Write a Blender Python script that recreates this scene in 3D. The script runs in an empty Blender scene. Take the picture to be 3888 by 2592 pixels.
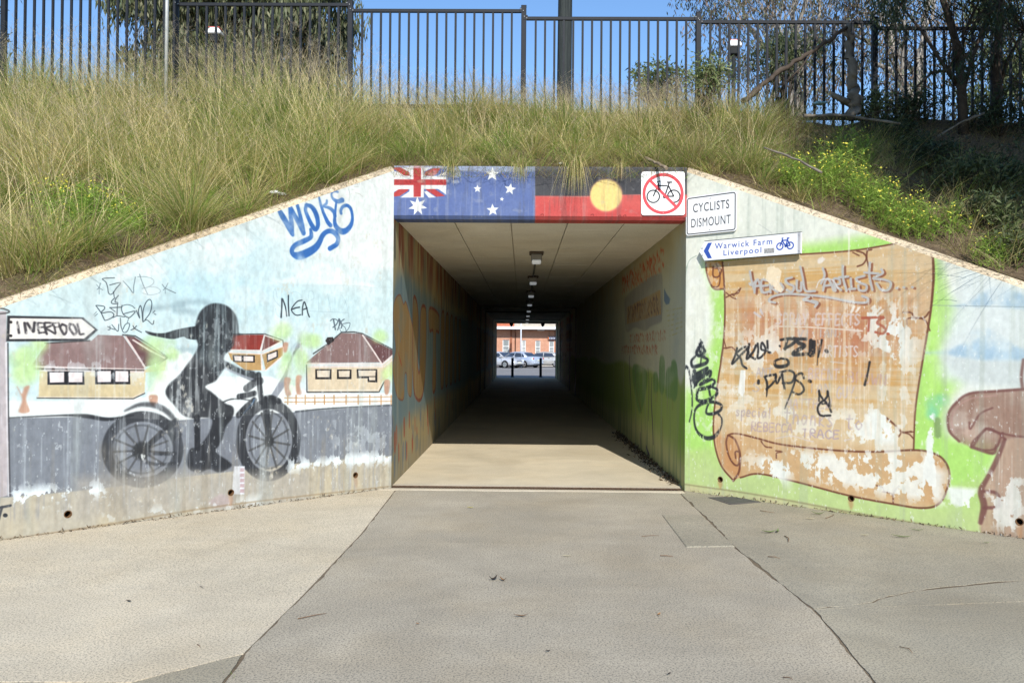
import bpy, bmesh, math, random
import numpy as np
from mathutils import Vector, Matrix

random.seed(7)
RNG = np.random.default_rng(11)
SC = bpy.context.scene
COL = SC.collection
R = math.radians

# ---------------------------------------------------------------- camera
FPX, EYE = 3150.0, 1.6                      # focal length in photo pixels, eye height
_r = R(.45)
_y = np.array([41 / FPX, -31 / FPX, -1.0]); _y /= np.linalg.norm(_y)
_z = np.array([math.sin(_r), math.cos(_r), 0.0]); _z -= _y * (_z @ _y); _z /= np.linalg.norm(_z)
_x = np.cross(_y, _z)
CAMROT = np.array([_x, _y, _z])
EYEP = np.array([0.0, 0.0, EYE])
cam_d = bpy.data.cameras.new('camera')
cam_d.sensor_fit = 'HORIZONTAL'
cam_d.sensor_width = 36.0
cam_d.lens = FPX / 3888 * 36.0
cam_d.clip_start = .05
cam_d.clip_end = 2000
cam = bpy.data.objects.new('camera', cam_d)
COL.objects.link(cam)
_m = Matrix([list(CAMROT[0]), list(CAMROT[1]), list(CAMROT[2])]).to_4x4()
cam.matrix_world = Matrix.Translation((0, 0, EYE)) @ _m
SC.camera = cam

# ---------------------------------------------------------------- sky, sun, exposure
SUN_TO = Vector((.60, -4.36, 3.10)).normalized()          # direction towards the sun
SUN_EL = math.asin(SUN_TO.z)
SUN_AZ = math.atan2(SUN_TO.x, SUN_TO.y)
world = bpy.data.worlds.new('World')
SC.world = world
world.use_nodes = True
nt = world.node_tree
nt.nodes.clear()
wo = nt.nodes.new('ShaderNodeOutputWorld')
bg = nt.nodes.new('ShaderNodeBackground')
sky = nt.nodes.new('ShaderNodeTexSky')
sky.sky_type = 'NISHITA'
sky.sun_disc = False
sky.sun_elevation = SUN_EL
sky.sun_rotation = SUN_AZ
sky.altitude = 300
sky.air_density = 1.0
sky.dust_density = .1
sky.ozone_density = 3.5
bg.inputs['Strength'].default_value = .15
hs = nt.nodes.new('ShaderNodeHueSaturation')
hs.inputs['Saturation'].default_value = 1.08
nt.links.new(sky.outputs[0], hs.inputs['Color'])
nt.links.new(hs.outputs[0], bg.inputs['Color'])
nt.links.new(bg.outputs[0], wo.inputs['Surface'])
sun_d = bpy.data.lights.new('sun', 'SUN')
sun_d.energy = 4.5
sun_d.angle = R(.53)
sun_d.color = (1.0, .965, .915)
sun = bpy.data.objects.new('sun', sun_d)
COL.objects.link(sun)
sun.rotation_euler = SUN_TO.to_track_quat('Z', 'Y').to_euler()
SC.view_settings.view_transform = 'Standard'
SC.view_settings.look = 'None'
SC.view_settings.exposure = .47
SC.view_settings.gamma = 1
SC.view_settings.use_curve_mapping = False
SC.cycles.use_denoising = True
SC.cycles.denoising_input_passes = 'RGB_ALBEDO_NORMAL'
SC.cycles.denoising_prefilter = 'NONE'
SC.cycles.sample_clamp_indirect = 4
SC.cycles.max_bounces = 8
SC.cycles.diffuse_bounces = 3
SC.cycles.transparent_max_bounces = 12

# ---------------------------------------------------------------- photo measurements -> world points
def ray(p):
    p = np.atleast_2d(np.array(p, float))
    d = np.stack([(p[:, 0] - 1944) / FPX, -(p[:, 1] - 1296) / FPX, -np.ones(len(p))], 1)
    return d @ CAMROT.T
def on_ground(p, h=0.0):
    d = ray(p); t = (h - EYE) / d[:, 2]
    return EYEP + d * t[:, None]
def on_y(p, Y):
    d = ray(p); t = Y / d[:, 1]
    return EYEP + d * t[:, None]
def on_plane(p, o, n):
    o = np.array(o, float); n = np.array(n, float)
    d = ray(p); t = ((o - EYEP) @ n) / (d @ n)
    return EYEP + d * t[:, None]
def crop(p, ox, oy, s):
    p = np.atleast_2d(np.array(p, float))
    return np.stack([ox + p[:, 0] * s, oy + p[:, 1] * s], 1)
D2F = 3888 / 2352

# ---------------------------------------------------------------- objects
def tag(o, label=None, cat=None, group=None, kind=None):
    if label: o['label'] = label
    if cat: o['category'] = cat
    if group: o['group'] = group
    if kind: o['kind'] = kind
    return o
def empty(name, loc=(0, 0, 0), rz=0.0, parent=None):
    o = bpy.data.objects.new(name, None)
    o.empty_display_size = .2
    o.location = loc
    o.rotation_euler = (0, 0, rz)
    COL.objects.link(o)
    if parent: o.parent = parent
    return o
def link(name, me, mat=None, parent=None):
    o = bpy.data.objects.new(name, me)
    COL.objects.link(o)
    if mat is not None:
        for m in (mat if isinstance(mat, (list, tuple)) else [mat]):
            m = getattr(m, "m", m)
            if m.name not in me.materials: me.materials.append(m)
    if parent: o.parent = parent
    return o
def mesh_np(name, V, F, smooth=False, tint=None, matidx=None):
    """V (n,3); F list of equal-length faces as (m,k) array, or list of such arrays"""
    me = bpy.data.meshes.new(name)
    V = np.asarray(V, np.float32)
    FS = F if isinstance(F, list) else [F]
    FS = [np.asarray(f, np.int32) for f in FS if len(f)]
    me.vertices.add(len(V)); me.vertices.foreach_set('co', V.ravel())
    nl = sum(f.size for f in FS); nf = sum(len(f) for f in FS)
    me.loops.add(nl); me.polygons.add(nf)
    me.loops.foreach_set('vertex_index', np.concatenate([f.ravel() for f in FS]))
    st = []; c = 0
    for f in FS:
        st.append(c + np.arange(len(f)) * f.shape[1]); c += f.size
    me.polygons.foreach_set('loop_start', np.concatenate(st).astype(np.int32))
    if smooth: me.polygons.foreach_set('use_smooth', np.ones(nf, bool))
    if matidx is not None: me.polygons.foreach_set('material_index', np.asarray(matidx, np.int32))
    me.update(calc_edges=True)
    if tint is not None:
        a = me.color_attributes.new('tint', 'FLOAT_COLOR', 'POINT')
        c4 = np.ones((len(V), 4), np.float32); c4[:, :3] = tint
        a.data.foreach_set('color', c4.ravel())
    return me
class MB:
    """collects shapes into one mesh"""
    def __init__(s): s.b = bmesh.new()
    def box(s, x0, x1, y0, y1, z0, z1, bev=0.0, M=None):
        r = bmesh.ops.create_cube(s.b, size=1)
        vs = r['verts']
        for v in vs:
            v.co = Vector(((x0 + x1) / 2 + v.co.x * (x1 - x0), (y0 + y1) / 2 + v.co.y * (y1 - y0), (z0 + z1) / 2 + v.co.z * (z1 - z0)))
        if bev:
            es = list({e for v in vs for e in v.link_edges})
            rb = bmesh.ops.bevel(s.b, geom=es, offset=bev, segments=1, affect='EDGES')
            vs = list({v for f in rb['faces'] for v in f.verts} | {v for v in vs if v.is_valid})
        if M is not None:
            for v in vs: v.co = M @ v.co
        return s
    def prism(s, pts, a0, a1, axis='y'):
        """polygon pts in the two other axes, extruded from a0 to a1 along axis"""
        def mk(p, a):
            return {'x': (a, p[0], p[1]), 'y': (p[0], a, p[1]), 'z': (p[0], p[1], a)}[axis]
        A = [s.b.verts.new(mk(p, a0)) for p in pts]; B = [s.b.verts.new(mk(p, a1)) for p in pts]
        n = len(pts)
        s.b.faces.new(A); s.b.faces.new(B[::-1])
        for i in range(n): s.b.faces.new((A[i], B[i], B[(i + 1) % n], A[(i + 1) % n]))
        return s
    def tube(s, path, rad, sides=8, cap=True):
        path = [Vector(p) for p in path]
        rad = list(rad) if hasattr(rad, '__len__') else [rad] * len(path)
        rings = []; up = None
        for i, p in enumerate(path):
            d = (path[min(i + 1, len(path) - 1)] - path[max(i - 1, 0)]).normalized()
            if up is None:
                up = Vector((0, 0, 1)) if abs(d.z) < .9 else Vector((1, 0, 0))
            a = d.cross(up).normalized(); b2 = a.cross(d).normalized(); up = b2
            rings.append([s.b.verts.new(p + (a * math.cos(2 * math.pi * k / sides) + b2 * math.sin(2 * math.pi * k / sides)) * rad[i]) for k in range(sides)])
        for i in range(len(rings) - 1):
            for k in range(sides):
                f = s.b.faces.new((rings[i][k], rings[i][(k + 1) % sides], rings[i + 1][(k + 1) % sides], rings[i + 1][k])); f.smooth = True
        if cap:
            s.b.faces.new(rings[0][::-1]); s.b.faces.new(rings[-1])
        return s
    def disc(s, c, r, axis='y', depth=.01, sides=20, r2=None):
        c = Vector(c); ax = {'x': Vector((1, 0, 0)), 'y': Vector((0, 1, 0)), 'z': Vector((0, 0, 1))}[axis]
        return s.tube([c - ax * depth / 2, c + ax * depth / 2], [r, r if r2 is None else r2], sides)
    def mesh(s, name):
        bmesh.ops.recalc_face_normals(s.b, faces=s.b.faces)
        me = bpy.data.meshes.new(name); s.b.to_mesh(me); s.b.free()
        return me
    def build(s, name, mat=None, parent=None):
        return link(name, s.mesh(name), mat, parent)
def copy_tree(o, parent=None):
    c = o.copy(); COL.objects.link(c)
    if parent is not None: c.parent = parent
    for ch in list(o.children): copy_tree(ch, c)
    return c
def ribbon(pts, w, closed=False):
    """flat strip of width w along 2-D pts -> quads' 2-D verts"""
    P = np.array(pts, float); n = len(P)
    T = np.roll(P, -1, 0) - np.roll(P, 1, 0)
    if not closed:
        T[0] = P[1] - P[0]; T[-1] = P[-1] - P[-2]
    T /= np.maximum(np.linalg.norm(T, axis=1, keepdims=True), 1e-9)
    N = np.stack([-T[:, 1], T[:, 0]], 1) * w / 2
    V = np.concatenate([P + N, P - N]); k = np.arange(n if closed else n - 1); j = (k + 1) % n
    return V, np.stack([k, n + k, n + j, j], 1)
class Flat:
    """flat print in a sign's own x-z plane, one mesh, at y = y0 (front faces -y)"""
    def __init__(s): s.V = []; s.F4 = []; s.F = []; s.n = 0
    def line(s, pts, w, closed=False):
        V, F = ribbon(pts, w, closed); s.V.append(V); s.F4.append(F + s.n); s.n += len(V); return s
    def ring(s, cx, cz, r, w, n=40):
        t = np.arange(n) * 2 * np.pi / n
        return s.line(np.stack([cx + r * np.cos(t), cz + r * np.sin(t)], 1), w, True)
    def build(s, name, mat, parent, y0):
        V = np.concatenate(s.V); V3 = np.stack([V[:, 0], np.full(len(V), y0), V[:, 1]], 1)
        return link(name, mesh_np(name, V3, np.concatenate(s.F4)), mat, parent)
def text_mesh(name, body, x0, x1, z0, z1, mat, parent, y0, bold=0.0, spacing=1.0):
    cu = bpy.data.curves.new(name, 'FONT'); cu.body = body; cu.fill_mode = 'FRONT'; cu.offset = bold
    cu.space_character = spacing
    o = bpy.data.objects.new(name, cu); COL.objects.link(o)
    dg = bpy.context.evaluated_depsgraph_get()
    me = bpy.data.meshes.new_from_object(o.evaluated_get(dg))
    bpy.data.objects.remove(o); bpy.data.curves.remove(cu)
    V = np.empty(len(me.vertices) * 3, np.float32); me.vertices.foreach_get('co', V); V = V.reshape(-1, 3)
    a = V.min(0); b = V.max(0)
    W = np.stack([x0 + (V[:, 0] - a[0]) / (b[0] - a[0]) * (x1 - x0), np.full(len(V), y0), z0 + (V[:, 1] - a[1]) / (b[1] - a[1]) * (z1 - z0)], 1)
    me.vertices.foreach_set('co', W.astype(np.float32).ravel()); me.update()
    me.materials.clear()
    return link(name, me, mat, parent)

# ---------------------------------------------------------------- materials
def srgb(r, g, b, k=1.0):
    def f(c):
        c /= 255.0
        return c / 12.92 if c <= .04045 else ((c + .055) / 1.055) ** 2.4
    return (f(r) * k, f(g) * k, f(b) * k, 1.0)
class Mat:
    def __init__(s, name, rough=.8, spec=.3, metal=0.0):
        s.m = bpy.data.materials.new(name); s.m.use_nodes = True
        s.t = s.m.node_tree; s.N = s.t.nodes; s.L = s.t.links
        s.p = s.N['Principled BSDF']
        s.p.inputs['Roughness'].default_value = rough
        s.p.inputs['Specular IOR Level'].default_value = spec
        s.p.inputs['Metallic'].default_value = metal
        s.co = None
    def n(s, t, **kw):
        x = s.N.new(t)
        for k, v in kw.items():
            if k in x.inputs: x.inputs[k].default_value = v
            else: setattr(x, k, v)
        return x
    def obj(s):
        if s.co is None: s.co = s.n('ShaderNodeTexCoord').outputs['Object']
        return s.co
    def world(s):
        return s.n('ShaderNodeNewGeometry').outputs['Position']
    def mapped(s, src, scale):
        m = s.n('ShaderNodeMapping'); m.inputs['Scale'].default_value = scale
        s.L.new(src, m.inputs['Vector']); return m.outputs[0]
    def noise(s, src, scale, detail=4, rough=.55, dist=0.0):
        x = s.n('ShaderNodeTexNoise'); x.inputs['Scale'].default_value = scale; x.inputs['Detail'].default_value = detail
        x.inputs['Roughness'].default_value = rough; x.inputs['Distortion'].default_value = dist
        s.L.new(src, x.inputs['Vector']); return x.outputs['Fac']
    def ramp(s, fac, stops):
        r = s.n('ShaderNodeValToRGB'); e = r.color_ramp.elements
        while len(e) > 1: e.remove(e[0])
        e[0].position = stops[0][0]; e[0].color = stops[0][1]
        for q, c in stops[1:]:
            k = e.new(q); k.color = c
        s.L.new(fac, r.inputs[0]); return r.outputs[0]
    def mix(s, fac, a, b, mode='MIX'):
        x = s.n('ShaderNodeMix'); x.data_type = 'RGBA'; x.blend_type = mode
        for sock, v in ((x.inputs[0], fac), (x.inputs[6], a), (x.inputs[7], b)):
            if hasattr(v, 'links'): s.L.new(v, sock)
            else: sock.default_value = v
        return x.outputs[2]
    def col(s, v):
        if hasattr(v, 'links'): s.L.new(v, s.p.inputs['Base Color'])
        else: s.p.inputs['Base Color'].default_value = v
        return s
    def bump(s, h, strength=.3, dist=.01):
        b = s.n('ShaderNodeBump'); b.inputs['Strength'].default_value = strength; b.inputs['Distance'].default_value = dist
        s.L.new(h, b.inputs['Height']); s.L.new(b.outputs[0], s.p.inputs['Normal']); return s
def g(v): return (v, v, v, 1)
def plain(name, c, rough=.6, spec=.3, metal=0.0, var=.12, scale=6.0, bump=0.0):
    m = Mat(name, rough, spec, metal)
    f = m.noise(m.world(), scale, 5, .6)
    lo = tuple(x * (1 - var) for x in c[:3]) + (1,); hi = tuple(min(x * (1 + var), 1) for x in c[:3]) + (1,)
    m.col(m.ramp(f, [(.3, lo), (.7, hi)]))
    if bump: m.bump(f, bump)
    return m.m
def tinted(name, rough=.7, spec=.2, trans=.3):
    m = Mat(name, rough, spec)
    a = m.n('ShaderNodeAttribute'); a.attribute_name = 'tint'
    m.col(a.outputs['Color'])
    if trans:
        t = m.n('ShaderNodeBsdfTranslucent'); m.L.new(a.outputs['Color'], t.inputs['Color'])
        x = m.n('ShaderNodeMixShader'); x.inputs[0].default_value = trans
        m.L.new(m.p.outputs[0], x.inputs[1]); m.L.new(t.outputs[0], x.inputs[2])
        m.L.new(x.outputs[0], m.N['Material Output'].inputs['Surface'])
    return m.m
# ---------------------------------------------------------------- painted walls: the murals are flat print, drawn stroke by stroke in wall metres
def s2l(c):
    return np.where(c <= .04045, c / 12.92, ((c + .055) / 1.055) ** 2.4)
def l2s(c):
    return np.where(c <= .0031308, c * 12.92, 1.055 * np.maximum(c, 1e-9) ** (1 / 2.4) - .055)
def smooth_path(P, closed=False, k=6):
    P = np.asarray(P, float); n = len(P)
    if n < 3: return P
    if closed: Q = np.concatenate([P[-1:], P, P[:2]])
    else: Q = np.concatenate([2 * P[:1] - P[1:2], P, 2 * P[-1:] - P[-2:-1]])
    out = []; t = np.linspace(0, 1, k, endpoint=False)[:, None]
    for i in range(1, len(Q) - 2):
        a, b, c, d = Q[i - 1], Q[i], Q[i + 1], Q[i + 2]
        out.append(.5 * (2 * b + (c - a) * t + (2 * a - 5 * b + 4 * c - d) * t ** 2 + (3 * b - a - 3 * c + d) * t ** 3))
    if not closed: out.append(Q[-2:-1])
    return np.concatenate(out)
class Canvas:
    def __init__(s, w, h, ppm, base, fmap, seed=1, scale=None):
        s.ppm = ppm; s.W = int(w * ppm); s.H = int(h * ppm); s.w = w; s.h = h
        s.im = np.empty((s.H, s.W, 3), np.float32); s.im[:] = np.array(base) / 255.0
        s.fmap = fmap                       # photo px (n,2) -> wall (u,z) and metres per photo px
        s.rng = np.random.default_rng(seed)
        s.U, s.Z = np.meshgrid((np.arange(s.W) + .5) / ppm, (np.arange(s.H) + .5) / ppm)
        s.U = s.U.astype(np.float32); s.Z = s.Z.astype(np.float32)
    def noise(s, cu, cz, octs=4, gain=.55):
        """fractal value noise about 0..1, cell sizes in metres"""
        out = np.zeros((s.H, s.W), np.float32); a = 1.0; tot = 0
        for o in range(octs):
            pu = max(cu * s.ppm / 2 ** o, 1.01); pz = max(cz * s.ppm / 2 ** o, 1.01)
            gw = int(s.W / pu) + 3; gh = int(s.H / pz) + 3
            G = s.rng.random((gh, gw)).astype(np.float32)
            x = np.arange(s.W) / pu; y = np.arange(s.H) / pz
            xi = x.astype(int); yi = y.astype(int); fx = x - xi; fy = y - yi
            fx = (fx * fx * (3 - 2 * fx)).astype(np.float32); fy = (fy * fy * (3 - 2 * fy)).astype(np.float32)
            r0 = G[:, xi] * (1 - fx) + G[:, xi + 1] * fx
            out += a * (r0[yi] * (1 - fy)[:, None] + r0[yi + 1] * fy[:, None]); tot += a; a *= gain
        out /= tot
        return np.clip((out - .5) * 1.6 + .5, 0, 1)
    def _win(s, P, pad):
        a = np.floor((P.min(0) - pad) * s.ppm).astype(int); b = np.ceil((P.max(0) + pad) * s.ppm).astype(int)
        x0, y0 = np.maximum(a, 0); x1 = min(b[0], s.W); y1 = min(b[1], s.H)
        return (x0, x1, y0, y1) if x1 > x0 and y1 > y0 else None
    def _blend(s, w, A, col):
        x0, x1, y0, y1 = w
        c = np.array(col, np.float32) / 255.0
        s.im[y0:y1, x0:x1] += (c - s.im[y0:y1, x0:x1]) * A[..., None]
    def sd_poly(s, P, w):
        x0, x1, y0, y1 = w; X = s.U[y0:y1, x0:x1]; Y = s.Z[y0:y1, x0:x1]
        d = np.full(X.shape, 1e9, np.float32); ins = np.zeros(X.shape, bool)
        n = len(P)
        for i in range(n):
            ax, ay = P[i]; bx, by = P[(i + 1) % n]
            ex, ey = bx - ax, by - ay; L = ex * ex + ey * ey + 1e-12
            t = np.clip(((X - ax) * ex + (Y - ay) * ey) / L, 0, 1)
            d = np.minimum(d, (X - ax - t * ex) ** 2 + (Y - ay - t * ey) ** 2)
            if ay != by:
                c = ((ay > Y) != (by > Y)) & (X < ex * (Y - ay) / ey + ax); ins ^= c
        d = np.sqrt(d)
        return np.where(ins, -d, d)
    def wall_pts(s, pts, cr):
        if cr is None: return np.asarray(pts, float), 1.0
        uz, m = s.fmap(crop(pts, *cr)); return uz, m * cr[2]
    def poly(s, pts, col, cr=None, a=1.0, soft=.006, smooth=False, mask=None):
        P, _ = s.wall_pts(pts, cr)
        if smooth: P = smooth_path(P, True)
        w = s._win(P, soft + .01)
        if not w: return
        A = np.clip(.5 - s.sd_poly(P, w) / max(soft, 1.2 / s.ppm), 0, 1)
        A = A * A * (3 - 2 * A) * a
        if mask is not None: A = A * mask[w[2]:w[3], w[0]:w[1]]
        s._blend(w, A, col)
    def stroke(s, pts, wd, col, cr=None, a=1.0, soft=.006, smooth=True, closed=False, mask=None):
        """wd: width(s) in crop pixels (or metres when cr is None)"""
        P, m = s.wall_pts(pts, cr)
        n0 = len(P); wd = np.array(wd, float) if hasattr(wd, '__len__') else np.full(n0, float(wd))
        if len(wd) != n0: wd = np.interp(np.linspace(0, 1, n0), np.linspace(0, 1, len(wd)), wd)
        rr = wd * m * .5
        if smooth and n0 > 2:
            Q = smooth_path(np.column_stack([P, rr]), closed); P, rr = Q[:, :2], np.maximum(Q[:, 2], .0004)
        if closed: P = np.concatenate([P, P[:1]]); rr = np.append(rr, rr[0])
        w = s._win(P, rr.max() + soft + .01)
        if not w: return
        x0, x1, y0, y1 = w
        D = np.full((y1 - y0, x1 - x0), 1e9, np.float32)
        for i in range(len(P) - 1):
            pad = max(rr[i], rr[i + 1]) + soft + .004
            v = s._win(P[i:i + 2], pad)
            if not v: continue
            v = (max(v[0], x0), min(v[1], x1), max(v[2], y0), min(v[3], y1))
            if v[1] <= v[0] or v[3] <= v[2]: continue
            X = s.U[v[2]:v[3], v[0]:v[1]]; Y = s.Z[v[2]:v[3], v[0]:v[1]]
            ax, ay = P[i]; ex, ey = P[i + 1] - P[i]; L = ex * ex + ey * ey + 1e-12
            t = np.clip(((X - ax) * ex + (Y - ay) * ey) / L, 0, 1)
            d = np.sqrt((X - ax - t * ex) ** 2 + (Y - ay - t * ey) ** 2) - (rr[i] + (rr[i + 1] - rr[i]) * t)
            sl = (slice(v[2] - y0, v[3] - y0), slice(v[0] - x0, v[1] - x0))
            D[sl] = np.minimum(D[sl], d)
        A = np.clip(.5 - D / max(soft, 1.2 / s.ppm), 0, 1); A = A * A * (3 - 2 * A) * a
        if mask is not None: A = A * mask[y0:y1, x0:x1]
        s._blend(w, A, col)
    def blob(s, c, r, col, cr=None, a=1.0, rz=None, hard=.0, mask=None):
        """soft round spray, r in crop px"""
        P, m = s.wall_pts([c], cr); r1 = r * m; r2 = (rz if rz else r) * m
        w = s._win(P, max(r1, r2))
        if not w: return
        X = s.U[w[2]:w[3], w[0]:w[1]]; Y = s.Z[w[2]:w[3], w[0]:w[1]]
        q = np.sqrt(((X - P[0, 0]) / r1) ** 2 + ((Y - P[0, 1]) / r2) ** 2)
        A = np.clip((1 - q) / max(1 - hard, .01), 0, 1); A = A * A * (3 - 2 * A) * a
        if mask is not None: A = A * mask[w[2]:w[3], w[0]:w[1]]
        s._blend(w, A, col)
    def lay(s, A, col):
        s._blend((0, s.W, 0, s.H), np.asarray(A, np.float32), col)
    def region(s, pts, cr, soft=.1):
        P, _ = s.wall_pts(pts, cr)
        d = s.sd_poly(P, (0, s.W, 0, s.H))
        return np.clip(.5 - d / soft, 0, 1)
    def text(s, txt, p0, p1, h, wd, col, cr, a=1.0, soft=.006, mask=None, slant=0.0, off=(0, 0), jit=0.0):
        """hand lettering between baseline ends p0 and p1, letter height h (crop px)"""
        p0 = np.array(p0, float) + off; p1 = np.array(p1, float) + off; n = len(txt)
        for i, ch in enumerate(txt):
            gl = GLYPH.get(ch, [])
            for st in gl:
                q = np.array(st, float)
                x = (i + .08 + q[:, 0] * .78) / n; 
                P = p0 + (p1 - p0) * x[:, None]
                P[:, 1] -= q[:, 1] * h; P[:, 0] += q[:, 1] * h * slant
                if jit: P += s.rng.normal(0, jit, P.shape)
                s.stroke(P, wd, col, cr, a, soft, True, False, mask)
    def image(s, name, k):
        lin = np.clip(s2l(np.clip(s.im, 0, 1)) / k, .012, .86)
        px = np.ones((s.H, s.W, 4), np.float32); px[..., :3] = l2s(lin)
        im = bpy.data.images.new(name, s.W, s.H)
        im.pixels.foreach_set(px.ravel()); im.update(); im.pack()
        return im
GLYPH = {
 'A': [[(0, 0), (.5, 1), (1, 0)], [(.2, .4), (.85, .4)]], 'B': [[(.1, 0), (.1, 1), (.7, .95), (.75, .6), (.1, .52), (.85, .42), (.8, .05), (.1, 0)]],
 'C': [[(.95, .85), (.5, 1), (.1, .6), (.2, .1), (.6, 0), (.95, .15)]], 'D': [[(.1, 0), (.1, 1), (.7, .9), (.95, .5), (.7, .1), (.1, 0)]],
 'E': [[(.9, 1), (.15, 1), (.12, .5), (.1, 0), (.9, 0)], [(.1, .52), (.75, .55)]], 'F': [[(.95, 1), (.15, 1), (.12, .5), (.1, 0)], [(.1, .52), (.7, .55)]],
 'G': [[(.95, .85), (.5, 1), (.1, .6), (.2, .1), (.7, 0), (.95, .4), (.6, .42)]], 'H': [[(.1, 0), (.1, 1)], [(.9, 0), (.9, 1)], [(.1, .5), (.9, .5)]],
 'I': [[(.5, 0), (.5, 1)]], 'K': [[(.15, 0), (.15, 1)], [(.9, 1), (.2, .5), (.95, 0)]], 'L': [[(.15, 1), (.12, .5), (.15, .03), (.95, 0)]],
 'M': [[(.05, 0), (.15, 1), (.5, .35), (.85, 1), (.95, 0)]], 'N': [[(.1, 0), (.1, 1), (.9, 0), (.9, 1)]], 'O': [[(.5, 1), (.08, .5), (.5, 0), (.92, .5), (.5, 1)]],
 'P': [[(.15, 0), (.15, 1), (.8, .95), (.8, .55), (.15, .48)]], 'R': [[(.15, 0), (.15, 1), (.8, .95), (.8, .58), (.2, .5), (.95, 0)]],
 'S': [[(.9, .9), (.5, 1), (.12, .8), (.5, .52), (.88, .25), (.5, 0), (.05, .1)]], 'T': [[(0, .98), (1, 1)], [(.5, 1), (.5, 0)]],
 'U': [[(.1, 1), (.1, .3), (.5, 0), (.9, .3), (.9, 1)]], 'V': [[(.05, 1), (.5, 0), (.95, 1)]], 'W': [[(0, 1), (.25, 0), (.5, .6), (.75, 0), (1, 1)]],
 'Y': [[(.05, 1), (.5, .5), (.95, 1)], [(.5, .5), (.4, 0)]], '.': [[(.3, .02), (.34, .05)]], '·': [[(.4, .45), (.45, .48)]],
 's': [[(.8, .5), (.4, .6), (.2, .45), (.7, .2), (.3, 0), (.1, .08)]], 'p': [[(.15, .55), (.15, -.45)], [(.15, .5), (.6, .6), (.85, .3), (.5, 0), (.15, .1)]],
 'e': [[(.1, .3), (.85, .35), (.6, .6), (.2, .5), (.15, .1), (.8, .05)]], 'c': [[(.85, .5), (.4, .6), (.12, .3), (.4, 0), (.85, .1)]],
 'i': [[(.5, .55), (.5, 0)], [(.5, .8), (.52, .84)]], 'a': [[(.8, .5), (.4, .6), (.12, .25), (.4, 0), (.8, .3), (.8, .55), (.85, 0)]],
 'l': [[(.5, 1), (.5, 0)]], 't': [[(.5, 1), (.45, .1), (.8, 0)], [(.15, .7), (.85, .7)]], 'h': [[(.15, 1), (.15, 0)], [(.15, .35), (.5, .6), (.8, .4), (.82, 0)]],
 'n': [[(.15, .6), (.15, 0)], [(.15, .35), (.5, .6), (.8, .4), (.82, 0)]], 'k': [[(.15, 1), (.15, 0)], [(.8, .6), (.2, .25), (.85, 0)]],
 'o': [[(.5, .6), (.12, .3), (.5, 0), (.88, .3), (.5, .6)]], 'r': [[(.2, .6), (.2, 0)], [(.2, .35), (.5, .58), (.85, .5)]],
}
# wall frames -----------------------------------------------------------------
PL = np.array([-1.503, 9.55, 0.0]); XL = np.array([.7110, .7031, 0.0]); WLEN = 6.6
OL = PL - XL * WLEN
PR = np.array([1.873, 9.58, 0.0]); XR = np.array([.7335, -.6797, 0.0])
OR = PR.copy()
XW = PR[0] - PL[0]                                  # opening width
PY = 9.55                                           # portal plane
def wall_map(o, X):
    n = np.array([X[1], -X[0], 0.0])
    def f(px):
        P = on_plane(px, o, n); d = P - o
        return np.stack([d @ X, P[:, 2]], 1), float(np.mean(P[:, 1])) / FPX
    return f
def front_map(px):
    P = on_y(px, PY); return np.stack([P[:, 0] - PL[0], P[:, 2]], 1), PY / FPX
def side_map(x):
    def f(px):
        P = on_plane(px, (x, PY, 0), (1, 0, 0)); return np.stack([P[:, 1] - PY, P[:, 2]], 1), float(np.mean(P[:, 1])) / FPX
    return f
cA = (0, 860, .79072); cW = (1030, 690, .20408); cT = (340, 1020, .17857); cN = (1030, 1070, .15306); cV = (0, 1140, .17007)
cRi = (380, 1120, .47198)
cS = (2700, 950, .38265); cM = (2700, 1250, .34014); cB = (2590, 1260, .27435); cR = (2550, 860, .79078); cF = (3150, 1150, .60591)
cLL = (1470, 600, .26786); cIL = (1480, 830, .66986); cIR = (2200, 880, .63733)

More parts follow.
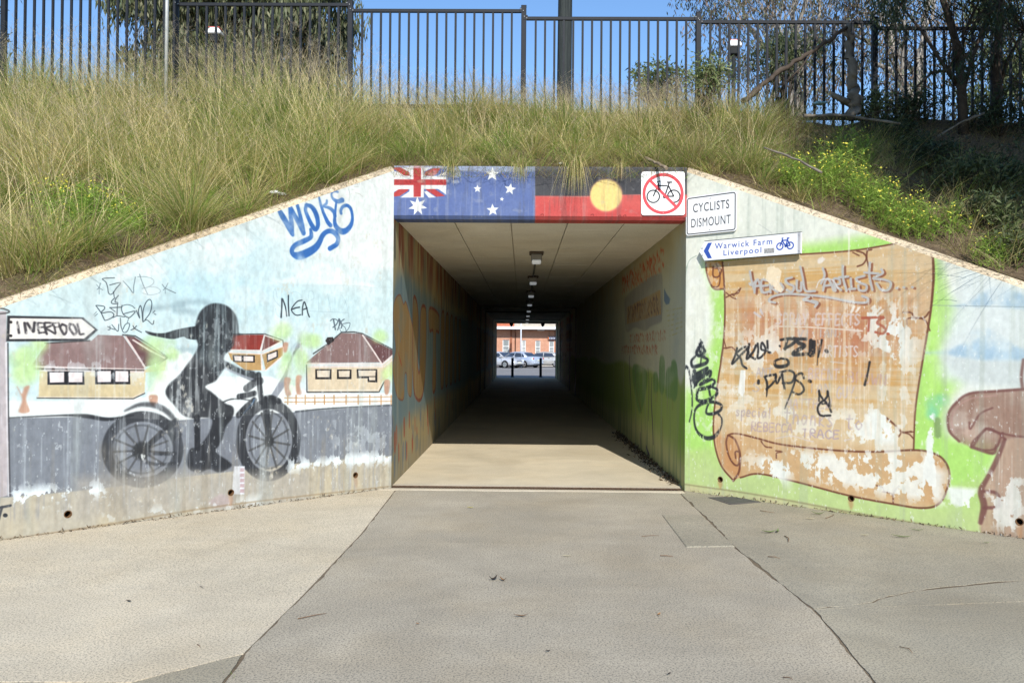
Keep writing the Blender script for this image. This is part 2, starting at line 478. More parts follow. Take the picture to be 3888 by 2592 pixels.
# ---- left wing wall: street with houses and a cyclist
def paint_left():
    c = Canvas(WLEN, 3.85, 290, (229, 238, 233), wall_map(OL, XL), 3)
    n1 = c.noise(.5, .3, 5); n2 = c.noise(.25, .9, 5); fine = c.noise(.03, .05, 3); streak = c.noise(.025, .7, 4); streak2 = c.noise(.06, 1.6, 4)
    patch = c.noise(.16, .2, 5); speck = c.noise(.022, .045, 3)
    # sky
    sky = c.region([(-2600, 330), (200, 180), (560, 160), (900, 110), (1200, 60), (1560, 240), (1960, 240), (1960, 900), (-2600, 900)], cA, .5)
    c.lay(sky * (.5 + .5 * n1), (201, 227, 229))
    c.lay(c.region([(800, 120), (1240, 60), (1340, 300), (1300, 560), (850, 420)], cA, .5) * n1 * .8, (190, 223, 230))
    c.lay(np.clip((n2 - .5) * 2.4, 0, 1) * .75, (238, 246, 244))
    for pts in ([(500, 248), (560, 235), (640, 205), (740, 190), (800, 215), (700, 240)], [(1300, 272), (1370, 250), (1440, 225), (1520, 180), (1600, 190), (1660, 215), (1700, 255), (1800, 290), (1500, 275)],
                [(960, 110), (1040, 60), (1180, 50), (1230, 100), (1140, 150)], [(1640, 120), (1760, 100), (1880, 110), (1880, 200), (1720, 180)]):
        c.poly(pts, (247, 250, 246), cA, .75, .05, True, .35 + .65 * n2)
    c.lay(c.region([(-2600, 330), (40, 330), (500, 190), (900, 60), (1560, -220), (1960, -330), (1960, -600), (-2600, -100)], cA, .8) * .8, (231, 238, 229))
    c.poly([(1560, -200), (1900, -300), (1900, 180), (1700, 190), (1560, 120)], (240, 243, 236), cA, .8, .25)
    c.stroke([(1300, 265), (1420, 280), (1700, 285), (1800, 295)], 5, (205, 222, 222), cA, .6, .02)
    for pts in ([(850, 370), (960, 360), (1010, 375)], [(860, 590), (980, 588), (1080, 592)], [(840, 405), (930, 410)], [(700, 395), (880, 380)]):
        c.stroke(pts, 26, (150, 172, 178), cA, .55, .06)
    c.lay(np.clip(streak2 - .55, 0, 1) * .35, (214, 226, 220))
    # white snow bank under the houses
    c.poly([(-2600, 780), (200, 840), (700, 820), (790, 640), (900, 600), (1050, 720), (1300, 720), (1480, 790), (1960, 800), (1960, 858), (1450, 888), (850, 935), (40, 925), (-2600, 960)], (246, 250, 246), cA, .95, .03)
    # road
    c.poly([(-2600, 950), (48, 920), (450, 912), (850, 930), (1450, 888), (1960, 852), (1960, 1098), (1430, 1138), (850, 1210), (480, 1262), (50, 1300), (-2600, 1350)], (130, 135, 142), cA, 1, .012)
    c.poly([(-2600, 950), (48, 920), (450, 912), (850, 930), (1450, 888), (1960, 852), (1960, 1098), (1430, 1138), (850, 1210), (480, 1262), (50, 1300), (-2600, 1350)], (150, 156, 163), cA, .5, .012, False, np.clip(streak * 1.4 - .3, 0, 1))
    c.poly([(500, 940), (880, 930), (1200, 900), (1200, 1200), (500, 1250)], (112, 114, 122), cA, .4, .3, False, n1)
    c.stroke([(40, 918), (300, 906), (420, 910), (520, 925), (640, 905)], [5, 8, 20, 16, 8], (40, 42, 46), cA, .9, .02)
    c.stroke([(1420, 888), (1600, 872), (1960, 852)], [8, 7, 6], (45, 48, 55), cA, .85, .02)
    c.stroke([(1400, 1132), (1600, 1135), (1960, 1105)], [9, 7, 4], (70, 76, 86), cA, .8, .02)
    c.stroke([(600, 1345), (720, 1320), (860, 1305), (1080, 1265)], [8, 12, 6, 3], (110, 112, 114), cA, .55, .03)
    # bare concrete foot
    c.poly([(-2600, 1345), (50, 1298), (480, 1258), (850, 1206), (1430, 1138), (1960, 1095), (1960, 1500), (850, 1700), (-2600, 2600)], (190, 182, 163), cA, .96, .02)
    c.poly([(-2600, 1345), (50, 1298), (480, 1258), (850, 1206), (1430, 1138), (1960, 1095), (1960, 1500), (850, 1700), (-2600, 2600)], (204, 188, 152), cA, .7, .1, False, np.clip(n2 * 1.6 - .5, 0, 1))
    c.poly([(-2600, 1345), (50, 1298), (480, 1258), (850, 1206), (1430, 1138), (1960, 1095), (1960, 1240), (850, 1330), (-2600, 1700)], (143, 145, 150), cA, .6, .08, False, np.clip(streak * 1.8 - .75, 0, 1))
    # left house
    T = dict(cr=cA)
    c.poly([(150, 668), (225, 560), (440, 548), (470, 520), (590, 524), (692, 672), (690, 690), (170, 688)], (150, 124, 120), **T)
    c.poly([(150, 668), (225, 560), (590, 524), (692, 672)], (132, 98, 94), cA, .35, .02, False, streak)
    c.poly([(600, 525), (645, 530), (806, 632), (760, 660), (700, 672)], (112, 80, 80), **T)
    c.poly([(190, 694), (692, 690), (756, 655), (798, 640), (792, 690), (700, 700), (695, 798), (640, 824), (186, 822)], (222, 206, 168), **T)
    c.poly([(190, 760), (692, 765), (640, 824), (186, 822)], (200, 178, 128), cA, .35, .06)
    for p in ([(155, 672), (430, 680), (694, 686)], [(190, 690), (450, 694), (690, 697)], [(604, 530), (650, 600), (696, 676)], [(640, 545), (720, 595), (800, 636)]):
        c.stroke(p, 8, (232, 214, 206), cA, 1, .008, False)
    for p in ([(215, 560), (430, 548)], [(590, 520), (650, 526), (730, 575), (806, 628), (760, 662)], [(190, 684), (690, 690)], [(180, 822), (640, 826), (694, 800)]):
        c.stroke(p, 6, (40, 36, 36), cA, .85, .012, False, False)
    c.stroke([(180, 818), (640, 820), (692, 796)], 4, (238, 225, 205), cA, 1, .008, False)
    for a, b, d, e in ((228, 694, 404, 759), (457, 688, 624, 757)):
        c.poly([(a, b), (d, b), (d + 2, e), (a, e)], (38, 38, 42), **T)
        m = (a + d) / 2 + 6
        c.poly([(a + 10, b + 6), (m - 14, b + 5), (m - 14, e - 12), (a + 12, e - 10)], (243, 230, 226), **T)
        c.poly([(m + 8, b + 5), (d - 8, b + 6), (d - 8, e - 12), (m + 8, e - 12)], (243, 230, 226), **T)
    # middle red house
    c.poly([(1120, 520), (1268, 520), (1248, 592), (1108, 590)], (146, 58, 50), **T)
    c.poly([(1272, 522), (1356, 552), (1258, 596)], (116, 62, 56), **T)
    c.poly([(1095, 604), (1250, 610), (1256, 690), (1180, 690), (1110, 640)], (196, 158, 104), **T)
    c.poly([(1258, 612), (1360, 574), (1358, 622), (1276, 692)], (186, 148, 92), **T)
    for p in ([(1108, 592), (1250, 598), (1270, 524)], [(1272, 522), (1356, 550), (1258, 600)], [(1100, 604), (1252, 611)], [(1258, 611), (1361, 574), (1360, 620), (1278, 690), (1258, 690), (1256, 612)]):
        c.stroke(p, 7, (240, 226, 216), cA, 1, .008, False)
    c.stroke([(1120, 517), (1272, 516), (1358, 546), (1362, 575)], 5, (40, 34, 34), cA, .9, .01, False)
    c.poly([(1117, 616), (1224, 618), (1224, 653), (1120, 649)], (36, 34, 36), **T)
    c.poly([(1124, 621), (1160, 622), (1160, 646), (1128, 644)], (240, 224, 214), **T); c.poly([(1170, 622), (1216, 623), (1216, 647), (1170, 646)], (240, 224, 214), **T)
    c.poly([(1280, 612), (1334, 592), (1336, 628), (1282, 652)], (36, 34, 36), **T); c.poly([(1286, 616), (1328, 600), (1328, 624), (1288, 642)], (240, 224, 214), **T)
    # right house
    c.poly([(1468, 655), (1520, 610), (1600, 545), (1640, 512), (1736, 514), (1828, 652)], (142, 116, 112), **T)
    c.poly([(1468, 655), (1640, 512), (1736, 514), (1828, 652)], (128, 96, 92), cA, .35, .02, False, streak)
    c.poly([(1740, 518), (1790, 545), (1900, 602), (1834, 660)], (108, 76, 76), **T)
    c.poly([(1562, 548), (1572, 532), (1598, 530), (1606, 548), (1576, 570)], (48, 42, 42), **T)
    c.poly([(1474, 668), (1836, 668), (1900, 615), (1900, 690), (1838, 745), (1824, 790), (1480, 792)], (227, 208, 176), **T)
    for p in ([(1470, 658), (1650, 660), (1830, 660)], [(1475, 672), (1836, 672)], [(1742, 522), (1790, 592), (1834, 660)], [(1834, 662), (1900, 606)], [(1845, 672), (1900, 626)]):
        c.stroke(p, 8, (236, 220, 212), cA, 1, .008, False)
    for p in ([(1505, 610), (1580, 560), (1640, 508), (1700, 506), (1740, 514), (1800, 545), (1900, 598)], [(1472, 665), (1474, 795)], [(1478, 795), (1820, 794), (1845, 745)]):
        c.stroke(p, 6, (40, 36, 36), cA, .85, .012, False)
    c.stroke([(1482, 786), (1815, 784), (1838, 742)], 6, (240, 228, 206), cA, 1, .008, False)
    for a, b, d, e in ((1514, 684, 1592, 733), (1618, 686, 1688, 732), (1713, 684, 1812, 728)):
        c.poly([(a, b), (d, b), (d, e), (a, e)], (40, 36, 36), **T)
        c.poly([(a + 8, b + 7), (d - 8, b + 6), (d - 10, e - 10), (a + 10, e - 10)], (230, 214, 190), **T)
    c.poly([(1764, 726), (1812, 726), (1812, 748), (1766, 746)], (40, 36, 36), **T); c.poly([(1772, 722), (1802, 722), (1802, 738), (1774, 738)], (230, 214, 190), **T)
    # side road
    c.poly([(1300, 812), (1362, 712), (1428, 556), (1446, 560), (1390, 660), (1372, 760), (1330, 820)], (146, 150, 158), cA, .9, .02)
    c.stroke([(1440, 545), (1400, 590), (1372, 640)], 14, (180, 200, 206), cA, .7, .02)
    c.stroke([(1448, 562), (1410, 610)], 8, (90, 96, 104), cA, .6, .02)
    # trees sprayed over
    def tree(cx, cy, rx, rz, col=(205, 232, 160), a=.85):
        for i in range(7):
            q = c.rng.normal(0, .33, 2)
            c.blob((cx + q[0] * rx, cy + q[1] * rz), rx * .8, col if i % 3 else (186, 222, 160), cA, a * .7, rz * .8, .25, .35 + .65 * patch)
    tree(125, 690, 95, 95); tree(140, 620, 70, 70); tree(185, 580, 60, 60); tree(742, 690, 62, 130, (200, 228, 165)); tree(742, 560, 70, 50); tree(832, 600, 48, 50)
    tree(1358, 498, 70, 60); tree(1492, 548, 66, 62); tree(1372, 690, 55, 75); tree(1442, 660, 55, 85); tree(1836, 530, 60, 50); tree(1868, 690, 48, 70, (200, 232, 150))
    for p in ([(82, 768), (104, 800), (118, 770), (142, 768), (126, 828), (142, 888), (90, 890), (106, 830)], [(716, 812), (756, 812), (752, 856), (726, 856)], [(1366, 730), (1396, 730), (1388, 770), (1398, 806), (1372, 806)],
              [(1422, 720), (1450, 720), (1440, 760), (1448, 802), (1424, 800)], [(1846, 740), (1872, 740), (1866, 800), (1848, 800)], [(1360, 560), (1384, 560), (1376, 600), (1362, 600)]):
        c.poly(p, (197, 150, 122), cA, .9, .025, True)
    # picket fence
    for y0, y1 in ((822, 816), (842, 838)): c.stroke([(1366, y0), (1600, y0 - 1), (1900, y1)], 5, (206, 160, 112), cA, .95, .008)
    for x in (1382, 1422, 1466, 1512, 1558, 1604, 1662, 1720, 1776, 1830, 1878): c.stroke([(x, 810), (x, 852)], 7, (204, 156, 106), cA, .95, .008)
    # painted sign post and its board
    c.poly([(-120, 405), (30, 405), (36, 1290), (-120, 1330)], (196, 186, 186), **T)
    c.poly([(-70, 410), (-10, 410), (0, 1290), (-70, 1330)], (176, 166, 170), cA, .6, .06)
    c.stroke([(30, 560), (36, 900), (44, 1290)], 9, (246, 240, 240), cA, .9, .012); c.stroke([(38, 560), (41, 900), (48, 1292)], 6, (40, 40, 44), cA, .85, .012)
    c.stroke([(-100, 392), (0, 393), (38, 402), (42, 412), (10, 418), (-100, 420)], 7, (70, 66, 66), cA, .9, .01)
    c.poly([(35, 428), (400, 436), (470, 497), (412, 550), (30, 552)], (40, 40, 44), cA, .95, .014)
    c.poly([(48, 440), (392, 444), (456, 494), (404, 538), (45, 540)], (243, 236, 226), **T)
    for p in ((240, 487), (240, 790)): c.stroke([(p[0], p[1]), (p[0] + 2, p[1] + 2)], 62, (46, 42, 42), cV, 1, .006)
    W = [([(395, 490), (405, 600), (425, 730)], 50), ([(550, 510), (565, 620), (585, 730)], 60), ([(610, 510), (680, 620), (745, 700), (760, 600), (770, 500)], 55), ([(780, 500), (1000, 510)], 36),
         ([(840, 510), (850, 620), (870, 735)], 46), ([(860, 605), (970, 600)], 36), ([(870, 730), (1010, 715)], 42), ([(990, 520), (1010, 640), (1045, 750)], 50), ([(1010, 500), (1150, 510), (1160, 560), (1030, 620), (1120, 680), (1230, 745)], 44),
         ([(1190, 510), (1220, 620), (1240, 720)], 42), ([(1230, 510), (1310, 510), (1310, 590), (1240, 600)], 34), ([(1390, 540), (1345, 600), (1400, 720), (1440, 760), (1490, 690), (1480, 580), (1390, 535)], 52),
         ([(1560, 540), (1550, 620), (1620, 730), (1660, 770), (1710, 700), (1650, 560), (1560, 530)], 52), ([(1730, 530), (1760, 640), (1785, 755), (1865, 750)], 48)]
    wear = np.clip(1.6 - np.clip(speck * 2.2 - .6, 0, 1.2), .25, 1)
    for p, w in W: c.stroke(p, w, (62, 58, 62), cV, .95, .012, True, False, wear)
    # the cyclist
    K = (40, 42, 46); body = np.clip(1.05 - .5 * np.clip((patch - .60) * 3, 0, 1) * np.clip(speck * 2.4 - .7, 0, 1), .4, 1)
    body2 = np.clip(body * (.9 + .2 * n1) * (1 - .28 * np.clip((streak - .52) * 5, 0, 1)) * (1 - .18 * np.clip((c.noise(.05, .25, 4) - .55) * 5, 0, 1)), 0, 1)
    def rp(p, a=.92, soft=.025): c.poly(p, K, cRi, a, soft, True, body2)
    def rs(p, w, a=.95, soft=.02, col=K): c.stroke(p, w, col, cRi, a, soft, True, False, body2)
    rp([(765, 270), (778, 200), (805, 135), (855, 88), (920, 66), (1000, 78), (1062, 120), (1100, 180), (1112, 250), (1118, 305), (1150, 318), (1092, 335), (1078, 400), (1050, 440), (1012, 472), (1000, 520), (1060, 555), (1130, 590), (1245, 615),
        (1262, 655), (1240, 695), (1120, 645), (1012, 592), (972, 632), (930, 690), (862, 722), (850, 745), (900, 782), (960, 832), (1012, 872), (1062, 892), (1078, 930), (1062, 990), (1012, 1060), (985, 1150), (962, 1200), (935, 1262),
        (1042, 1340), (1052, 1380), (960, 1425), (880, 1398), (800, 1425), (722, 1402), (692, 1330), (722, 1240), (790, 1215), (850, 1150), (890, 1072), (900, 1000), (832, 985), (740, 992), (660, 960), (602, 892), (542, 822), (526, 770), (560, 710),
        (620, 660), (660, 610), (720, 532), (772, 452), (788, 400), (772, 350)])
    rp([(790, 250), (760, 252), (690, 262), (600, 282), (520, 305), (440, 305), (365, 288), (395, 318), (500, 342), (590, 354), (670, 335), (705, 352), (790, 352)], .95, .012)
    rs([(1010, 590), (1120, 640), (1240, 684)], 20, .8, .015, (170, 176, 186))
    rs([(780, 985), (782, 1100), (785, 1230)], 52); rs([(610, 1010), (500, 1110), (390, 1205)], 46, .85); rs([(1115, 965), (1170, 905), (1240, 845)], 50); rs([(1275, 640), (1285, 740), (1300, 860)], 46)
    rs([(1330, 880), (1345, 1000), (1358, 1165)], 60); rs([(440, 1272), (520, 1275), (605, 1272)], 30, .8); rs([(380, 1345), (480, 1362), (600, 1350)], 26, .7); rs([(1330, 832), (1380, 826), (1436, 852)], 46); rs([(1120, 815), (1180, 805), (1240, 790)], 46)
    rs([(985, 862), (1050, 838), (1130, 835), (1200, 845)], 10); rs([(1240, 840), (1220, 880), (1160, 950)], 14, .6, .02, (110, 150, 190))
    rs([(1180, 750), (1250, 700), (1290, 690)], 60, .8)
    rp([(1330, 820), (1440, 830), (1460, 870), (1340, 880)], .8)
    def wheel(cx, cz, rx, rz, tyre, hub, n, skew, a):
        t = np.linspace(0, 2 * np.pi, 28, endpoint=False)
        c.stroke(np.stack([cx + rx * np.cos(t), cz + rz * np.sin(t)], 1), tyre, (50, 52, 56), cRi, a, .02, True, True, body2)
        c.stroke(np.stack([cx + skew + (rx - tyre * .55) * np.cos(t), cz + (rz - tyre * .5) * np.sin(t)], 1), 9, (146, 148, 152), cRi, .45, .015, True, True)
        c.stroke(np.stack([cx + skew * 1.6 + (rx - tyre * .85) * np.cos(t), cz + (rz - tyre * .8) * np.sin(t)], 1), 16, (76, 78, 82), cRi, .7 * a, .018, True, True)
        for k in range(n):
            q = 2 * np.pi * (k + .3) / n
            c.stroke([(cx + skew * 1.4, cz + 10), (cx + skew * 1.5 + (rx - tyre * .7) * math.cos(q), cz + (rz - tyre * .7) * math.sin(q))], 17, (74, 74, 74), cRi, .8 * a, .014, False)
        c.blob((cx + skew * 1.4, cz + 10), hub, (50, 52, 54), cRi, .95 * a, None, .6)
    wheel(345, 1240, 284, 264, 88, 92, 13, -8, .86); wheel(1356, 1166, 224, 290, 80, 54, 12, 2, .95)
    c.stroke([(200, 930), (330, 880), (480, 900), (590, 990), (650, 1120)], [14, 34, 46, 34, 20], (50, 52, 56), cRi, .75, .03)
    c.blob((345, 1300), 60, (232, 236, 232), cRi, .9, 60, .1, np.clip(speck * 5 - 2.6, 0, 1)); c.blob((1360, 1170), 60, (60, 60, 62), cRi, .4)
    c.poly([(-200, 1470), (700, 1400), (760, 1430), (1100, 1440), (1690, 1420), (1690, 1700), (-200, 1800)], (178, 172, 160), cRi, .72, .16, False, np.clip(.5 + n1, 0, 1))
    # white and brick post foot
    c.poly([(1078, 1375), (1164, 1375), (1160, 1600), (1060, 1600)], (236, 240, 246), cRi, .95, .012)
    for k in range(5): c.poly([(1128, 1390 + 42 * k), (1162, 1390 + 42 * k), (1160, 1420 + 42 * k), (1124, 1420 + 42 * k)], (186, 150, 150), cRi, .7, .012)
    c.poly([(1000, 1320), (1060, 1280), (1120, 1300), (1120, 1340), (1030, 1350)], (190, 168, 170), cA, .5, .04)
    c.lay(np.clip((patch - .76) * 9, 0, 1) * np.clip((speck - .52) * 4, 0, 1) * .4, (214, 202, 178))
    # WOKE
    B = (52, 106, 178)
    wk = [([(125, 490), (190, 610), (290, 780), (370, 920), (400, 990)], [60, 110, 115, 110, 70]), ([(385, 960), (380, 800), (360, 620), (345, 460)], [80, 95, 85, 66]), ([(345, 450), (430, 620), (530, 800), (600, 960)], [70, 90, 100, 90]),
          ([(600, 950), (580, 820), (530, 600), (465, 365)], [90, 85, 76, 66]), ([(650, 440), (640, 540), (700, 700), (780, 850), (830, 890), (870, 800), (840, 620), (760, 480), (660, 435)], [70, 72, 80, 95, 80, 86, 100, 90, 70]),
          ([(880, 250), (920, 420), (980, 600), (1050, 750), (1100, 810)], [28, 58, 66, 84, 90]), ([(1035, 355), (1025, 410), (970, 460), (1080, 490), (1160, 560), (1185, 640)], [46, 56, 40, 66, 76, 70]),
          ([(1240, 195), (1190, 178), (1130, 200), (1125, 270), (1160, 330), (1240, 370), (1320, 345)], [44, 50, 44, 44, 60, 80, 96]), ([(1210, 380), (1195, 520), (1180, 680), (1190, 800), (1250, 890), (1330, 930), (1420, 890), (1490, 790), (1510, 660), (1480, 510), (1410, 445), (1330, 470), (1295, 540), (1300, 590)], [40, 50, 66, 90, 110, 120, 100, 80, 62, 66, 66, 62, 62, 60]),
          ([(730, 890), (745, 970), (730, 1040), (600, 1110), (450, 1180), (385, 1270), (410, 1350), (520, 1380), (680, 1320), (820, 1230), (900, 1120), (950, 1010), (1020, 940), (1110, 920), (1200, 970), (1245, 1060), (1220, 1160), (1150, 1210), (1090, 1245)], [56, 76, 84, 96, 90, 88, 96, 150, 150, 130, 106, 96, 90, 96, 110, 96, 92, 92, 92])]
    for p, w in wk: c.stroke(p, w, B, cW, .97, .016)
    c.blob((560, 1440), 210, (150, 190, 220), cW, .5, 90)
    # thin marker tags
    ink = (46, 54, 62); gry = (104, 116, 122)
    tg = [([(530, 195), (280, 215), (350, 290), (385, 400), (400, 500), (440, 550), (500, 520), (560, 430), (655, 300), (430, 350)], 13, ink), ([(510, 490), (525, 600)], 13, ink), ([(715, 265), (830, 390), (930, 515), (940, 380), (975, 180)], 14, gry),
          ([(1065, 120), (1120, 290), (1180, 430), (1240, 550)], 14, gry), ([(1020, 172), (1200, 175), (1350, 230), (1360, 310), (1260, 385), (1120, 425)], 10, gry), ([(1260, 385), (1420, 400), (1510, 470), (1450, 530), (1280, 560), (1130, 520)], 8, gry),
          ([(150, 340), (210, 410), (285, 455)], 10, gry), ([(232, 310), (205, 400), (160, 445)], 12, gry), ([(205, 400), (205, 545)], 9, gry), ([(1545, 335), (1620, 420), (1830, 520)], 14, gry), ([(1670, 305), (1620, 400), (1570, 455)], 12, gry), ([(1610, 430), (1610, 530)], 9, gry),
          ([(615, 570), (560, 640), (545, 710), (600, 725), (590, 820), (585, 990)], 14, ink), ([(540, 620), (470, 690), (480, 740), (590, 750)], 14, ink), ([(135, 785), (240, 930), (300, 1050), (340, 1100), (480, 1040), (515, 970), (440, 920), (250, 940), (320, 850), (300, 800), (150, 780)], 15, ink),
          ([(430, 830), (690, 820)], 16, ink), ([(440, 835), (545, 915)], 12, ink), ([(500, 1040), (600, 1005), (750, 1028)], 13, ink), ([(690, 780), (680, 860), (720, 970), (820, 1040), (890, 1010), (965, 905), (730, 960)], 14, ink), ([(700, 790), (800, 765), (900, 790), (965, 845)], 11, ink),
          ([(995, 890), (1065, 1050), (1040, 900), (1080, 785), (1110, 880), (1135, 1130), (1140, 900), (1200, 720), (1280, 655), (1325, 740), (1290, 930), (1180, 1090)], 14, ink), ([(1140, 1130), (1220, 1090), (1340, 1185), (1370, 1100)], 12, ink), ([(90, 980), (150, 915)], 10, gry), ([(110, 1010), (170, 960)], 12, gry),
          ([(1350, 935), (1390, 895)], 18, gry), ([(1380, 960), (1410, 975)], 18, gry), ([(475, 1190), (600, 1330), (620, 1180)], 12, ink), ([(655, 1050), (670, 1220), (720, 1350), (800, 1330), (850, 1210), (830, 1160), (760, 1190), (710, 1290)], 12, ink), ([(835, 1050), (800, 1150)], 8, ink),
          ([(385, 1230), (450, 1265), (535, 1295)], 12, ink), ([(435, 1220), (435, 1290), (395, 1300)], 13, ink), ([(925, 1215), (960, 1270), (1105, 1355)], 14, ink), ([(1000, 1215), (950, 1270), (880, 1305)], 14, ink)]
    for p, w, k in tg: c.stroke(p, w * 1.25, k, cT, .9, .006)
    ne = [([(265, 420), (262, 600), (245, 880)], 40), ([(285, 430), (350, 620), (385, 850)], 34), ([(425, 340), (425, 560), (440, 840)], 34), ([(765, 455), (660, 480), (560, 580), (500, 690), (560, 790), (640, 830), (730, 815)], 26), ([(500, 690), (600, 650), (700, 630)], 32),
          ([(770, 820), (780, 620), (820, 500), (870, 620), (910, 780), (945, 870)], 32), ([(790, 690), (890, 650)], 28)]
    for p, w in ne: c.stroke(p, w * 1.1, ink, cN, .93, .006)
    for p in ([(150, 400), (100, 180), (50, 300), (90, 460), (220, 610)], [(260, 230), (265, 420)], [(480, 280), (600, 245), (740, 330), (760, 430)], [(500, 280), (545, 540)], [(920, 400), (950, 230), (1040, 260), (1060, 400), (960, 470)], [(1180, 320), (1170, 700)], [(1390, 300), (1450, 560), (1470, 740)], [(1580, 380), (1580, 740)],
              [(1750, 320), (1850, 520), (1930, 880)], [(1880, 390), (1780, 660)], [(960, 725), (1400, 745), (1920, 765)], [(105, 660), (130, 800), (210, 880)]): c.stroke(p, 9, (160, 186, 196), cN, .75, .005)
    pa = [([(1465, 965), (1520, 925), (1600, 930), (1640, 960)], 22), ([(1545, 930), (1570, 1080), (1590, 1180)], 36), ([(1680, 920), (1620, 1050), (1530, 1130)], 26), ([(1680, 920), (1690, 1050), (1650, 1190)], 30), ([(1690, 930), (1750, 1060), (1740, 1140)], 34), ([(1810, 925), (1740, 980), (1690, 1090)], 24),
          ([(1700, 1140), (1720, 1220), (1790, 1250), (1860, 1220), (1920, 1150), (1955, 1030), (1890, 1020), (1760, 1060), (1830, 1130), (1860, 1220)], 17)]
    for p, w in pa: c.stroke(p, w * 1.1, (84, 96, 106), cN, .9, .006)
    # old scratched tag near the lintel
    for p in ([(130, 1215), (140, 1205), (250, 1205)],): pass
    for x in (1548, 1580, 1612, 1650, 1690): c.stroke([(x, 0 + (x % 3) * 6), (x - 8, 55)], 5, (150, 156, 150), cW, .7, .006)
    for p in ([(1540, 100), (1620, 95)], [(1560, 205), (1640, 230), (1700, 280)], [(1500, 145), (1545, 150)]): c.stroke(p, 9, (176, 172, 158), cW, .7, .008)
    # black mark at the left foot
    c.stroke([(-10, 1350), (50, 1338)], 12, (60, 64, 70), cA, .9, .01); c.stroke([(10, 1345), (0, 1380), (-8, 1410)], 12, (60, 64, 70), cA, .9, .01); c.stroke([(24, 1384), (27, 1386)], 18, (50, 54, 58), cA, 1, .008)
    # wear: white flakes, streaks, chips
    def band(p, w, soft=.1): return c.region(p, cA, soft) * w
    wh = band([(60, 1270), (500, 1225), (520, 1290), (60, 1340)], .55) + band([(1380, 1118), (1900, 1085), (1900, 1135), (1380, 1175)], .6) + band([(780, 560), (960, 640), (860, 930), (700, 930)], .2, .2) + band([(960, 380), (1150, 420), (1150, 700), (950, 800)], .16, .2) + \
         band([(180, 640), (700, 640), (700, 760), (180, 700)], .3) + band([(500, 1380), (1250, 1290), (1250, 1335), (520, 1410)], .4) + band([(1600, 900), (1880, 880), (1880, 1110), (1600, 1130)], .2) + band([(40, 1250), (260, 1220), (260, 1330), (40, 1350)], .2)
    fl = np.clip((c.noise(.09, .10, 5) * .72 + streak * .14 + speck * .14) - .65 + .37 * np.clip(wh, 0, 1), 0, 1)
    c.lay(np.clip(fl * 22, 0, 1) * np.clip(wh * 1.5, 0, 1), (240, 248, 248))
    c.lay(np.clip((speck - .87) * 10, 0, 1) * .4 * c.region([(40, 600), (1880, 480), (1880, 1260), (40, 1400)], cA, .2), (238, 244, 244))
    c.lay(np.clip((streak - .66) * 4, 0, 1) * .28 * c.region([(-2600, 500), (1900, 480), (1900, 1260), (-2600, 1400)], cA, .2), (226, 234, 234))
    c.lay(np.clip((streak2 - .62) * 5, 0, 1) * .3 * c.region([(-2600, 1150), (1900, 1000), (1900, 1330), (-2600, 1600)], cA, .1), (150, 140, 122))
    c.stroke([(0, 1508), (500, 1432), (1100, 1335), (1880, 1245)], [10, 8, 8, 6], (150, 126, 92), cA, .6, .02)
    for x, y in ((1108, 1276), (1708, 1196)): c.stroke([(x, y + 14), (x + 2, y + 40), (x + 2, y + 60)], [22, 18, 8], (190, 150, 112), cA, .5, .03)
    c.lay(np.clip((c.noise(.12, .8, 5) - .62) * 4, 0, 1) * .28, (176, 184, 178)); c.lay(np.clip((c.noise(.3, .35, 5) - .64) * 5, 0, 1) * .35 * c.region([(-2600, 600), (1960, 480), (1960, -600), (-2600, -600)], cA, .3), (244, 246, 240))
    for u in (1.2, 2.4, 3.6, 4.8, 6.0): c.stroke([(u, 0), (u, 3.8)], .006, (170, 170, 160), None, .22, .006, False)
    c.im *= (1 + (fine[..., None] - .5) * .10)
    return c.image('street_mural', KL)

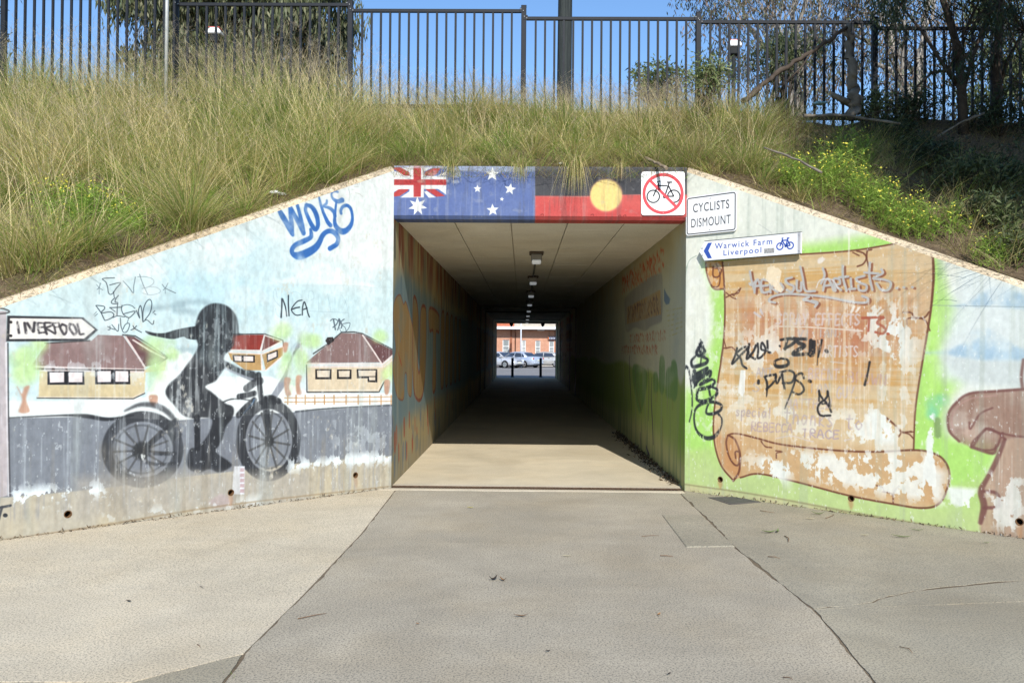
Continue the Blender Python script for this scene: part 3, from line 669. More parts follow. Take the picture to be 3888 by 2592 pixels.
# ---- right wing wall: old parchment scroll on green
def paint_right():
    c = Canvas(WLEN, 3.85, 290, (233, 233, 216), wall_map(OR, XR), 9)
    n1 = c.noise(.5, .3, 5); n2 = c.noise(.25, .9, 5); fine = c.noise(.03, .05, 3); streak = c.noise(.022, .6, 4); streak2 = c.noise(.06, 1.5, 4)
    patch = c.noise(.16, .2, 5); speck = c.noise(.02, .045, 3); hz = c.noise(.7, .035, 4); flake = c.noise(.10, .12, 5)
    T = dict(cr=cR)
    c.lay(np.clip((streak2 - .45) * 1.6, 0, 1) * .38, (210, 216, 202))
    G = (176, 222, 112)
    c.poly([(60, 1500), (60, 840), (120, 780), (130, 640), (190, 560), (190, 300), (150, 170), (300, 110), (620, 90), (1000, 40), (1100, 60), (1260, 120), (1330, 330), (1440, 420), (1300, 600), (1420, 700), (1330, 830), (1330, 1000), (1560, 1060), (1500, 1250), (1480, 1500)], G, cR, .97, .16, True)
    c.poly([(60, 1500), (60, 1080), (240, 1050), (420, 1180), (1060, 1320), (1500, 1200), (1500, 1600)], (184, 212, 126), cR, .9, .12)
    c.poly([(1210, 120), (1300, 250), (1300, 600), (1230, 900), (1230, 300)], (196, 236, 128), cR, .6, .15)
    c.lay(c.region([(60, 1100), (1700, 1400), (1700, 1700), (60, 1700)], cR, .3) * .55, (196, 206, 150))
    c.lay(c.region([(60, 1235), (430, 1290), (1000, 1400), (1700, 1510), (1700, 1700), (60, 1700)], cR, .06) * .8 * (.4 + .6 * n1), (205, 186, 150))
    # right sky with flat clouds
    c.poly([(1420, 200), (1700, 300), (2700, 500), (2700, 800), (1700, 770), (1400, 760), (1290, 690), (1330, 440)], (224, 230, 224), cR, .95, .2, True)
    c.poly([(1290, 625), (1700, 640), (1700, 780), (1400, 740)], (208, 214, 208), cR, .8, .1)
    for p in ([(1340, 384), (1420, 372), (1470, 330), (1540, 290), (1600, 278), (1660, 310), (1720, 350), (1720, 396), (1500, 384)], [(1212, 606), (1330, 592), (1420, 550), (1440, 505), (1520, 488), (1580, 520), (1640, 570), (1720, 600), (1720, 640), (1500, 640), (1380, 622)]):
        c.poly(p, (180, 206, 220), cR, .8, .07, False, np.clip(n1 * 1.3 - .1, 0, 1)); c.poly(p, (158, 188, 208), cR, .6, .05, False, np.clip((patch - .4) * 3, 0, 1))
    c.stroke([(1240, 378), (1500, 383), (1692, 386)], 3, (130, 140, 140), cR, .7, .008)
    # teal tree
    for q in ((1262, 850, 62), (1300, 830, 46), (1250, 900, 44)): c.blob((q[0], q[1]), q[2], (122, 200, 168), cR, .75, None, .2, np.clip(patch + .2, 0, 1))
    c.stroke([(1276, 930), (1278, 1000)], 30, (120, 140, 96), cR, .7, .03)
    # parchment
    scroll = [(168, 170), (250, 166), (420, 146), (620, 132), (900, 112), (1010, 94), (1110, 76), (1180, 80), (1236, 100), (1252, 135), (1258, 230), (1252, 330), (1242, 420), (1226, 520), (1196, 700), (1172, 860), (1166, 960), (1162, 1072), (1240, 1082), (1300, 1112), (1330, 1172), (1326, 1250),
              (1282, 1330), (1200, 1350), (1060, 1330), (850, 1290), (600, 1225), (420, 1186), (330, 1202), (295, 1220), (240, 1150), (210, 1060), (200, 960), (206, 880), (216, 780), (236, 650), (250, 540), (256, 430), (258, 330), (248, 300), (215, 300), (180, 270), (166, 220)]
    sm = c.region(scroll, cR, .015)
    c.lay(sm, (216, 190, 148))
    c.lay(sm * np.clip((hz - .42) * 3, 0, 1) * c.region([(240, 150), (1250, 90), (1260, 900), (200, 900)], cR, .4) * .6, (208, 164, 102))
    c.lay(sm * c.region([(255, 170), (900, 110), (1050, 150), (1000, 420), (260, 400)], cR, .5) * np.clip((hz - .3) * 2, 0, 1) * .42, (206, 156, 86))
    rust = c.region([(330, 380), (1160, 350), (1120, 560), (900, 700), (480, 620), (330, 560)], cR, .5)
    c.lay(sm * rust * np.clip(.25 + 1.1 * (1 - streak), 0, 1) * (.6 + .4 * n1) * .85, (182, 112, 82))
    c.lay(sm * c.region([(215, 640), (420, 620), (1150, 640), (1130, 840), (700, 850), (220, 860)], cR, .3) * np.clip((hz - .25) * 1.8, 0, 1) * .66, (204, 154, 88))
    c.lay(sm * c.region([(980, 130), (1250, 100), (1250, 420), (1150, 330)], cR, .4) * .6, (216, 186, 146))
    c.lay(sm * c.region([(200, 960), (520, 1020), (1170, 1090), (1330, 1120), (1330, 1360), (300, 1230)], cR, .12) * .6, (200, 156, 106))
    c.lay(sm * c.region([(1210, 1100), (1335, 1120), (1330, 1330), (1260, 1340)], cR, .2) * .6, (192, 142, 94))
    c.lay(sm * c.region([(200, 1000), (330, 1010), (330, 1215), (230, 1150)], cR, .05) * .6, (194, 134, 82))
    c.poly([(162, 168), (246, 166), (250, 298), (206, 300), (178, 262)], (206, 146, 80), cR, .9, .02)
    br = (112, 68, 50)
    L = [([(620, 134), (780, 124), (900, 112), (1010, 94), (1110, 76)], 7), ([(1230, 98), (1252, 140), (1258, 230), (1252, 330), (1242, 420), (1226, 520), (1196, 700), (1172, 860), (1166, 960), (1162, 1070)], [11, 11, 12, 11, 10, 10, 9, 9, 8, 8]),
         ([(244, 172), (250, 240), (254, 310), (256, 420), (250, 540), (240, 630), (224, 730), (208, 850), (200, 960), (210, 1060), (240, 1150), (296, 1218)], 8), ([(164, 176), (168, 220), (182, 265), (206, 300), (250, 300)], 8),
         ([(200, 190), (200, 238), (226, 240), (238, 205), (196, 200)], 7), ([(214, 180), (232, 230), (226, 285), (196, 290)], 6),
         ([(330, 300), (318, 320), (290, 326), (262, 340)], 6), ([(262, 318), (290, 340), (310, 348)], 5), ([(290, 326), (300, 332)], 6),
         ([(890, 118), (920, 128), (936, 150), (920, 180), (892, 192)], 7), ([(936, 150), (940, 118), (960, 112)], 7), ([(936, 150), (950, 210)], 6),
         ([(1112, 412), (1150, 414), (1170, 438), (1214, 436), (1236, 410)], 7), ([(1130, 470), (1134, 442), (1190, 440), (1222, 456), (1240, 500)], 6), ([(235, 650), (245, 590), (262, 584), (290, 580), (310, 600)], 6), ([(250, 540), (262, 584)], 5),
         ([(1032, 918), (1070, 950), (1106, 985), (1150, 984)], 8), ([(1106, 985), (1090, 1008)], 6), ([(1110, 988), (1140, 996), (1162, 1018)], 6),
         ([(270, 1002), (290, 994), (330, 996), (420, 1018), (520, 1044), (700, 1066), (860, 1078), (1000, 1080), (1162, 1072), (1240, 1082), (1300, 1112), (1332, 1172), (1326, 1250), (1282, 1330), (1200, 1350), (1060, 1330), (850, 1290), (600, 1225), (420, 1186), (330, 1204)], 8),
         ([(270, 1002), (262, 1040), (275, 1100), (300, 1140), (322, 1140), (326, 1085), (306, 1082), (308, 1110)], 8), ([(275, 1002), (304, 1022), (324, 1070), (330, 1120), (322, 1180), (296, 1220)], 9),
         ([(985, 1242), (1010, 1250), (1022, 1272)], 6), ([(1015, 1272), (1050, 1278), (1062, 1290), (1064, 1330)], 6), ([(1062, 1290), (1072, 1266), (1092, 1244)], 7), ([(430, 1030), (450, 1055), (480, 1060)], 6), ([(500, 1075), (530, 1080), (505, 1086), (503, 1110)], 6)]
    for p, w in L: c.stroke(p, w if hasattr(w, '__len__') else w * 1.15, br, cR, .93, .012)
    for p in ([(870, 125), (900, 140)], [(1150, 985), (1162, 985)], [(300, 328), (332, 296)]): c.stroke(p, 6, br, cR, .9, .01)
    # headline with its brown shadow
    H = [[(385, 210), (400, 300), (430, 400)], [(380, 330), (400, 345), (450, 300)], [(430, 420), (440, 330), (460, 290), (480, 330), (500, 415)], [(415, 360), (495, 350)], [(560, 300), (500, 300), (510, 415), (575, 410)], [(510, 355), (560, 350)], [(590, 420), (585, 310), (630, 310), (640, 350), (590, 365), (660, 415)],
         [(680, 330), (665, 370), (690, 410), (715, 370), (690, 330)], [(800, 270), (740, 290), (760, 330), (820, 360), (800, 415), (750, 395)], [(850, 300), (850, 390), (890, 400), (895, 320)], [(885, 165), (910, 280), (935, 400), (1030, 405)],
         [(1108, 180), (1125, 250), (1090, 330)], [(1110, 400), (1130, 310), (1160, 285), (1190, 330), (1215, 400)], [(1120, 355), (1200, 345)], [(1235, 400), (1215, 290), (1270, 290), (1275, 335), (1225, 345), (1290, 395)], [(1305, 155), (1310, 280), (1345, 400)], [(1270, 270), (1360, 262)], [(1385, 280), (1390, 380), (1370, 385), (1430, 382)],
         [(1520, 255), (1440, 280), (1470, 320), (1540, 350), (1530, 400), (1470, 395), (1460, 350)], [(1575, 125), (1570, 250), (1600, 395)], [(1520, 222), (1660, 232)], [(1690, 190), (1700, 230), (1610, 280), (1700, 290), (1780, 320), (1760, 390), (1690, 395), (1640, 330)], [(1840, 375), (1846, 378)], [(1910, 368), (1916, 370)], [(1995, 366), (2000, 368)],
         [(635, 520), (575, 505), (600, 465), (720, 435), (900, 440), (1150, 465), (1380, 510), (1530, 520), (1555, 480), (1500, 455)], [(1050, 530), (960, 500), (915, 490), (970, 465)], [(1000, 500), (1055, 520), (1030, 560)]]
    for q in H: c.stroke(np.array(q, float) + (22, 12), 25, (140, 86, 62), cS, .9, .012)
    for q in H: c.stroke(q, 24, (188, 184, 178), cS, .98, .01)
    c.poly([(540, 290), (560, 170), (640, 150), (700, 210), (680, 330), (720, 400), (690, 420), (600, 370)], (244, 224, 190), cS, .9, .012, False, np.clip((flake - .38) * 9, 0, 1))
    c.stroke([(1045, 370), (1080, 300), (1160, 285), (1220, 310), (1260, 380)], 12, (226, 220, 214), cS, .8, .012)
    c.poly([(1060, 130), (1060, 90), (1100, 70), (1130, 90), (1090, 130)], (236, 226, 214), cS, .8, .02, True)
    # brown boot shape at the far right
    cap = [(1700, 778), (1560, 788), (1430, 800), (1360, 850), (1326, 905), (1332, 980), (1382, 1030), (1440, 1060), (1540, 1090), (1562, 1060), (1605, 1022), (1700, 1010), (2600, 1140), (2600, 640)]
    stem = [(1610, 1020), (1555, 1130), (1512, 1210), (1480, 1272), (1498, 1340), (1478, 1420), (1490, 1530), (2600, 1700), (2600, 1060), (1700, 1008)]
    c.poly(stem, (192, 164, 138), cR, .9, .03); c.poly(stem, (160, 124, 104), cR, .6, .05, False, np.clip(streak2 * 1.3 - .2, 0, 1))
    c.poly(cap, (160, 128, 110), cR, .92, .03, False, np.clip(1.35 - .8 * n1, 0, 1)); c.poly(cap, (138, 102, 86), cR, .6, .05, False, np.clip(streak * 1.6 - .4, 0, 1)); c.poly(cap, (206, 190, 174), cR, .5, .05, False, np.clip((patch - .55) * 4, 0, 1))
    c.poly([(1400, 990), (1450, 930), (1480, 1000), (1440, 1050)], (206, 176, 156), cR, .9, .06, False, np.clip(patch + .2, 0, 1))
    bw = (118, 76, 70)
    for p, w in (([(1700, 780), (1560, 790), (1430, 802), (1362, 850), (1328, 905), (1334, 980), (1380, 1030)], 12), ([(1440, 1058), (1540, 1088), (1562, 1050)], 14), ([(1600, 1022), (1556, 1130), (1514, 1210), (1484, 1270), (1500, 1340), (1482, 1420)], [16, 22, 20, 26, 30, 20]),
                 ([(1450, 1050), (1510, 970), (1575, 995), (1600, 1020)], 10), ([(1510, 970), (1440, 1050), (1545, 1070), (1590, 990)], 9), ([(1700, 1010), (1620, 1000), (1520, 975)], 9), ([(1430, 940), (1436, 970), (1480, 900), (1540, 870)], 8), ([(1690, 640), (1680, 720), (1686, 780)], 14), ([(1500, 1270), (1560, 1280), (1570, 1340), (1500, 1350)], 16)):
        c.stroke(p, w, bw, cR, .85, .02)
    c.stroke([(1355, 990), (1345, 930), (1370, 868), (1440, 825), (1560, 810)], 6, (190, 150, 140), cR, .6, .02)
    # wear
    def band(p, w, soft=.15): return c.region(p, cR, soft) * w
    wh = band([(560, 1070), (1180, 1090), (1320, 1180), (1310, 1330), (1100, 1310), (640, 1210)], .56, .12) + band([(330, 1080), (560, 1080), (600, 1200), (340, 1180)], .35) + band([(880, 360), (1210, 420), (1180, 900), (1160, 1060), (880, 1060), (1020, 700)], .40, .3) + band([(260, 440), (520, 560), (480, 980), (220, 960)], .33, .3) + \
         band([(480, 850), (1000, 860), (1100, 1060), (520, 1020)], .38, .2) + band([(1330, 1250), (1460, 1260), (1440, 1360), (1340, 1330)], .8, .06) + band([(440, 1130), (560, 1150), (560, 1240), (440, 1200)], .6) + band([(380, 350), (1150, 340), (1150, 640), (400, 650)], .24, .2) + band([(1230, 900), (1260, 900), (1260, 1240), (1215, 1240)], .8, .04) + band([(1520, 1180), (1700, 1200), (1700, 1500), (1520, 1420)], .5, .1) + band([(70, 150), (250, 150), (220, 1000), (70, 1100)], .22, .1)
    wh = np.clip(wh, 0, 1)
    f2 = np.clip((flake * .74 + streak * .14 + speck * .12) - .63 + .36 * wh, 0, 1)
    c.lay(np.clip(f2 * 22, 0, 1) * np.clip(wh * 1.6, 0, 1) * .93, (240, 242, 233))
    c.lay(sm * np.clip((streak - .56) * 4, 0, 1) * c.region([(300, 350), (1220, 330), (1180, 1050), (220, 1050)], cR, .3) * .5, (236, 218, 192))
    c.lay(np.clip((speck - .87) * 12, 0, 1) * .5, (240, 242, 234))
    # faded lettering
    fd = np.clip(1.2 - np.clip((streak - .5) * 4, 0, 1) * .7 - np.clip((flake - .58) * 4, 0, 1) * .5, .2, 1)
    gr = (190, 176, 168)
    for t, a, b, h, cr, col in (("SPRAY EFFECTS", (640, 735), (1480, 742), 105, cS, (212, 192, 182)), ("VI·IAN·", (960, 84), (1480, 84), 78, cM, gr), ("ARTISTS", (1240, 305), (1640, 305), 115, cM, (222, 206, 196)), ("·ANT", (430, 525), (690, 530), 95, cM, gr), ("BRENT", (1080, 555), (1430, 560), 112, cM, (204, 180, 172)),
                               ("·BROWN", (1430, 580), (1960, 620), 108, cM, (196, 160, 150)), ("GUY.", (1390, 765), (1670, 765), 120, cM, (200, 184, 178)), ("IAN", (1080, 705), (1340, 705), 95, cM, gr), ("S", (450, 690), (560, 692), 95, cM, gr), ("MATTHEW.", (830, 885), (1420, 880), 105, cM, (196, 176, 166)),
                               ("special", (270, 965), (680, 985), 110, cM, (182, 164, 160)), ("thanks", (800, 1040), (1380, 1090), 165, cM, (190, 172, 168)), ("to", (1490, 1100), (1700, 1120), 150, cM, (184, 166, 168)), ("REBECCA", (440, 1130), (910, 1150), 92, cM, (184, 160, 158)), ("TRACE", (1000, 1200), (1440, 1220), 90, cM, (180, 160, 162))):
        c.text(t, a, b, h, 17 if cr is cM else 20, col, cr, .85, .009, fd, .06, (0, 0), 2)
    for p in ([(430, 620), (490, 662)], [(490, 590), (508, 632)]): c.stroke(p, 22, (206, 196, 192), cS, .9, .01)
    c.stroke([(640, 755), (1000, 765), (1500, 800)], 12, (232, 220, 204), cS, .9, .012, True, False, fd)
    for p in ([(850, 300), (1000, 300)], [(1335, 362), (1500, 382)], [(730, 1215), (900, 1190), (1060, 1235), (1140, 1250)], [(1490, 1240), (1580, 1215)]): c.stroke(p, 12, (214, 200, 190), cM, .8, .01)
    for p, w in (([(1500, 672), (1600, 668), (1705, 662)], 26), ([(1570, 672), (1560, 800)], 22), ([(1712, 672), (1668, 690), (1650, 725), (1700, 752), (1732, 790), (1700, 828), (1630, 812)], 24), ([(1750, 828), (1756, 830)], 26)): c.stroke(p, w, (170, 84, 60), cS, .85, .012)
    for p in ([(1420, 560), (1390, 615)], [(1470, 570), (1440, 610)], [(1680, 570), (1620, 640)], [(1705, 600), (1650, 650)]): c.stroke(p, 22, (240, 230, 214), cS, .85, .012)
    # black sprayed tags
    K = (38, 42, 48)
    tg = [([(255, 110), (235, 200), (200, 290), (240, 330), (300, 280), (290, 190)], [24, 44, 50, 46, 40, 24]), ([(290, 220), (320, 260), (310, 330), (280, 340)], 26), ([(270, 150), (250, 260), (270, 310)], 46), ([(190, 330), (130, 400), (150, 480), (250, 460), (330, 430), (350, 380), (290, 350)], [30, 40, 50, 56, 50, 40, 36]), ([(265, 350), (255, 450)], 22),
          ([(170, 540), (165, 640), (240, 590), (330, 520), (340, 500), (250, 560), (180, 600), (160, 680), (190, 730)], [56, 66, 70, 60, 40, 60, 66, 70, 50]), ([(160, 770), (230, 660), (330, 590), (390, 540), (385, 610), (300, 680), (250, 730), (330, 690), (420, 655), (450, 700), (380, 760), (250, 790)], [26, 56, 60, 44, 40, 44, 44, 44, 36, 36, 50, 56]),
          ([(220, 800), (205, 930), (300, 960), (400, 920), (480, 860), (480, 790), (380, 770), (390, 900)], [40, 44, 56, 46, 40, 36, 34, 32]), ([(390, 930), (360, 1000), (335, 1120), (430, 1130), (530, 1080), (540, 1010), (440, 970), (300, 980), (190, 1060), (165, 1200), (200, 1360), (310, 1460), (440, 1450), (530, 1330), (550, 1210), (500, 1130)], [36, 30, 34, 46, 40, 36, 44, 50, 34, 28, 36, 54, 56, 26, 26, 34]),
          ([(30, 500), (60, 480), (95, 540), (120, 700), (138, 900), (135, 1080), (100, 1240)], [56, 40, 26, 22, 22, 22, 18])]
    tw = np.clip(1.25 - np.clip((speck - .66) * 6, 0, 1), .3, 1)
    for p, w in tg: c.stroke(p, w, K, cB, .92, .02, True, False, tw)
    t2 = [([(290, 210), (270, 290), (235, 385), (330, 290), (410, 200), (350, 210), (290, 270), (330, 330), (350, 400), (395, 435)], 26), ([(425, 165), (415, 230), (400, 330), (470, 250), (500, 180)], 28), ([(410, 240), (440, 300), (490, 330)], 26), ([(520, 160), (525, 240), (520, 320), (570, 300), (610, 230), (570, 150), (560, 220), (625, 230), (628, 130)], 26), ([(640, 255), (660, 262)], 28),
          ([(780, 118), (860, 105), (950, 112), (900, 170), (820, 215)], [30, 34, 44, 36, 30]), ([(850, 120), (825, 220)], 30), ([(1060, 110), (970, 110), (975, 150), (1040, 185), (940, 250), (930, 280), (1080, 275)], [34, 40, 44, 46, 50, 46, 36]), ([(1115, 130), (1110, 280)], 50), ([(1150, 140), (1140, 270), (1110, 290)], 42), ([(1235, 120), (1220, 200), (1195, 310)], [26, 26, 18]), ([(1285, 240), (1292, 250)], 40), ([(765, 185), (770, 190)], 22),
          ([(780, 325), (715, 355), (725, 410), (800, 415), (860, 390), (850, 340), (780, 325)], [24, 28, 40, 42, 36, 26, 24]), ([(1190, 120), (1192, 250), (1184, 400)], 8), ([(530, 575), (528, 600)], 34), ([(600, 530), (625, 610), (620, 750)], [24, 28, 14]), ([(598, 528), (660, 512), (722, 512), (712, 560), (680, 610), (618, 668)], 26), ([(720, 500), (735, 600), (790, 500), (800, 560), (820, 660)], 26), ([(770, 480), (870, 460), (930, 500), (900, 590), (800, 600)], 26),
          ([(1035, 545), (1010, 490), (950, 520), (930, 600), (880, 740), (820, 885)], [24, 26, 24, 22, 20, 12]), ([(940, 560), (1010, 610), (1035, 680), (980, 725), (910, 700)], 24), ([(1095, 575), (1110, 582)], 36), ([(1770, 365), (1750, 480), (1715, 620)], [26, 22, 28]), ([(1205, 690), (1220, 740), (1270, 800), (1310, 840), (1340, 920)], 24), ([(1300, 690), (1290, 760), (1210, 830), (1190, 900), (1225, 960), (1330, 960)], 24), ([(1305, 700), (1320, 800), (1335, 860)], 20), ([(1205, 680), (1205, 800)], 18), ([(1240, 830), (1290, 830), (1325, 880)], 20)]
    for p, w in t2: c.stroke(p, w, (40, 40, 42), cM, .92, .014, True, False, np.clip(tw + .1, 0, 1))
    c.poly([(1000, 455), (1100, 460), (1060, 740), (1020, 800)], (240, 232, 214), (2700, 1250, .34014), 0)
    c.poly([(330, 455), (385, 455), (375, 700), (350, 755), (300, 700)], (246, 242, 232), cM, .95, .01)
    c.lay(np.clip((streak2 - .62) * 4, 0, 1) * .25, (170, 178, 160))
    c.lay(np.clip((streak - .66) * 5, 0, 1) * .35 * c.region([(1500, 1000), (2700, 1100), (2700, 1700), (1480, 1480)], cR, .2), (232, 226, 214))
    c.stroke([(850, -20), (852, 60), (850, 180)], [10, 8, 4], (246, 240, 224), cR, .8, .02)
    for p in ([(840, 5), (860, -10), (930, 10)], [(420, -10), (480, 30)]): c.stroke(p, 4, (190, 192, 184), cR, .6, .01)
    for x, y, k in ((232, 1214, 40), (860, 1306, 46), (1670, 1420, 95)): c.stroke([(x, y + 16), (x + 2, y + k * .6), (x + 2, y + k)], [24, 22, 10], (186, 136, 92), cR, .6, .03)
    c.stroke([(62, 1236), (430, 1290), (1000, 1395), (1692, 1505)], [8, 8, 10, 10], (128, 112, 84), cR, .55, .02)
    for p in ([(70, 200), (88, 160), (120, 140)], [(65, 240), (75, 190)]): c.stroke(p, 4, (150, 168, 150), cR, .7, .008)
    for u in (1.2, 2.4, 3.6, 4.8, 6.0): c.stroke([(u, 0), (u, 3.8)], .006, (170, 170, 160), None, .2, .006, False)
    c.im *= (1 + (fine[..., None] - .5) * .06)
    return c.image('scroll_mural', KR)

# ---- lintel: two flags side by side
def paint_lintel():
    c = Canvas(XW, 3.85, 330, (200, 196, 190), front_map, 21)
    n1 = c.noise(.4, .15, 4); streak = c.noise(.03, .4, 4); fine = c.noise(.02, .02, 3); pt = c.noise(.12, .1, 4)
    cLR = (2050, 600, .26786)
    c.poly([(-80, 60), (2104, 60), (2102, 900), (-80, 900)], (98, 116, 168), cLL, 1, .006)
    c.lay(c.region([(-80, 60), (2104, 60), (2102, 900), (-80, 900)], cLL, .01) * np.clip(n1 * 1.3 - .3, 0, 1) * .45, (128, 144, 184))
    c.poly([(-80, 60), (2104, 80), (2104, 190), (1500, 205), (900, 180), (-80, 150)], (172, 182, 202), cLL, .85, .03)
    wt = (240, 238, 234); rd = (190, 66, 66)
    c.poly([(62, 92), (838, 92), (838, 560), (62, 566)], (98, 118, 176), cLL, 1, .008)
    X = [([(70, 188), (70, 262), (300, 262), (360, 262), (360, 130), (250, 130), (200, 150), (330, 212)], wt), ([(70, 185), (132, 255), (70, 262)], wt), ([(70, 140), (190, 135), (322, 212), (318, 258), (240, 250)], rd), ([(480, 130), (480, 270), (835, 250), (835, 190), (700, 262), (560, 270), (520, 200), (640, 140)], wt), ([(525, 250), (540, 200), (640, 150), (760, 140), (700, 230), (640, 260)], rd),
         ([(70, 382), (320, 382), (300, 420), (120, 470), (70, 500)], wt), ([(80, 552), (90, 500), (180, 430), (305, 420), (300, 462), (180, 540)], rd), ([(185, 562), (310, 480), (340, 480), (330, 562)], wt), ([(520, 382), (835, 382), (835, 520), (720, 440), (560, 420)], wt), ([(520, 480), (560, 470), (690, 560), (590, 564)], wt), ([(535, 425), (640, 420), (820, 540), (700, 552), (560, 460)], rd),
         ([(318, 80), (522, 80), (520, 562), (316, 562)], wt), ([(64, 256), (838, 262), (838, 440), (64, 446)], wt), ([(372, 86), (482, 86), (478, 552), (374, 554)], rd), ([(66, 306), (838, 306), (838, 386), (66, 386)], rd)]
    for p, k in X: c.poly(p, k, cLL, 1, .012)
    c.poly([(560, 200), (640, 170), (700, 190), (690, 240), (620, 260)], (196, 168, 160), cLL, .55, .02, True, pt)
    c.poly([(430, 320), (520, 310), (520, 350), (440, 350)], (212, 160, 140), cLL, .6, .02, True)
    c.poly([(62, 80), (838, 85), (838, 150), (520, 150), (62, 130)], (206, 204, 208), cLL, .7, .02)
    c.stroke([(60, 140), (200, 130), (330, 155), (480, 135), (620, 120), (760, 150), (900, 185), (1300, 180)], 6, (120, 108, 100), cLL, .55, .006)
    def star(cx, cy, r, n, q, rot=-90):
        a = np.radians(rot + np.arange(2 * n) * 180 / n); rr = np.where(np.arange(2 * n) % 2 == 0, r, r * q)
        c.poly(np.stack([cx + rr * np.cos(a), cy + rr * np.sin(a)], 1), (246, 247, 242), cLL, 1, .006)
    star(432, 685, 136, 7, .46, -92); star(1490, 232, 104, 5, .42, -88); star(1280, 438, 58, 5, .45, -90); star(1742, 442, 86, 5, .42, -80); star(1626, 585, 30, 5, .5, -85); star(1496, 738, 90, 5, .42, -93)
    for p in ([(940, 220), (1020, 200), (1050, 240), (1000, 280), (940, 260)], [(920, 320), (1010, 320), (1010, 358), (925, 358)], [(840, 310), (880, 320), (860, 350)]): c.poly(p, (186, 192, 206), cLL, .7, .03, True)
    # black over red with the yellow disc
    c.poly([(-68, 60), (2200, 40), (2200, 540), (1400, 520), (700, 545), (-68, 545)], (72, 72, 76), cLR, 1, .008)
    c.lay(c.region([(-68, 60), (2200, 40), (2200, 540), (-68, 545)], cLR, .01) * np.clip(n1 * 1.4 - .4, 0, 1) * .3, (108, 106, 104))
    c.poly([(-68, 60), (2200, 40), (2200, 150), (-68, 180)], (116, 114, 112), cLR, .6, .06)
    c.poly([(-68, 540), (600, 548), (1200, 524), (2200, 520), (2200, 920), (-68, 920)], (210, 86, 82), cLR, 1, .03)
    c.lay(c.region([(-68, 545), (2200, 520), (2200, 920), (-68, 920)], cLR, .03) * np.clip(n1 * 1.3 - .2, 0, 1) * .4, (222, 116, 106))
    t = np.linspace(0, 2 * np.pi, 40, endpoint=False)
    c.poly(np.stack([940 + 236 * np.cos(t), 532 + 236 * np.sin(t)], 1), (238, 160, 140), cLR, .5, .05)
    c.poly(np.stack([938 + 224 * np.cos(t), 530 + 226 * np.sin(t)], 1), (246, 218, 138), cLR, 1, .035)
    c.lay(np.clip((streak - .62) * 4, 0, 1) * .2, (206, 202, 198)); c.lay(np.clip((c.noise(.05, .5, 4) - .6) * 5, 0, 1) * .22, (96, 92, 90)); c.lay(np.clip((pt - .78) * 6, 0, 1) * .22, (204, 202, 200))
    c.stroke([(2092, 100), (2096, 860)], 22, (150, 140, 134), cLR, .7, .02, False); c.stroke([(62, 90), (66, 860)], 10, (196, 196, 200), cLL, .6, .015, False)
    for x, y in ((640, 838), (1250, 832), (1340, 830)): c.blob((x, y), 14, (180, 180, 190), cLL, .8)
    for x, y in ((30, 810), (740, 812), (1130, 826), (1200, 824)): c.stroke([(x - 20, y), (x + 10, y - 14), (x + 20, y + 4)], 10, (120, 44, 40), cLR, .8, .006)
    c.im *= (1 + (fine[..., None] - .5) * .06)
    return c.image('flag_mural', KF)

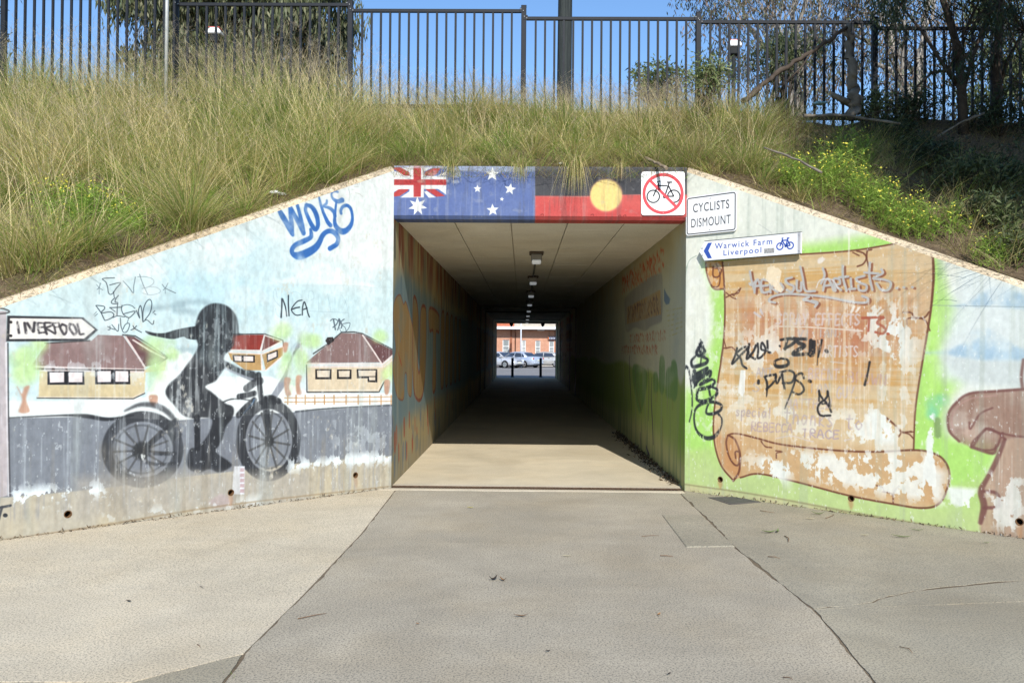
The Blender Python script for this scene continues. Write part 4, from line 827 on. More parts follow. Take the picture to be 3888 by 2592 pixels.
# ---- tunnel side walls (first stretch)
TW = 14.0
def paint_inner_left():
    c = Canvas(TW, 3.2, 120, (190, 174, 132), side_map(PL[0]), 31)
    n1 = c.noise(.6, .4, 4); streak = c.noise(.12, 1.2, 4); s2 = c.noise(.3, 1.4, 4)
    c.lay(np.clip((s2 - .45) * 3, 0, 1) * .6, (120, 128, 122)); c.lay(np.clip((n1 - .5) * 3, 0, 1) * .5, (206, 178, 120))
    c.lay(np.clip((c.Z - 2.45) * 2.4, 0, 1) * np.clip((streak - .42) * 5, 0, 1) * .9, (146, 66, 46))
    for i in range(46):
        u = c.rng.random() * TW; z = 1.9 + c.rng.random() * 1.1; l = .15 + c.rng.random() * .5
        c.stroke([(u, z), (u + .03, z - l)], c.rng.uniform(.06, .2), [(150, 70, 50), (96, 112, 120), (186, 120, 70), (70, 78, 84)][i % 4], None, .6, .06, False)
    c.poly([(0, .75), (.2, 2.4), (3, 2.45), (7, 2.3), (14, 2.3), (14, .8), (6, .75), (2, .7)], (116, 146, 158), None, .8, .3, True)
    def letter(p, **k):
        c.poly(p, (172, 138, 88), smooth=True, soft=.03, mask=np.clip(.3 + .9 * n1 + .3 * streak, 0, 1), **k); c.stroke(p, .05 if 'cr' not in k else 7, (146, 84, 66), closed=True, soft=.02, **k)
    letter([(20, 520), (34, 452), (60, 434), (78, 486), (90, 470), (106, 520), (135, 640), (138, 740), (128, 860), (122, 1000), (102, 980), (96, 884), (84, 886), (80, 1010), (62, 1026), (40, 1000), (25, 920), (18, 830), (34, 740), (24, 640)], cr=cIL)
    c.stroke([(50, 600), (64, 660), (58, 700)], 10, (120, 140, 160), cIL, .8, .02); c.stroke([(48, 760), (66, 830), (60, 800)], 10, (190, 70, 50), cIL, .8, .02)
    letter([(1.75, 2.2), (2.1, 2.28), (2.35, 2.0), (2.3, 1.4), (2.55, 1.3), (2.6, 2.1), (3.0, 2.25), (3.3, 2.1), (3.25, 1.3), (2.9, .9), (2.3, .88), (1.85, 1.15)])
    letter([(3.75, 2.25), (5.2, 2.2), (5.25, 1.9), (4.75, 1.85), (4.8, 1.0), (4.3, .95), (4.35, 1.85), (3.8, 1.9)])
    for u0 in (5.7, 6.6, 7.6, 8.7, 9.9): letter([(u0, 2.2), (u0 + .55, 2.25), (u0 + .58, 1.6), (u0 + .5, .95), (u0 + .05, .92), (u0 - .05, 1.5)])
    for i in range(60):
        u = c.rng.random() * TW * c.rng.random(); z = .25 + c.rng.random() * .55
        c.stroke([(u, z), (u + .02, z - .14)], c.rng.uniform(.07, .13), [(120, 134, 148), (184, 92, 62), (150, 150, 130)][i % 3], None, .75, .04, False)
    c.lay(np.clip(.25 - c.Z, 0, .25) * 2.4, (170, 156, 132)); c.lay(np.clip((streak - .6) * 3, 0, 1) * .4, (206, 198, 176))
    return c.image('inner_mural_ochre', KI)
def paint_inner_right():
    c = Canvas(TW, 3.2, 120, (196, 200, 176), side_map(PR[0]), 41)
    n1 = c.noise(.6, .4, 4); streak = c.noise(.1, 1.2, 4); fine = c.noise(.1, .12, 3)
    c.lay(np.clip((c.Z - 2.3) * 1.5, 0, 1) * n1 * .7, (204, 168, 96)); c.lay(np.clip((n1 - .5) * 2, 0, 1) * .4, (160, 172, 168))
    c.poly([(-.2, -.1), (-.2, 1.32), (.3, 1.2), (.6, 1.28), (1.4, 1.12), (2.6, 1.3), (4, 1.25), (6, 1.4), (9, 1.3), (14, 1.3), (14, -.1)], (146, 170, 88), None, .95, .12, True)
    c.poly([(-.2, .2), (-.2, 1.25), (.3, 1.1), (.5, .3)], (134, 178, 60), None, .8, .12)
    c.poly([(-.2, -.1), (-.2, .35), (3, .5), (8, .4), (14, .4), (14, -.1)], (196, 192, 140), None, .8, .4)
    c.lay(np.clip((streak - .52) * 4, 0, 1) * np.clip(1.3 - c.Z, 0, 1) * .5, (92, 118, 66))
    for p in ([(440, 850), (462, 838), (470, 900), (466, 950), (444, 950)], [(474, 900), (478, 760), (492, 735), (508, 770), (508, 920), (494, 965), (480, 950)], [(512, 900), (520, 820), (545, 800), (550, 770), (570, 765), (584, 820), (584, 960), (566, 1010), (545, 990), (516, 980)], [(318, 800), (350, 790), (400, 830), (400, 930), (360, 1080), (320, 900)]):
        c.poly(p, (98, 140, 82), cIR, .75, .06, True, np.clip(.4 + n1, 0, 1))
    for p in ([(454, 950), (454, 1010)], [(464, 950), (462, 1010)], [(524, 980), (524, 1040)], [(556, 990), (556, 1060)], [(497, 1110), (497, 1240)], [(330, 900), (370, 1080)], [(352, 900), (366, 1060)]): c.stroke(p, 5, (130, 70, 44), cIR, .9, .02, False)
    for p, w in (([(408, 810), (414, 900), (410, 1120)], [7, 14, 12]), ([(430, 870), (428, 1000), (436, 1150), (440, 1260)], [8, 24, 24, 18]), ([(298, 740), (300, 860), (310, 1060)], [14, 24, 10]), ([(336, 800), (334, 900)], 12), ([(362, 1200), (366, 1290)], 16), ([(398, 1280), (416, 1330)], 22)): c.stroke(p, w, (72, 66, 92), cIR, .9, .03)
    c.poly([(270, 420), (290, 370), (350, 320), (420, 270), (470, 250), (494, 270), (494, 500), (480, 540), (430, 560), (390, 590), (330, 570), (278, 590)], (148, 150, 148), cIR, .8, .05, True, np.clip(.4 + n1, 0, 1))
    c.poly([(282, 450), (482, 345), (486, 490), (284, 550)], (186, 152, 98), cIR, .8, .04, False, np.clip(.35 + fine, 0, 1))
    for n_, u0, u1, z, h, w, k in ((12, 5.3, 1.9, 2.11, .26, .045, (104, 84, 90)), (14, 6.2, 1.5, 2.68, .3, .06, (206, 86, 54)), (15, 5.0, 1.35, 1.74, .13, .035, (176, 110, 90)), (15, 6.2, 2.0, 1.55, .13, .035, (176, 104, 84))):
        for i in range(n_):                                   # worn letters nobody can read any more: broken uprights and hooks
            u = u0 + (u1 - u0) * (i + .5) / n_; d = abs(u1 - u0) / n_ * .32; mk = np.clip(fine * 2.5 - .5, 0, 1)
            c.stroke([(u + d, z), (u + d * c.rng.uniform(.8, 1.2), z + h)], w, k, None, .85, .03, False, False, mk)
            q = c.rng.uniform(-1, 1, 4) * h * .3
            c.stroke([(u + d, z + h * .9), (u - d, z + h * .75 + q[0]), (u + d * .3, z + h * .45 + q[1]), (u - d, z + h * .1 + q[2] * .3)], w, k, None, .85, .03, True, False, mk)
    c.poly([(504, 335), (520, 370), (542, 400), (536, 428), (516, 434), (504, 410)], (110, 136, 160), cIR, .9, .02)
    for r in range(6): c.stroke([(520 + r * 3, 470 + r * 30), (560, 462 + r * 30), (612, 452 + r * 28)], 7, (186, 176, 110), cIR, .7, .012, True, False, np.clip(fine * 2.2 - .5, 0, 1))
    c.lay(np.clip((streak - .6) * 3, 0, 1) * .4, (178, 184, 164))
    return c.image('inner_mural_green', KI)
KL, KR, KF, KI = 1.48, 1.3, 1.62, 1.3
# ---------------------------------------------------------------- the setting
def concrete(name, c0, c1, c2, agg=60.0, stain=1.0, bump=.25, dark=(.10, .095, .085, 1), speck=.5):
    m = Mat(name, .85, .25)
    w = m.world()
    a = m.noise(w, .7, 7, .62, .8); b = m.noise(w, 2.7, 6, .65, .4); s = m.noise(w, agg, 4, .75); s2 = m.noise(w, agg * 2.2, 3, .7); d = m.noise(m.mapped(w, (.35, 1.4, 1)), 1.3, 5, .7)
    base = m.ramp(a, [(.28, c0), (.5, c1), (.72, c2)])
    base = m.mix(m.ramp(b, [(.42, g(0)), (.72, g(.45 * stain))]), base, tuple(x * .72 for x in c1[:3]) + (1,))
    base = m.mix(m.ramp(d, [(.55, g(0)), (.75, g(.35 * stain))]), base, tuple(min(x * 1.22, .9) for x in c2[:3]) + (1,))
    base = m.mix(m.ramp(s, [(.50, g(0)), (.58, g(speck))]), base, dark)
    base = m.mix(m.ramp(s2, [(.55, g(0)), (.66, g(.5 * speck))]), base, tuple(min(x * 1.5, .9) for x in c2[:3]) + (1,))
    big = m.noise(w, .33, 3, .5, 1.5); warm = m.noise(w, .9, 4, .6)
    base = m.mix(m.ramp(big, [(.35, g(0)), (.65, g(.5 * stain))]), base, m.mix(1.0, base, (.80, .79, .77, 1), 'MULTIPLY'))
    base = m.mix(m.ramp(warm, [(.45, g(0)), (.7, g(.55 * stain))]), base, m.mix(1.0, base, (1.0, .94, .84, 1), 'MULTIPLY'))
    m.col(base)
    m.bump(s2, bump * .35, .003)
    return m.m
GREY = concrete('paving_grey', (0.324, 0.285, 0.215, 1), (0.395, 0.347, 0.262, 1), (0.466, 0.409, 0.309, 1), 85, 1.0, .3, (.09, .085, .075, 1), .75)
GREYR = concrete('paving_grey_pale', (0.268, 0.240, 0.178, 1), (0.335, 0.300, 0.222, 1), (0.402, 0.360, 0.266, 1), 85, .9, .3, (.10, .095, .085, 1), .7)
WARM = concrete('paving_warm', (0.479, 0.413, 0.302, 1), (0.570, 0.492, 0.360, 1), (0.655, 0.566, 0.414, 1), 85, .9, .25, (.17, .155, .135, 1), .75)
CREAM = concrete('tunnel_floor_cream', (0.482, 0.415, 0.292, 1), (0.560, 0.482, 0.340, 1), (0.644, 0.554, 0.391, 1), 80, .7, .15, (.26, .22, .17, 1), .3)
SOFFIT = concrete('soffit', (.67, .635, .55, 1), (.77, .735, .645, 1), (.85, .82, .735, 1), 70, .7, .12, (.30, .27, .22, 1), .22)
PALE = concrete('pale_concrete', (.40, .38, .34, 1), (.48, .455, .41, 1), (.55, .52, .47, 1), 50, .9, .2, (.22, .2, .18, 1), .35)
STRIP = concrete('strip_cream', (.46, .40, .30, 1), (.54, .475, .36, 1), (.60, .53, .41, 1), 60, .9, .2, (.25, .2, .15, 1), .35)
COPING = concrete('coping_cream', (.38, .30, .205, 1), (.60, .485, .335, 1), (.70, .59, .43, 1), 26, 1.5, .3, (.16, .12, .08, 1), .7)
ASPH = concrete('asphalt', (.20, .195, .185, 1), (.25, .242, .23, 1), (.30, .29, .275, 1), 50, .7, .2, (.08, .08, .08, 1), .4)
DIRT = concrete('joint_dirt', (.09, .07, .045, 1), (.15, .115, .075, 1), (.22, .175, .12, 1), 60, 1, .5, (.05, .04, .03, 1), .5)
BLACKM = plain('dark_void', (.012, .012, .012), .9, .1)

# ground sheet reaching the horizon
gm = MB()
gm.box(-600, 600, -300, 900, -.5, -.062)
tag(gm.build('ground', plain('dry_ground', (.16, .145, .10), .95, .1, 0, .35, .8)), 'dry bare ground reaching out to the horizon', None, None, 'structure')
am = MB(); am.box(-7.4, 7.4, -1.4, 9.6, -.2, -.006)
bed = am.build('ground_bed', DIRT); tag(bed, 'dirt filling the joints between the paving slabs', None, None, 'structure')

# paving: one root, every slab a part
pav = empty('pavement'); tag(pav, 'large concrete paving slabs in front of the underpass', None, None, 'structure')
def inset(P, d):
    P = np.array(P, float); n = len(P); out = []
    A = .5 * sum(P[i, 0] * P[(i + 1) % n, 1] - P[(i + 1) % n, 0] * P[i, 1] for i in range(n))
    if A < 0: P = P[::-1]
    for i in range(n):
        a, b, c = P[i - 1], P[i], P[(i + 1) % n]
        e1 = (b - a) / max(np.linalg.norm(b - a), 1e-9); e2 = (c - b) / max(np.linalg.norm(c - b), 1e-9)
        n1 = np.array([-e1[1], e1[0]]); n2 = np.array([-e2[1], e2[0]]); q = n1 + n2
        out.append(b + q * d / max(q @ n1, .35))
    return np.array(out)
def slab(name, P, mat, top=0.0, gap=.008, thick=.14, jag=0.0, label=None, seed=0, bev=.0008):
    P = np.array(P, float)
    def rough(Q):
        if not jag: return Q
        rg = np.random.default_rng(seed); out = []
        A = inset(P, 0)
        for i in range(len(Q)):
            a, b = Q[i], Q[(i + 1) % len(Q)]; k = max(int(np.linalg.norm(A[(i + 1) % len(Q)] - A[i]) / .06), 1)
            e = b - a; nn = np.array([-e[1], e[0]]) / max(np.linalg.norm(e), 1e-9); w = 0
            for j in range(k):
                w = w * .7 + rg.normal(0, jag) if 0 < j < k - 1 else 0
                out.append(a + e * j / k + nn * max(w, -gap * .8))
        return np.array(out)
    T = rough(inset(P, gap)); T2 = rough(inset(P, gap + bev)); n = len(T)
    V = np.concatenate([np.column_stack([T, np.full(n, top - thick)]), np.column_stack([T, np.full(n, top - bev)]), np.column_stack([T2, np.full(n, top)])])
    k = np.arange(n); j = (k + 1) % n
    bm = bmesh.new(); vs = [bm.verts.new(v) for v in V]
    for r in range(2):
        for a in range(n): bm.faces.new((vs[r * n + a], vs[r * n + (a + 1) % n], vs[(r + 1) * n + (a + 1) % n], vs[(r + 1) * n + a]))
    bm.faces.new(vs[2 * n:])
    bmesh.ops.triangulate(bm, faces=[f for f in bm.faces if len(f.verts) > 4])
    me = bpy.data.meshes.new(name); bm.to_mesh(me); bm.free()
    o = link(name, me, mat, pav)
    if label: o['label'] = label
    return o
def gp(*pts): return [tuple(q[:2]) for q in on_ground(np.array(pts, float) * D2F)]
jl = gp((896, 1138), (830, 1225), (690, 1372), (560, 1500), (512, 1568)); jl.append((jl[-1][0] - .35, jl[-1][1] - .75)); jl.append((jl[-1][0] - 1.2, -1.5))
jr = gp((1572, 1140), (1695, 1262), (1868, 1398), (2010, 1568)); jr.append((jr[-1][0] + .3, jr[-1][1] - .9)); jr.append((jr[-1][0] + 1.1, -1.5))
jl[0] = (jl[0][0], 9.405); jr[0] = (jr[0][0], 9.405)
lw = [(PL[0] - .711 * t, PL[1] - .703 * t) for t in (0, 2, 4, 6.6)]
rw = [(PR[0] + .7335 * t, PR[1] - .6797 * t) for t in (0, 2, 4, 6.6)]
c1, c2 = jl[3], gp((300, 1566))[0]
xfar = -7.5
yl = PY - .02
def lerp(a, b, t): return (a[0] + (b[0] - a[0]) * t, a[1] + (b[1] - a[1]) * t)
# left field, cut by one sharp joint at the near left and a faint one across
cross = gp((250, 1350))[0]
far_left = (lw[3][0] - .05, lw[3][1] - .05)
slab('paving_slab', [lw[0]] + [jl[0], jl[1], jl[2]] + [cross, (-4.2, 5.05), (lw[2][0], lw[2][1])], WARM, -.002, .004, label='pale warm paving slab along the foot of the street mural', bev=.0008, jag=.0)
slab('paving_slab', [jl[2], jl[3], c2, (-4.6, 3.9), (lw[3][0], lw[3][1]), (lw[2][0], lw[2][1]), (-4.2, 5.05), cross], WARM, 0, .003, jag=0, label='speckled warm paving slab at the lower left', bev=.0008)
slab('paving_slab', [jl[3], jl[4], jl[5], jl[6], (-7.5, -1.5), (-7.5, 3.0), (-4.6, 3.9), c2], GREYR, 0, .007, jag=.004, label='grey paving slab in the bottom left corner', seed=5)
# middle run up to the drain
slab('paving_slab', [jl[0], jl[1], jl[2], jl[3], jl[4], jl[5], jl[6], jr[5], jr[4], jr[3], jr[2], jr[1], jr[0]][::-1], GREY, 0, .009, jag=.005, label='wide grey paving slab leading into the tunnel', seed=2)
# right field: two slabs and a jagged crack
ck = gp((1868, 1398), (2005, 1382), (2020, 1374), (2100, 1356), (2180, 1345), (2352, 1331)); ck.append((5.0, ck[-1][1] + .2))
cj = gp((1868, 1400), (2352, 1380)); cj.append((5.9, cj[-1][1] + .1))
slab('paving_slab', [rw[0], jr[0], jr[1], jr[2]] + ck[1:] + [(5.55, 6.16), rw[2], rw[1]], GREYR, -.002, .011, jag=.008, label='grey paving slab along the foot of the scroll mural', seed=3)
slab('paving_slab', [ck[0], ck[1], ck[2], ck[3], ck[5], ck[6], (5.55, 6.16), (5.9, 5.84), cj[2], cj[1]][::-1], GREYR, -.001, .007, jag=0, bev=.0006, label='thin wedge of concrete between the crack and the straight joint', seed=4)
slab('paving_slab', [jr[2], jr[3], jr[4], jr[5], (7.5, -1.5), (7.5, cj[2][1]), cj[2], cj[1]], GREYR, 0, .007, jag=.003, label='speckled grey paving slab at the lower right', seed=6)
# repaired rectangle and metal pit lid
pt = gp((1520, 1183), (1612, 1184), (1688, 1255), (1576, 1257))
slab('paving_slab', pt, GREYR, .009, .002, .05, label='small raised rectangular concrete patch beside the right joint', bev=.006)
lid = empty('pit_lid'); tag(lid, 'dark flat service pit lid on the paving below the scroll', 'pit lid')
lp = gp((1636, 1143), (1690, 1142), (1738, 1152), (1680, 1157))
lc = np.mean(lp, 0); lid.location = (lc[0], lc[1], -.0005)
b = MB(); b.prism([(p[0] - lc[0], p[1] - lc[1]) for p in inset(lp, .0)], .001, .007, 'z'); b.build('plate', plain('lid_grey', (.075, .073, .068), .7, .3, 0, .3, 14, .3), lid)
b = MB()
q = inset(lp, 0); q2 = inset(lp, -.03)
for i in range(4): b.prism([tuple(v - lc) for v in (q[i], q2[i], q2[(i + 1) % 4], q[(i + 1) % 4])], .001, .005, 'z')
b.build('frame', plain('lid_frame', (.11, .10, .09), .85, .15), lid)

# ---------------------------------------------------------------- underpass
TEND = 47.0
CEIL = 3.12
LTOP = 3.715
def picture_mat(name, im, su, sz, bumpy=.25, ax='X', off=0.0):
    m = Mat(name, .8, .25)
    o = m.obj(); sx = m.n('ShaderNodeSeparateXYZ'); m.L.new(o, sx.inputs[0])
    cx = m.n('ShaderNodeCombineXYZ')
    def sc(src, k, add=0.0):
        q = m.n('ShaderNodeMath'); q.operation = 'MULTIPLY_ADD'; m.L.new(src, q.inputs[0]); q.inputs[1].default_value = k; q.inputs[2].default_value = add; return q.outputs[0]
    m.L.new(sc(sx.outputs[ax], 1 / su, off), cx.inputs[0]); m.L.new(sc(sx.outputs['Z'], 1 / sz), cx.inputs[1])
    t = m.n('ShaderNodeTexImage'); t.image = im; t.extension = 'MIRROR'; t.interpolation = 'Cubic'
    m.L.new(cx.outputs[0], t.inputs[0])
    f = m.noise(o, 26, 6, .7); v = m.noise(m.mapped(o, (30, 30, 1.6)), 1, 4, .6)
    c = m.mix(m.ramp(f, [(.35, g(.0)), (.75, g(.16))]), t.outputs[0], (.62, .60, .55, 1), 'MULTIPLY')
    m.col(c); m.bump(m.mix(.4, f, v), bumpy, .006)
    return m.m
M_L = picture_mat('mural_street', paint_left(), WLEN, 3.85)
M_R = picture_mat('mural_scroll', paint_right(), WLEN, 3.85)
M_F = picture_mat('mural_flags', paint_lintel(), XW, 3.85)
M_IL = picture_mat('mural_ochre', paint_inner_left(), TW, 3.2, .3, 'Y')
M_IR = picture_mat('mural_green', paint_inner_right(), TW, 3.2, .3, 'Y')

up = empty('pedestrian_underpass', (PL[0], PY, 0)); tag(up, 'concrete pedestrian underpass with flags painted on its lintel', 'underpass')
XWp = XW
# lintel: chamfered lower edge
b = MB(); b.prism([(0, CEIL + .02), (.035, CEIL - .018), (.30, CEIL - .018), (.30, LTOP), (.02, LTOP), (0, LTOP - .02)], -.001, XW + .001, 'x'); b.build('lintel', M_F, up)
b = MB(); b.box(-.30, 0, .0, TEND - PY, -.1, CEIL + .25); o = b.build('side_wall', M_IL, up); o['label'] = 'left side wall painted with ochre bubble letters'
b = MB(); b.box(XW, XW + .30, .03, TEND - PY, -.1, CEIL + .25); o = b.build('side_wall', M_IR, up); o['label'] = 'right side wall painted with a green landscape and red lettering'
b = MB(); b.box(0, XW, .30, TEND - PY, CEIL + .02, CEIL + .25); b.build('roof_slab', SOFFIT, up)
# ceiling panels with open joints
ncol = 5; pw = XW / ncol; pl_ = 1.21; nrow = int((TEND - PY - .31) / pl_)
b = MB(); b.box(.006, pw - .006, .005, pl_ - .005, 0, .03, .003)
pm = b.mesh('ceiling_panel'); pm.materials.append(SOFFIT)
for r in range(nrow):
    for k in range(ncol):
        o = link('ceiling_panel', pm, None, up); o.location = (k * pw, .305 + r * pl_, CEIL - .012 + .0016 * math.sin(r * 3.1 + k * 1.7))
# joint ribs of the culvert units further in
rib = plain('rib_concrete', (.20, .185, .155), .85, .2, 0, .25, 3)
for yy in (19.6, 23.2, 31.5, 35.0, 37.3):
    b = MB(); b.box(.02, XW - .02, 0, .10, CEIL - .05, CEIL - .015); b.box(0, .03, 0, .10, 0, CEIL - .05); b.box(XW - .03, XW, 0, .10, 0, CEIL - .05)
    o = b.build('joint_rib', rib, up); o.location = (0, yy, 0)
# far portal
b = MB(); b.box(-.0, XW, 0, .3, CEIL - .02, LTOP); o = b.build('far_lintel', rib, up); o.location = (0, TEND - PY, 0)
tf = MB(); tf.box(PL[0], PR[0], PY + .20, TEND + .3, -.2, .012)
tag(tf.build('tunnel_floor', CREAM), 'smooth cream concrete floor inside the tunnel', None, None, 'structure')
# pale strip and grated drain across the mouth
dr = empty('trench_drain', (-1.66, PY - .03, 0)); tag(dr, 'long rusty grated drain across the tunnel mouth', 'drain')
DL = 3.5
b = MB(); b.box(0, DL, .12, .235, -.05, .0135, .002); b.box(0, DL, -.115, -.005, -.05, .003, .002); b.build('kerb_strip', STRIP, dr)
steel = plain('rusty_steel', (.085, .055, .035), .9, .1, 0, .4, 30)
b = MB(); b.box(0, DL, -.005, .005, -.02, .002); b.box(0, DL, .11, .12, -.02, .0125); b.build('frame', steel, dr)
b = MB()
for i in range(int(DL / .035)): b.box(.008 + i * .035, .026 + i * .035, .005, .11, -.014, .001)
o = b.build('grating', steel, dr); o['kind'] = 'stuff'
b = MB(); b.box(0, DL, .0, .12, -.12, -.10); b.build('trough', BLACKM, dr)

# ceiling lights with conduit between them
lampm = Mat('lamp_lens', .4, .4); lampm.col((.82, .84, .86, 1)); lampm.p.inputs['Emission Color'].default_value = (.85, .93, 1, 1); lampm.p.inputs['Emission Strength'].default_value = .14
boxm = plain('fitting_grey', (.26, .25, .235), .5, .4, .2)
root = empty('ceiling_light', (.2, 12.85, CEIL - .012))
b = MB(); b.box(-.11, .11, -.16, .16, -.035, .0, .01); b.build('base_plate', plain('fitting_brown', (.10, .075, .055), .7, .3), root)
b = MB(); b.box(-.085, .085, -.14, .14, -.13, -.035, .012); b.build('housing', boxm, root)
b = MB(); b.box(-.07, .07, -.145, .12, -.175, -.13, .012); b.build('lens', lampm.m, root)
b = MB(); b.tube([(-.0, .16, -.02), (0, 4.02, -.02)], .016, 6); b.build('conduit', boxm, root)
names = ['first', 'second', 'third', 'fourth', 'fifth', 'sixth', 'seventh', 'eighth']
for i in range(8):
    o = root if i == 0 else copy_tree(root)
    o.location = (.2, 12.85 + 4.18 * i, CEIL - .012)
    tag(o, f'boxy bulkhead light on the tunnel ceiling, {names[i]} from the near mouth', 'ceiling light', 'lights along the tunnel ceiling')
# small hanging cones at the far lintel
for k, (px, lab) in enumerate(((1942, 'small dark downlight on the far lintel left of the light row'), (2061, 'small dark downlight on the far lintel right of the light row'))):
    p = on_y((px, 1222), TEND - .2)[0]
    r = empty('lintel_downlight', (p[0], TEND - .2, CEIL - .02)); tag(r, lab, 'downlight', 'downlights at the far mouth')
    b = MB(); b.tube([(0, 0, 0), (0, 0, -.1)], [.11, .11], 10); b.build('mount', BLACKM, r)
    b = MB(); b.tube([(0, 0, -.1), (0, 0, -.22)], [.1, .025], 10); b.build('hood', BLACKM, r)

# ---------------------------------------------------------------- wing walls with weep holes
def wing(name, o, X, z_of_u, mat, holes, label):
    root = bpy.data.objects.new(name, None); COL.objects.link(root)
    root.location = o; root.rotation_euler = (0, 0, math.atan2(X[1], X[0]))
    tag(root, label, 'retaining wall')
    TH = .28; CH = .06
    cu = bpy.data.curves.new(name, 'CURVE'); cu.dimensions = '2D'; cu.fill_mode = 'BOTH'; cu.extrude = TH / 2
    def spl(P):
        s = cu.splines.new('POLY'); s.points.add(len(P) - 1); s.use_cyclic_u = True
        for q, p in zip(s.points, P): q.co = (p[0], p[1], 0, 1)
    spl([(0, -.2), (WLEN, -.2), (WLEN, z_of_u(WLEN) - CH), (0, z_of_u(0) - CH)])
    HR = .034
    for (u, z) in holes: spl([(u + HR * math.cos(t), z + HR * math.sin(t)) for t in np.linspace(0, 2 * np.pi, 16, endpoint=False)])
    ob = bpy.data.objects.new(name, cu); COL.objects.link(ob)
    me = bpy.data.meshes.new_from_object(ob.evaluated_get(bpy.context.evaluated_depsgraph_get()))
    bpy.data.objects.remove(ob)
    V = np.empty(len(me.vertices) * 3, np.float32); me.vertices.foreach_get('co', V); V = V.reshape(-1, 3)
    W = np.stack([V[:, 0], V[:, 2] + TH / 2, V[:, 1]], 1)
    me.vertices.foreach_set('co', W.ravel()); me.flip_normals(); me.update(); me.materials.clear()
    link('wall_face', me, mat, root)
    # coping with a rounded, broken front edge
    n = 60; bm = bmesh.new(); rows = []
    rg = np.random.default_rng(len(label))
    w = 0
    for i in range(n + 1):
        u = WLEN * i / n; zt = z_of_u(u); w = w * .6 + rg.normal(0, .006)
        rows.append([bm.verts.new(q) for q in ((u, .002, zt - CH), (u, .004 + abs(w), zt - CH + .014 + w), (u, .05 + w, zt - .004), (u, .09, zt), (u, TH, zt), (u, TH, zt - CH))])
    for i in range(n):
        for k in range(6): bm.faces.new((rows[i][k], rows[i + 1][k], rows[i + 1][(k + 1) % 6], rows[i][(k + 1) % 6]))
    bm.faces.new(rows[0]); bm.faces.new(rows[-1][::-1])
    bmesh.ops.recalc_face_normals(bm, faces=bm.faces)
    me = bpy.data.meshes.new('coping'); bm.to_mesh(me); bm.free(); link('coping', me, COPING, root)
    pipe = plain('weep_pipe_' + name, (.14, .075, .035), .7, .2, 0, .4, 30)
    for (u, z) in holes:
        b = MB(); n = 16
        P = [(math.cos(t), math.sin(t)) for t in np.linspace(0, 2 * np.pi, n, endpoint=False)]
        rings = [[b.b.verts.new((u + r * p[0], y, z + r * p[1])) for p in P] for r, y in ((HR - .001, -.002), (HR - .007, -.002), (HR - .008, .2))]
        for a in range(2):
            for k in range(n): b.b.faces.new((rings[a][k], rings[a][(k + 1) % n], rings[a + 1][(k + 1) % n], rings[a + 1][k]))
        b.b.faces.new(rings[2])
        b.build('weep_hole', pipe, root)
    return root
fL = wall_map(OL, XL); fR = wall_map(OR, XR)
hl = [tuple(q) for q in fL(np.array([(258, 1951), (877, 1869), (1350, 1803)], float))[0]]
hr = [tuple(q) for q in fR(np.array([(2735, 1819), (3232, 1891), (3871, 1980)], float))[0]]
zL = lambda u: 3.715 - (WLEN - u) * .4426
zR = lambda u: 3.725 - u * .4426
wing('retaining_wall', OL, XL, zL, M_L, hl, 'sloping wing wall painted with a street of houses and a black cyclist')
wing('retaining_wall', OR, XR, zR, M_R, hr, 'sloping wing wall painted with a big parchment scroll on green')
# ---------------------------------------------------------------- embankment
def sstep(a, b, x):
    t = np.clip((x - a) / (b - a), 0, 1); return t * t * (3 - 2 * t)
def front_y(x):
    x = np.asarray(x, float)
    l = PY - (PL[0] - x) * .9889; r = PY - (x - PR[0]) * .9266
    y = np.where(x < PL[0], l, np.where(x > PR[0], r, PY)) + np.where((x < PL[0]) | (x > PR[0]), .25, .08)
    return np.maximum(y, 3.4)
def crest_z(x):
    x = np.asarray(x, float)
    return 4.70 + .42 * sstep(-.8, -4.5, x) + .16 * sstep(2.0, 4.2, x)
def bumps(x, y):
    return .05 * np.sin(x * 2.1 + y * 1.3) + .035 * np.sin(x * 4.7 - y * 3.1 + 1) + .02 * np.sin(x * 9.1 + y * 7.7)
def bank_z(x, y):
    x = np.asarray(x, float); y = np.asarray(y, float)
    zc = crest_z(x); f = front_y(x)
    z0 = 3.655 + .635 * (f - 9.60) - .02
    z0 = np.where(f <= 3.41, 3.655 + .635 * (3.4 - 9.6), z0)
    s = (zc - (3.655 - .635 * .0)) / 1.55
    z = z0 + (y - f) * .635
    k = .25; d = zc - z
    h = np.clip(.5 + d / (2 * k), 0, 1)
    z = zc * (1 - h) + z * h - k * h * (1 - h)                     # smooth minimum with the crest
    edge = sstep(0, .35, y - f)
    far = np.where(y > 44, (y - 44) * .42, 0)
    return z + bumps(x, y) * edge - far
nx, ny = 150, 110
xs = np.concatenate([np.linspace(-40, -9, 14, endpoint=False), np.linspace(-9, 10, nx), np.linspace(10, 40, 15)[1:]])
ts = np.concatenate([np.linspace(0, 9, 90) , np.array([10, 12, 15, 20, 26, 33])])
Vg = []
for x in xs:
    f = float(front_y(x))
    yy = np.concatenate([f + ts * (1 - .0), [44, 46, TEND + .25]])
    yy = np.minimum(yy, TEND + .25); yy = np.maximum.accumulate(yy + np.arange(len(yy)) * 1e-4)
    Vg.append(np.column_stack([np.full(len(yy), x), yy, bank_z(np.full(len(yy), x), yy)]))
Vg = np.array(Vg); A, B = Vg.shape[:2]
idx = np.arange(A * B).reshape(A, B)
Fg = np.stack([idx[:-1, :-1], idx[1:, :-1], idx[1:, 1:], idx[:-1, 1:]], -1).reshape(-1, 4)
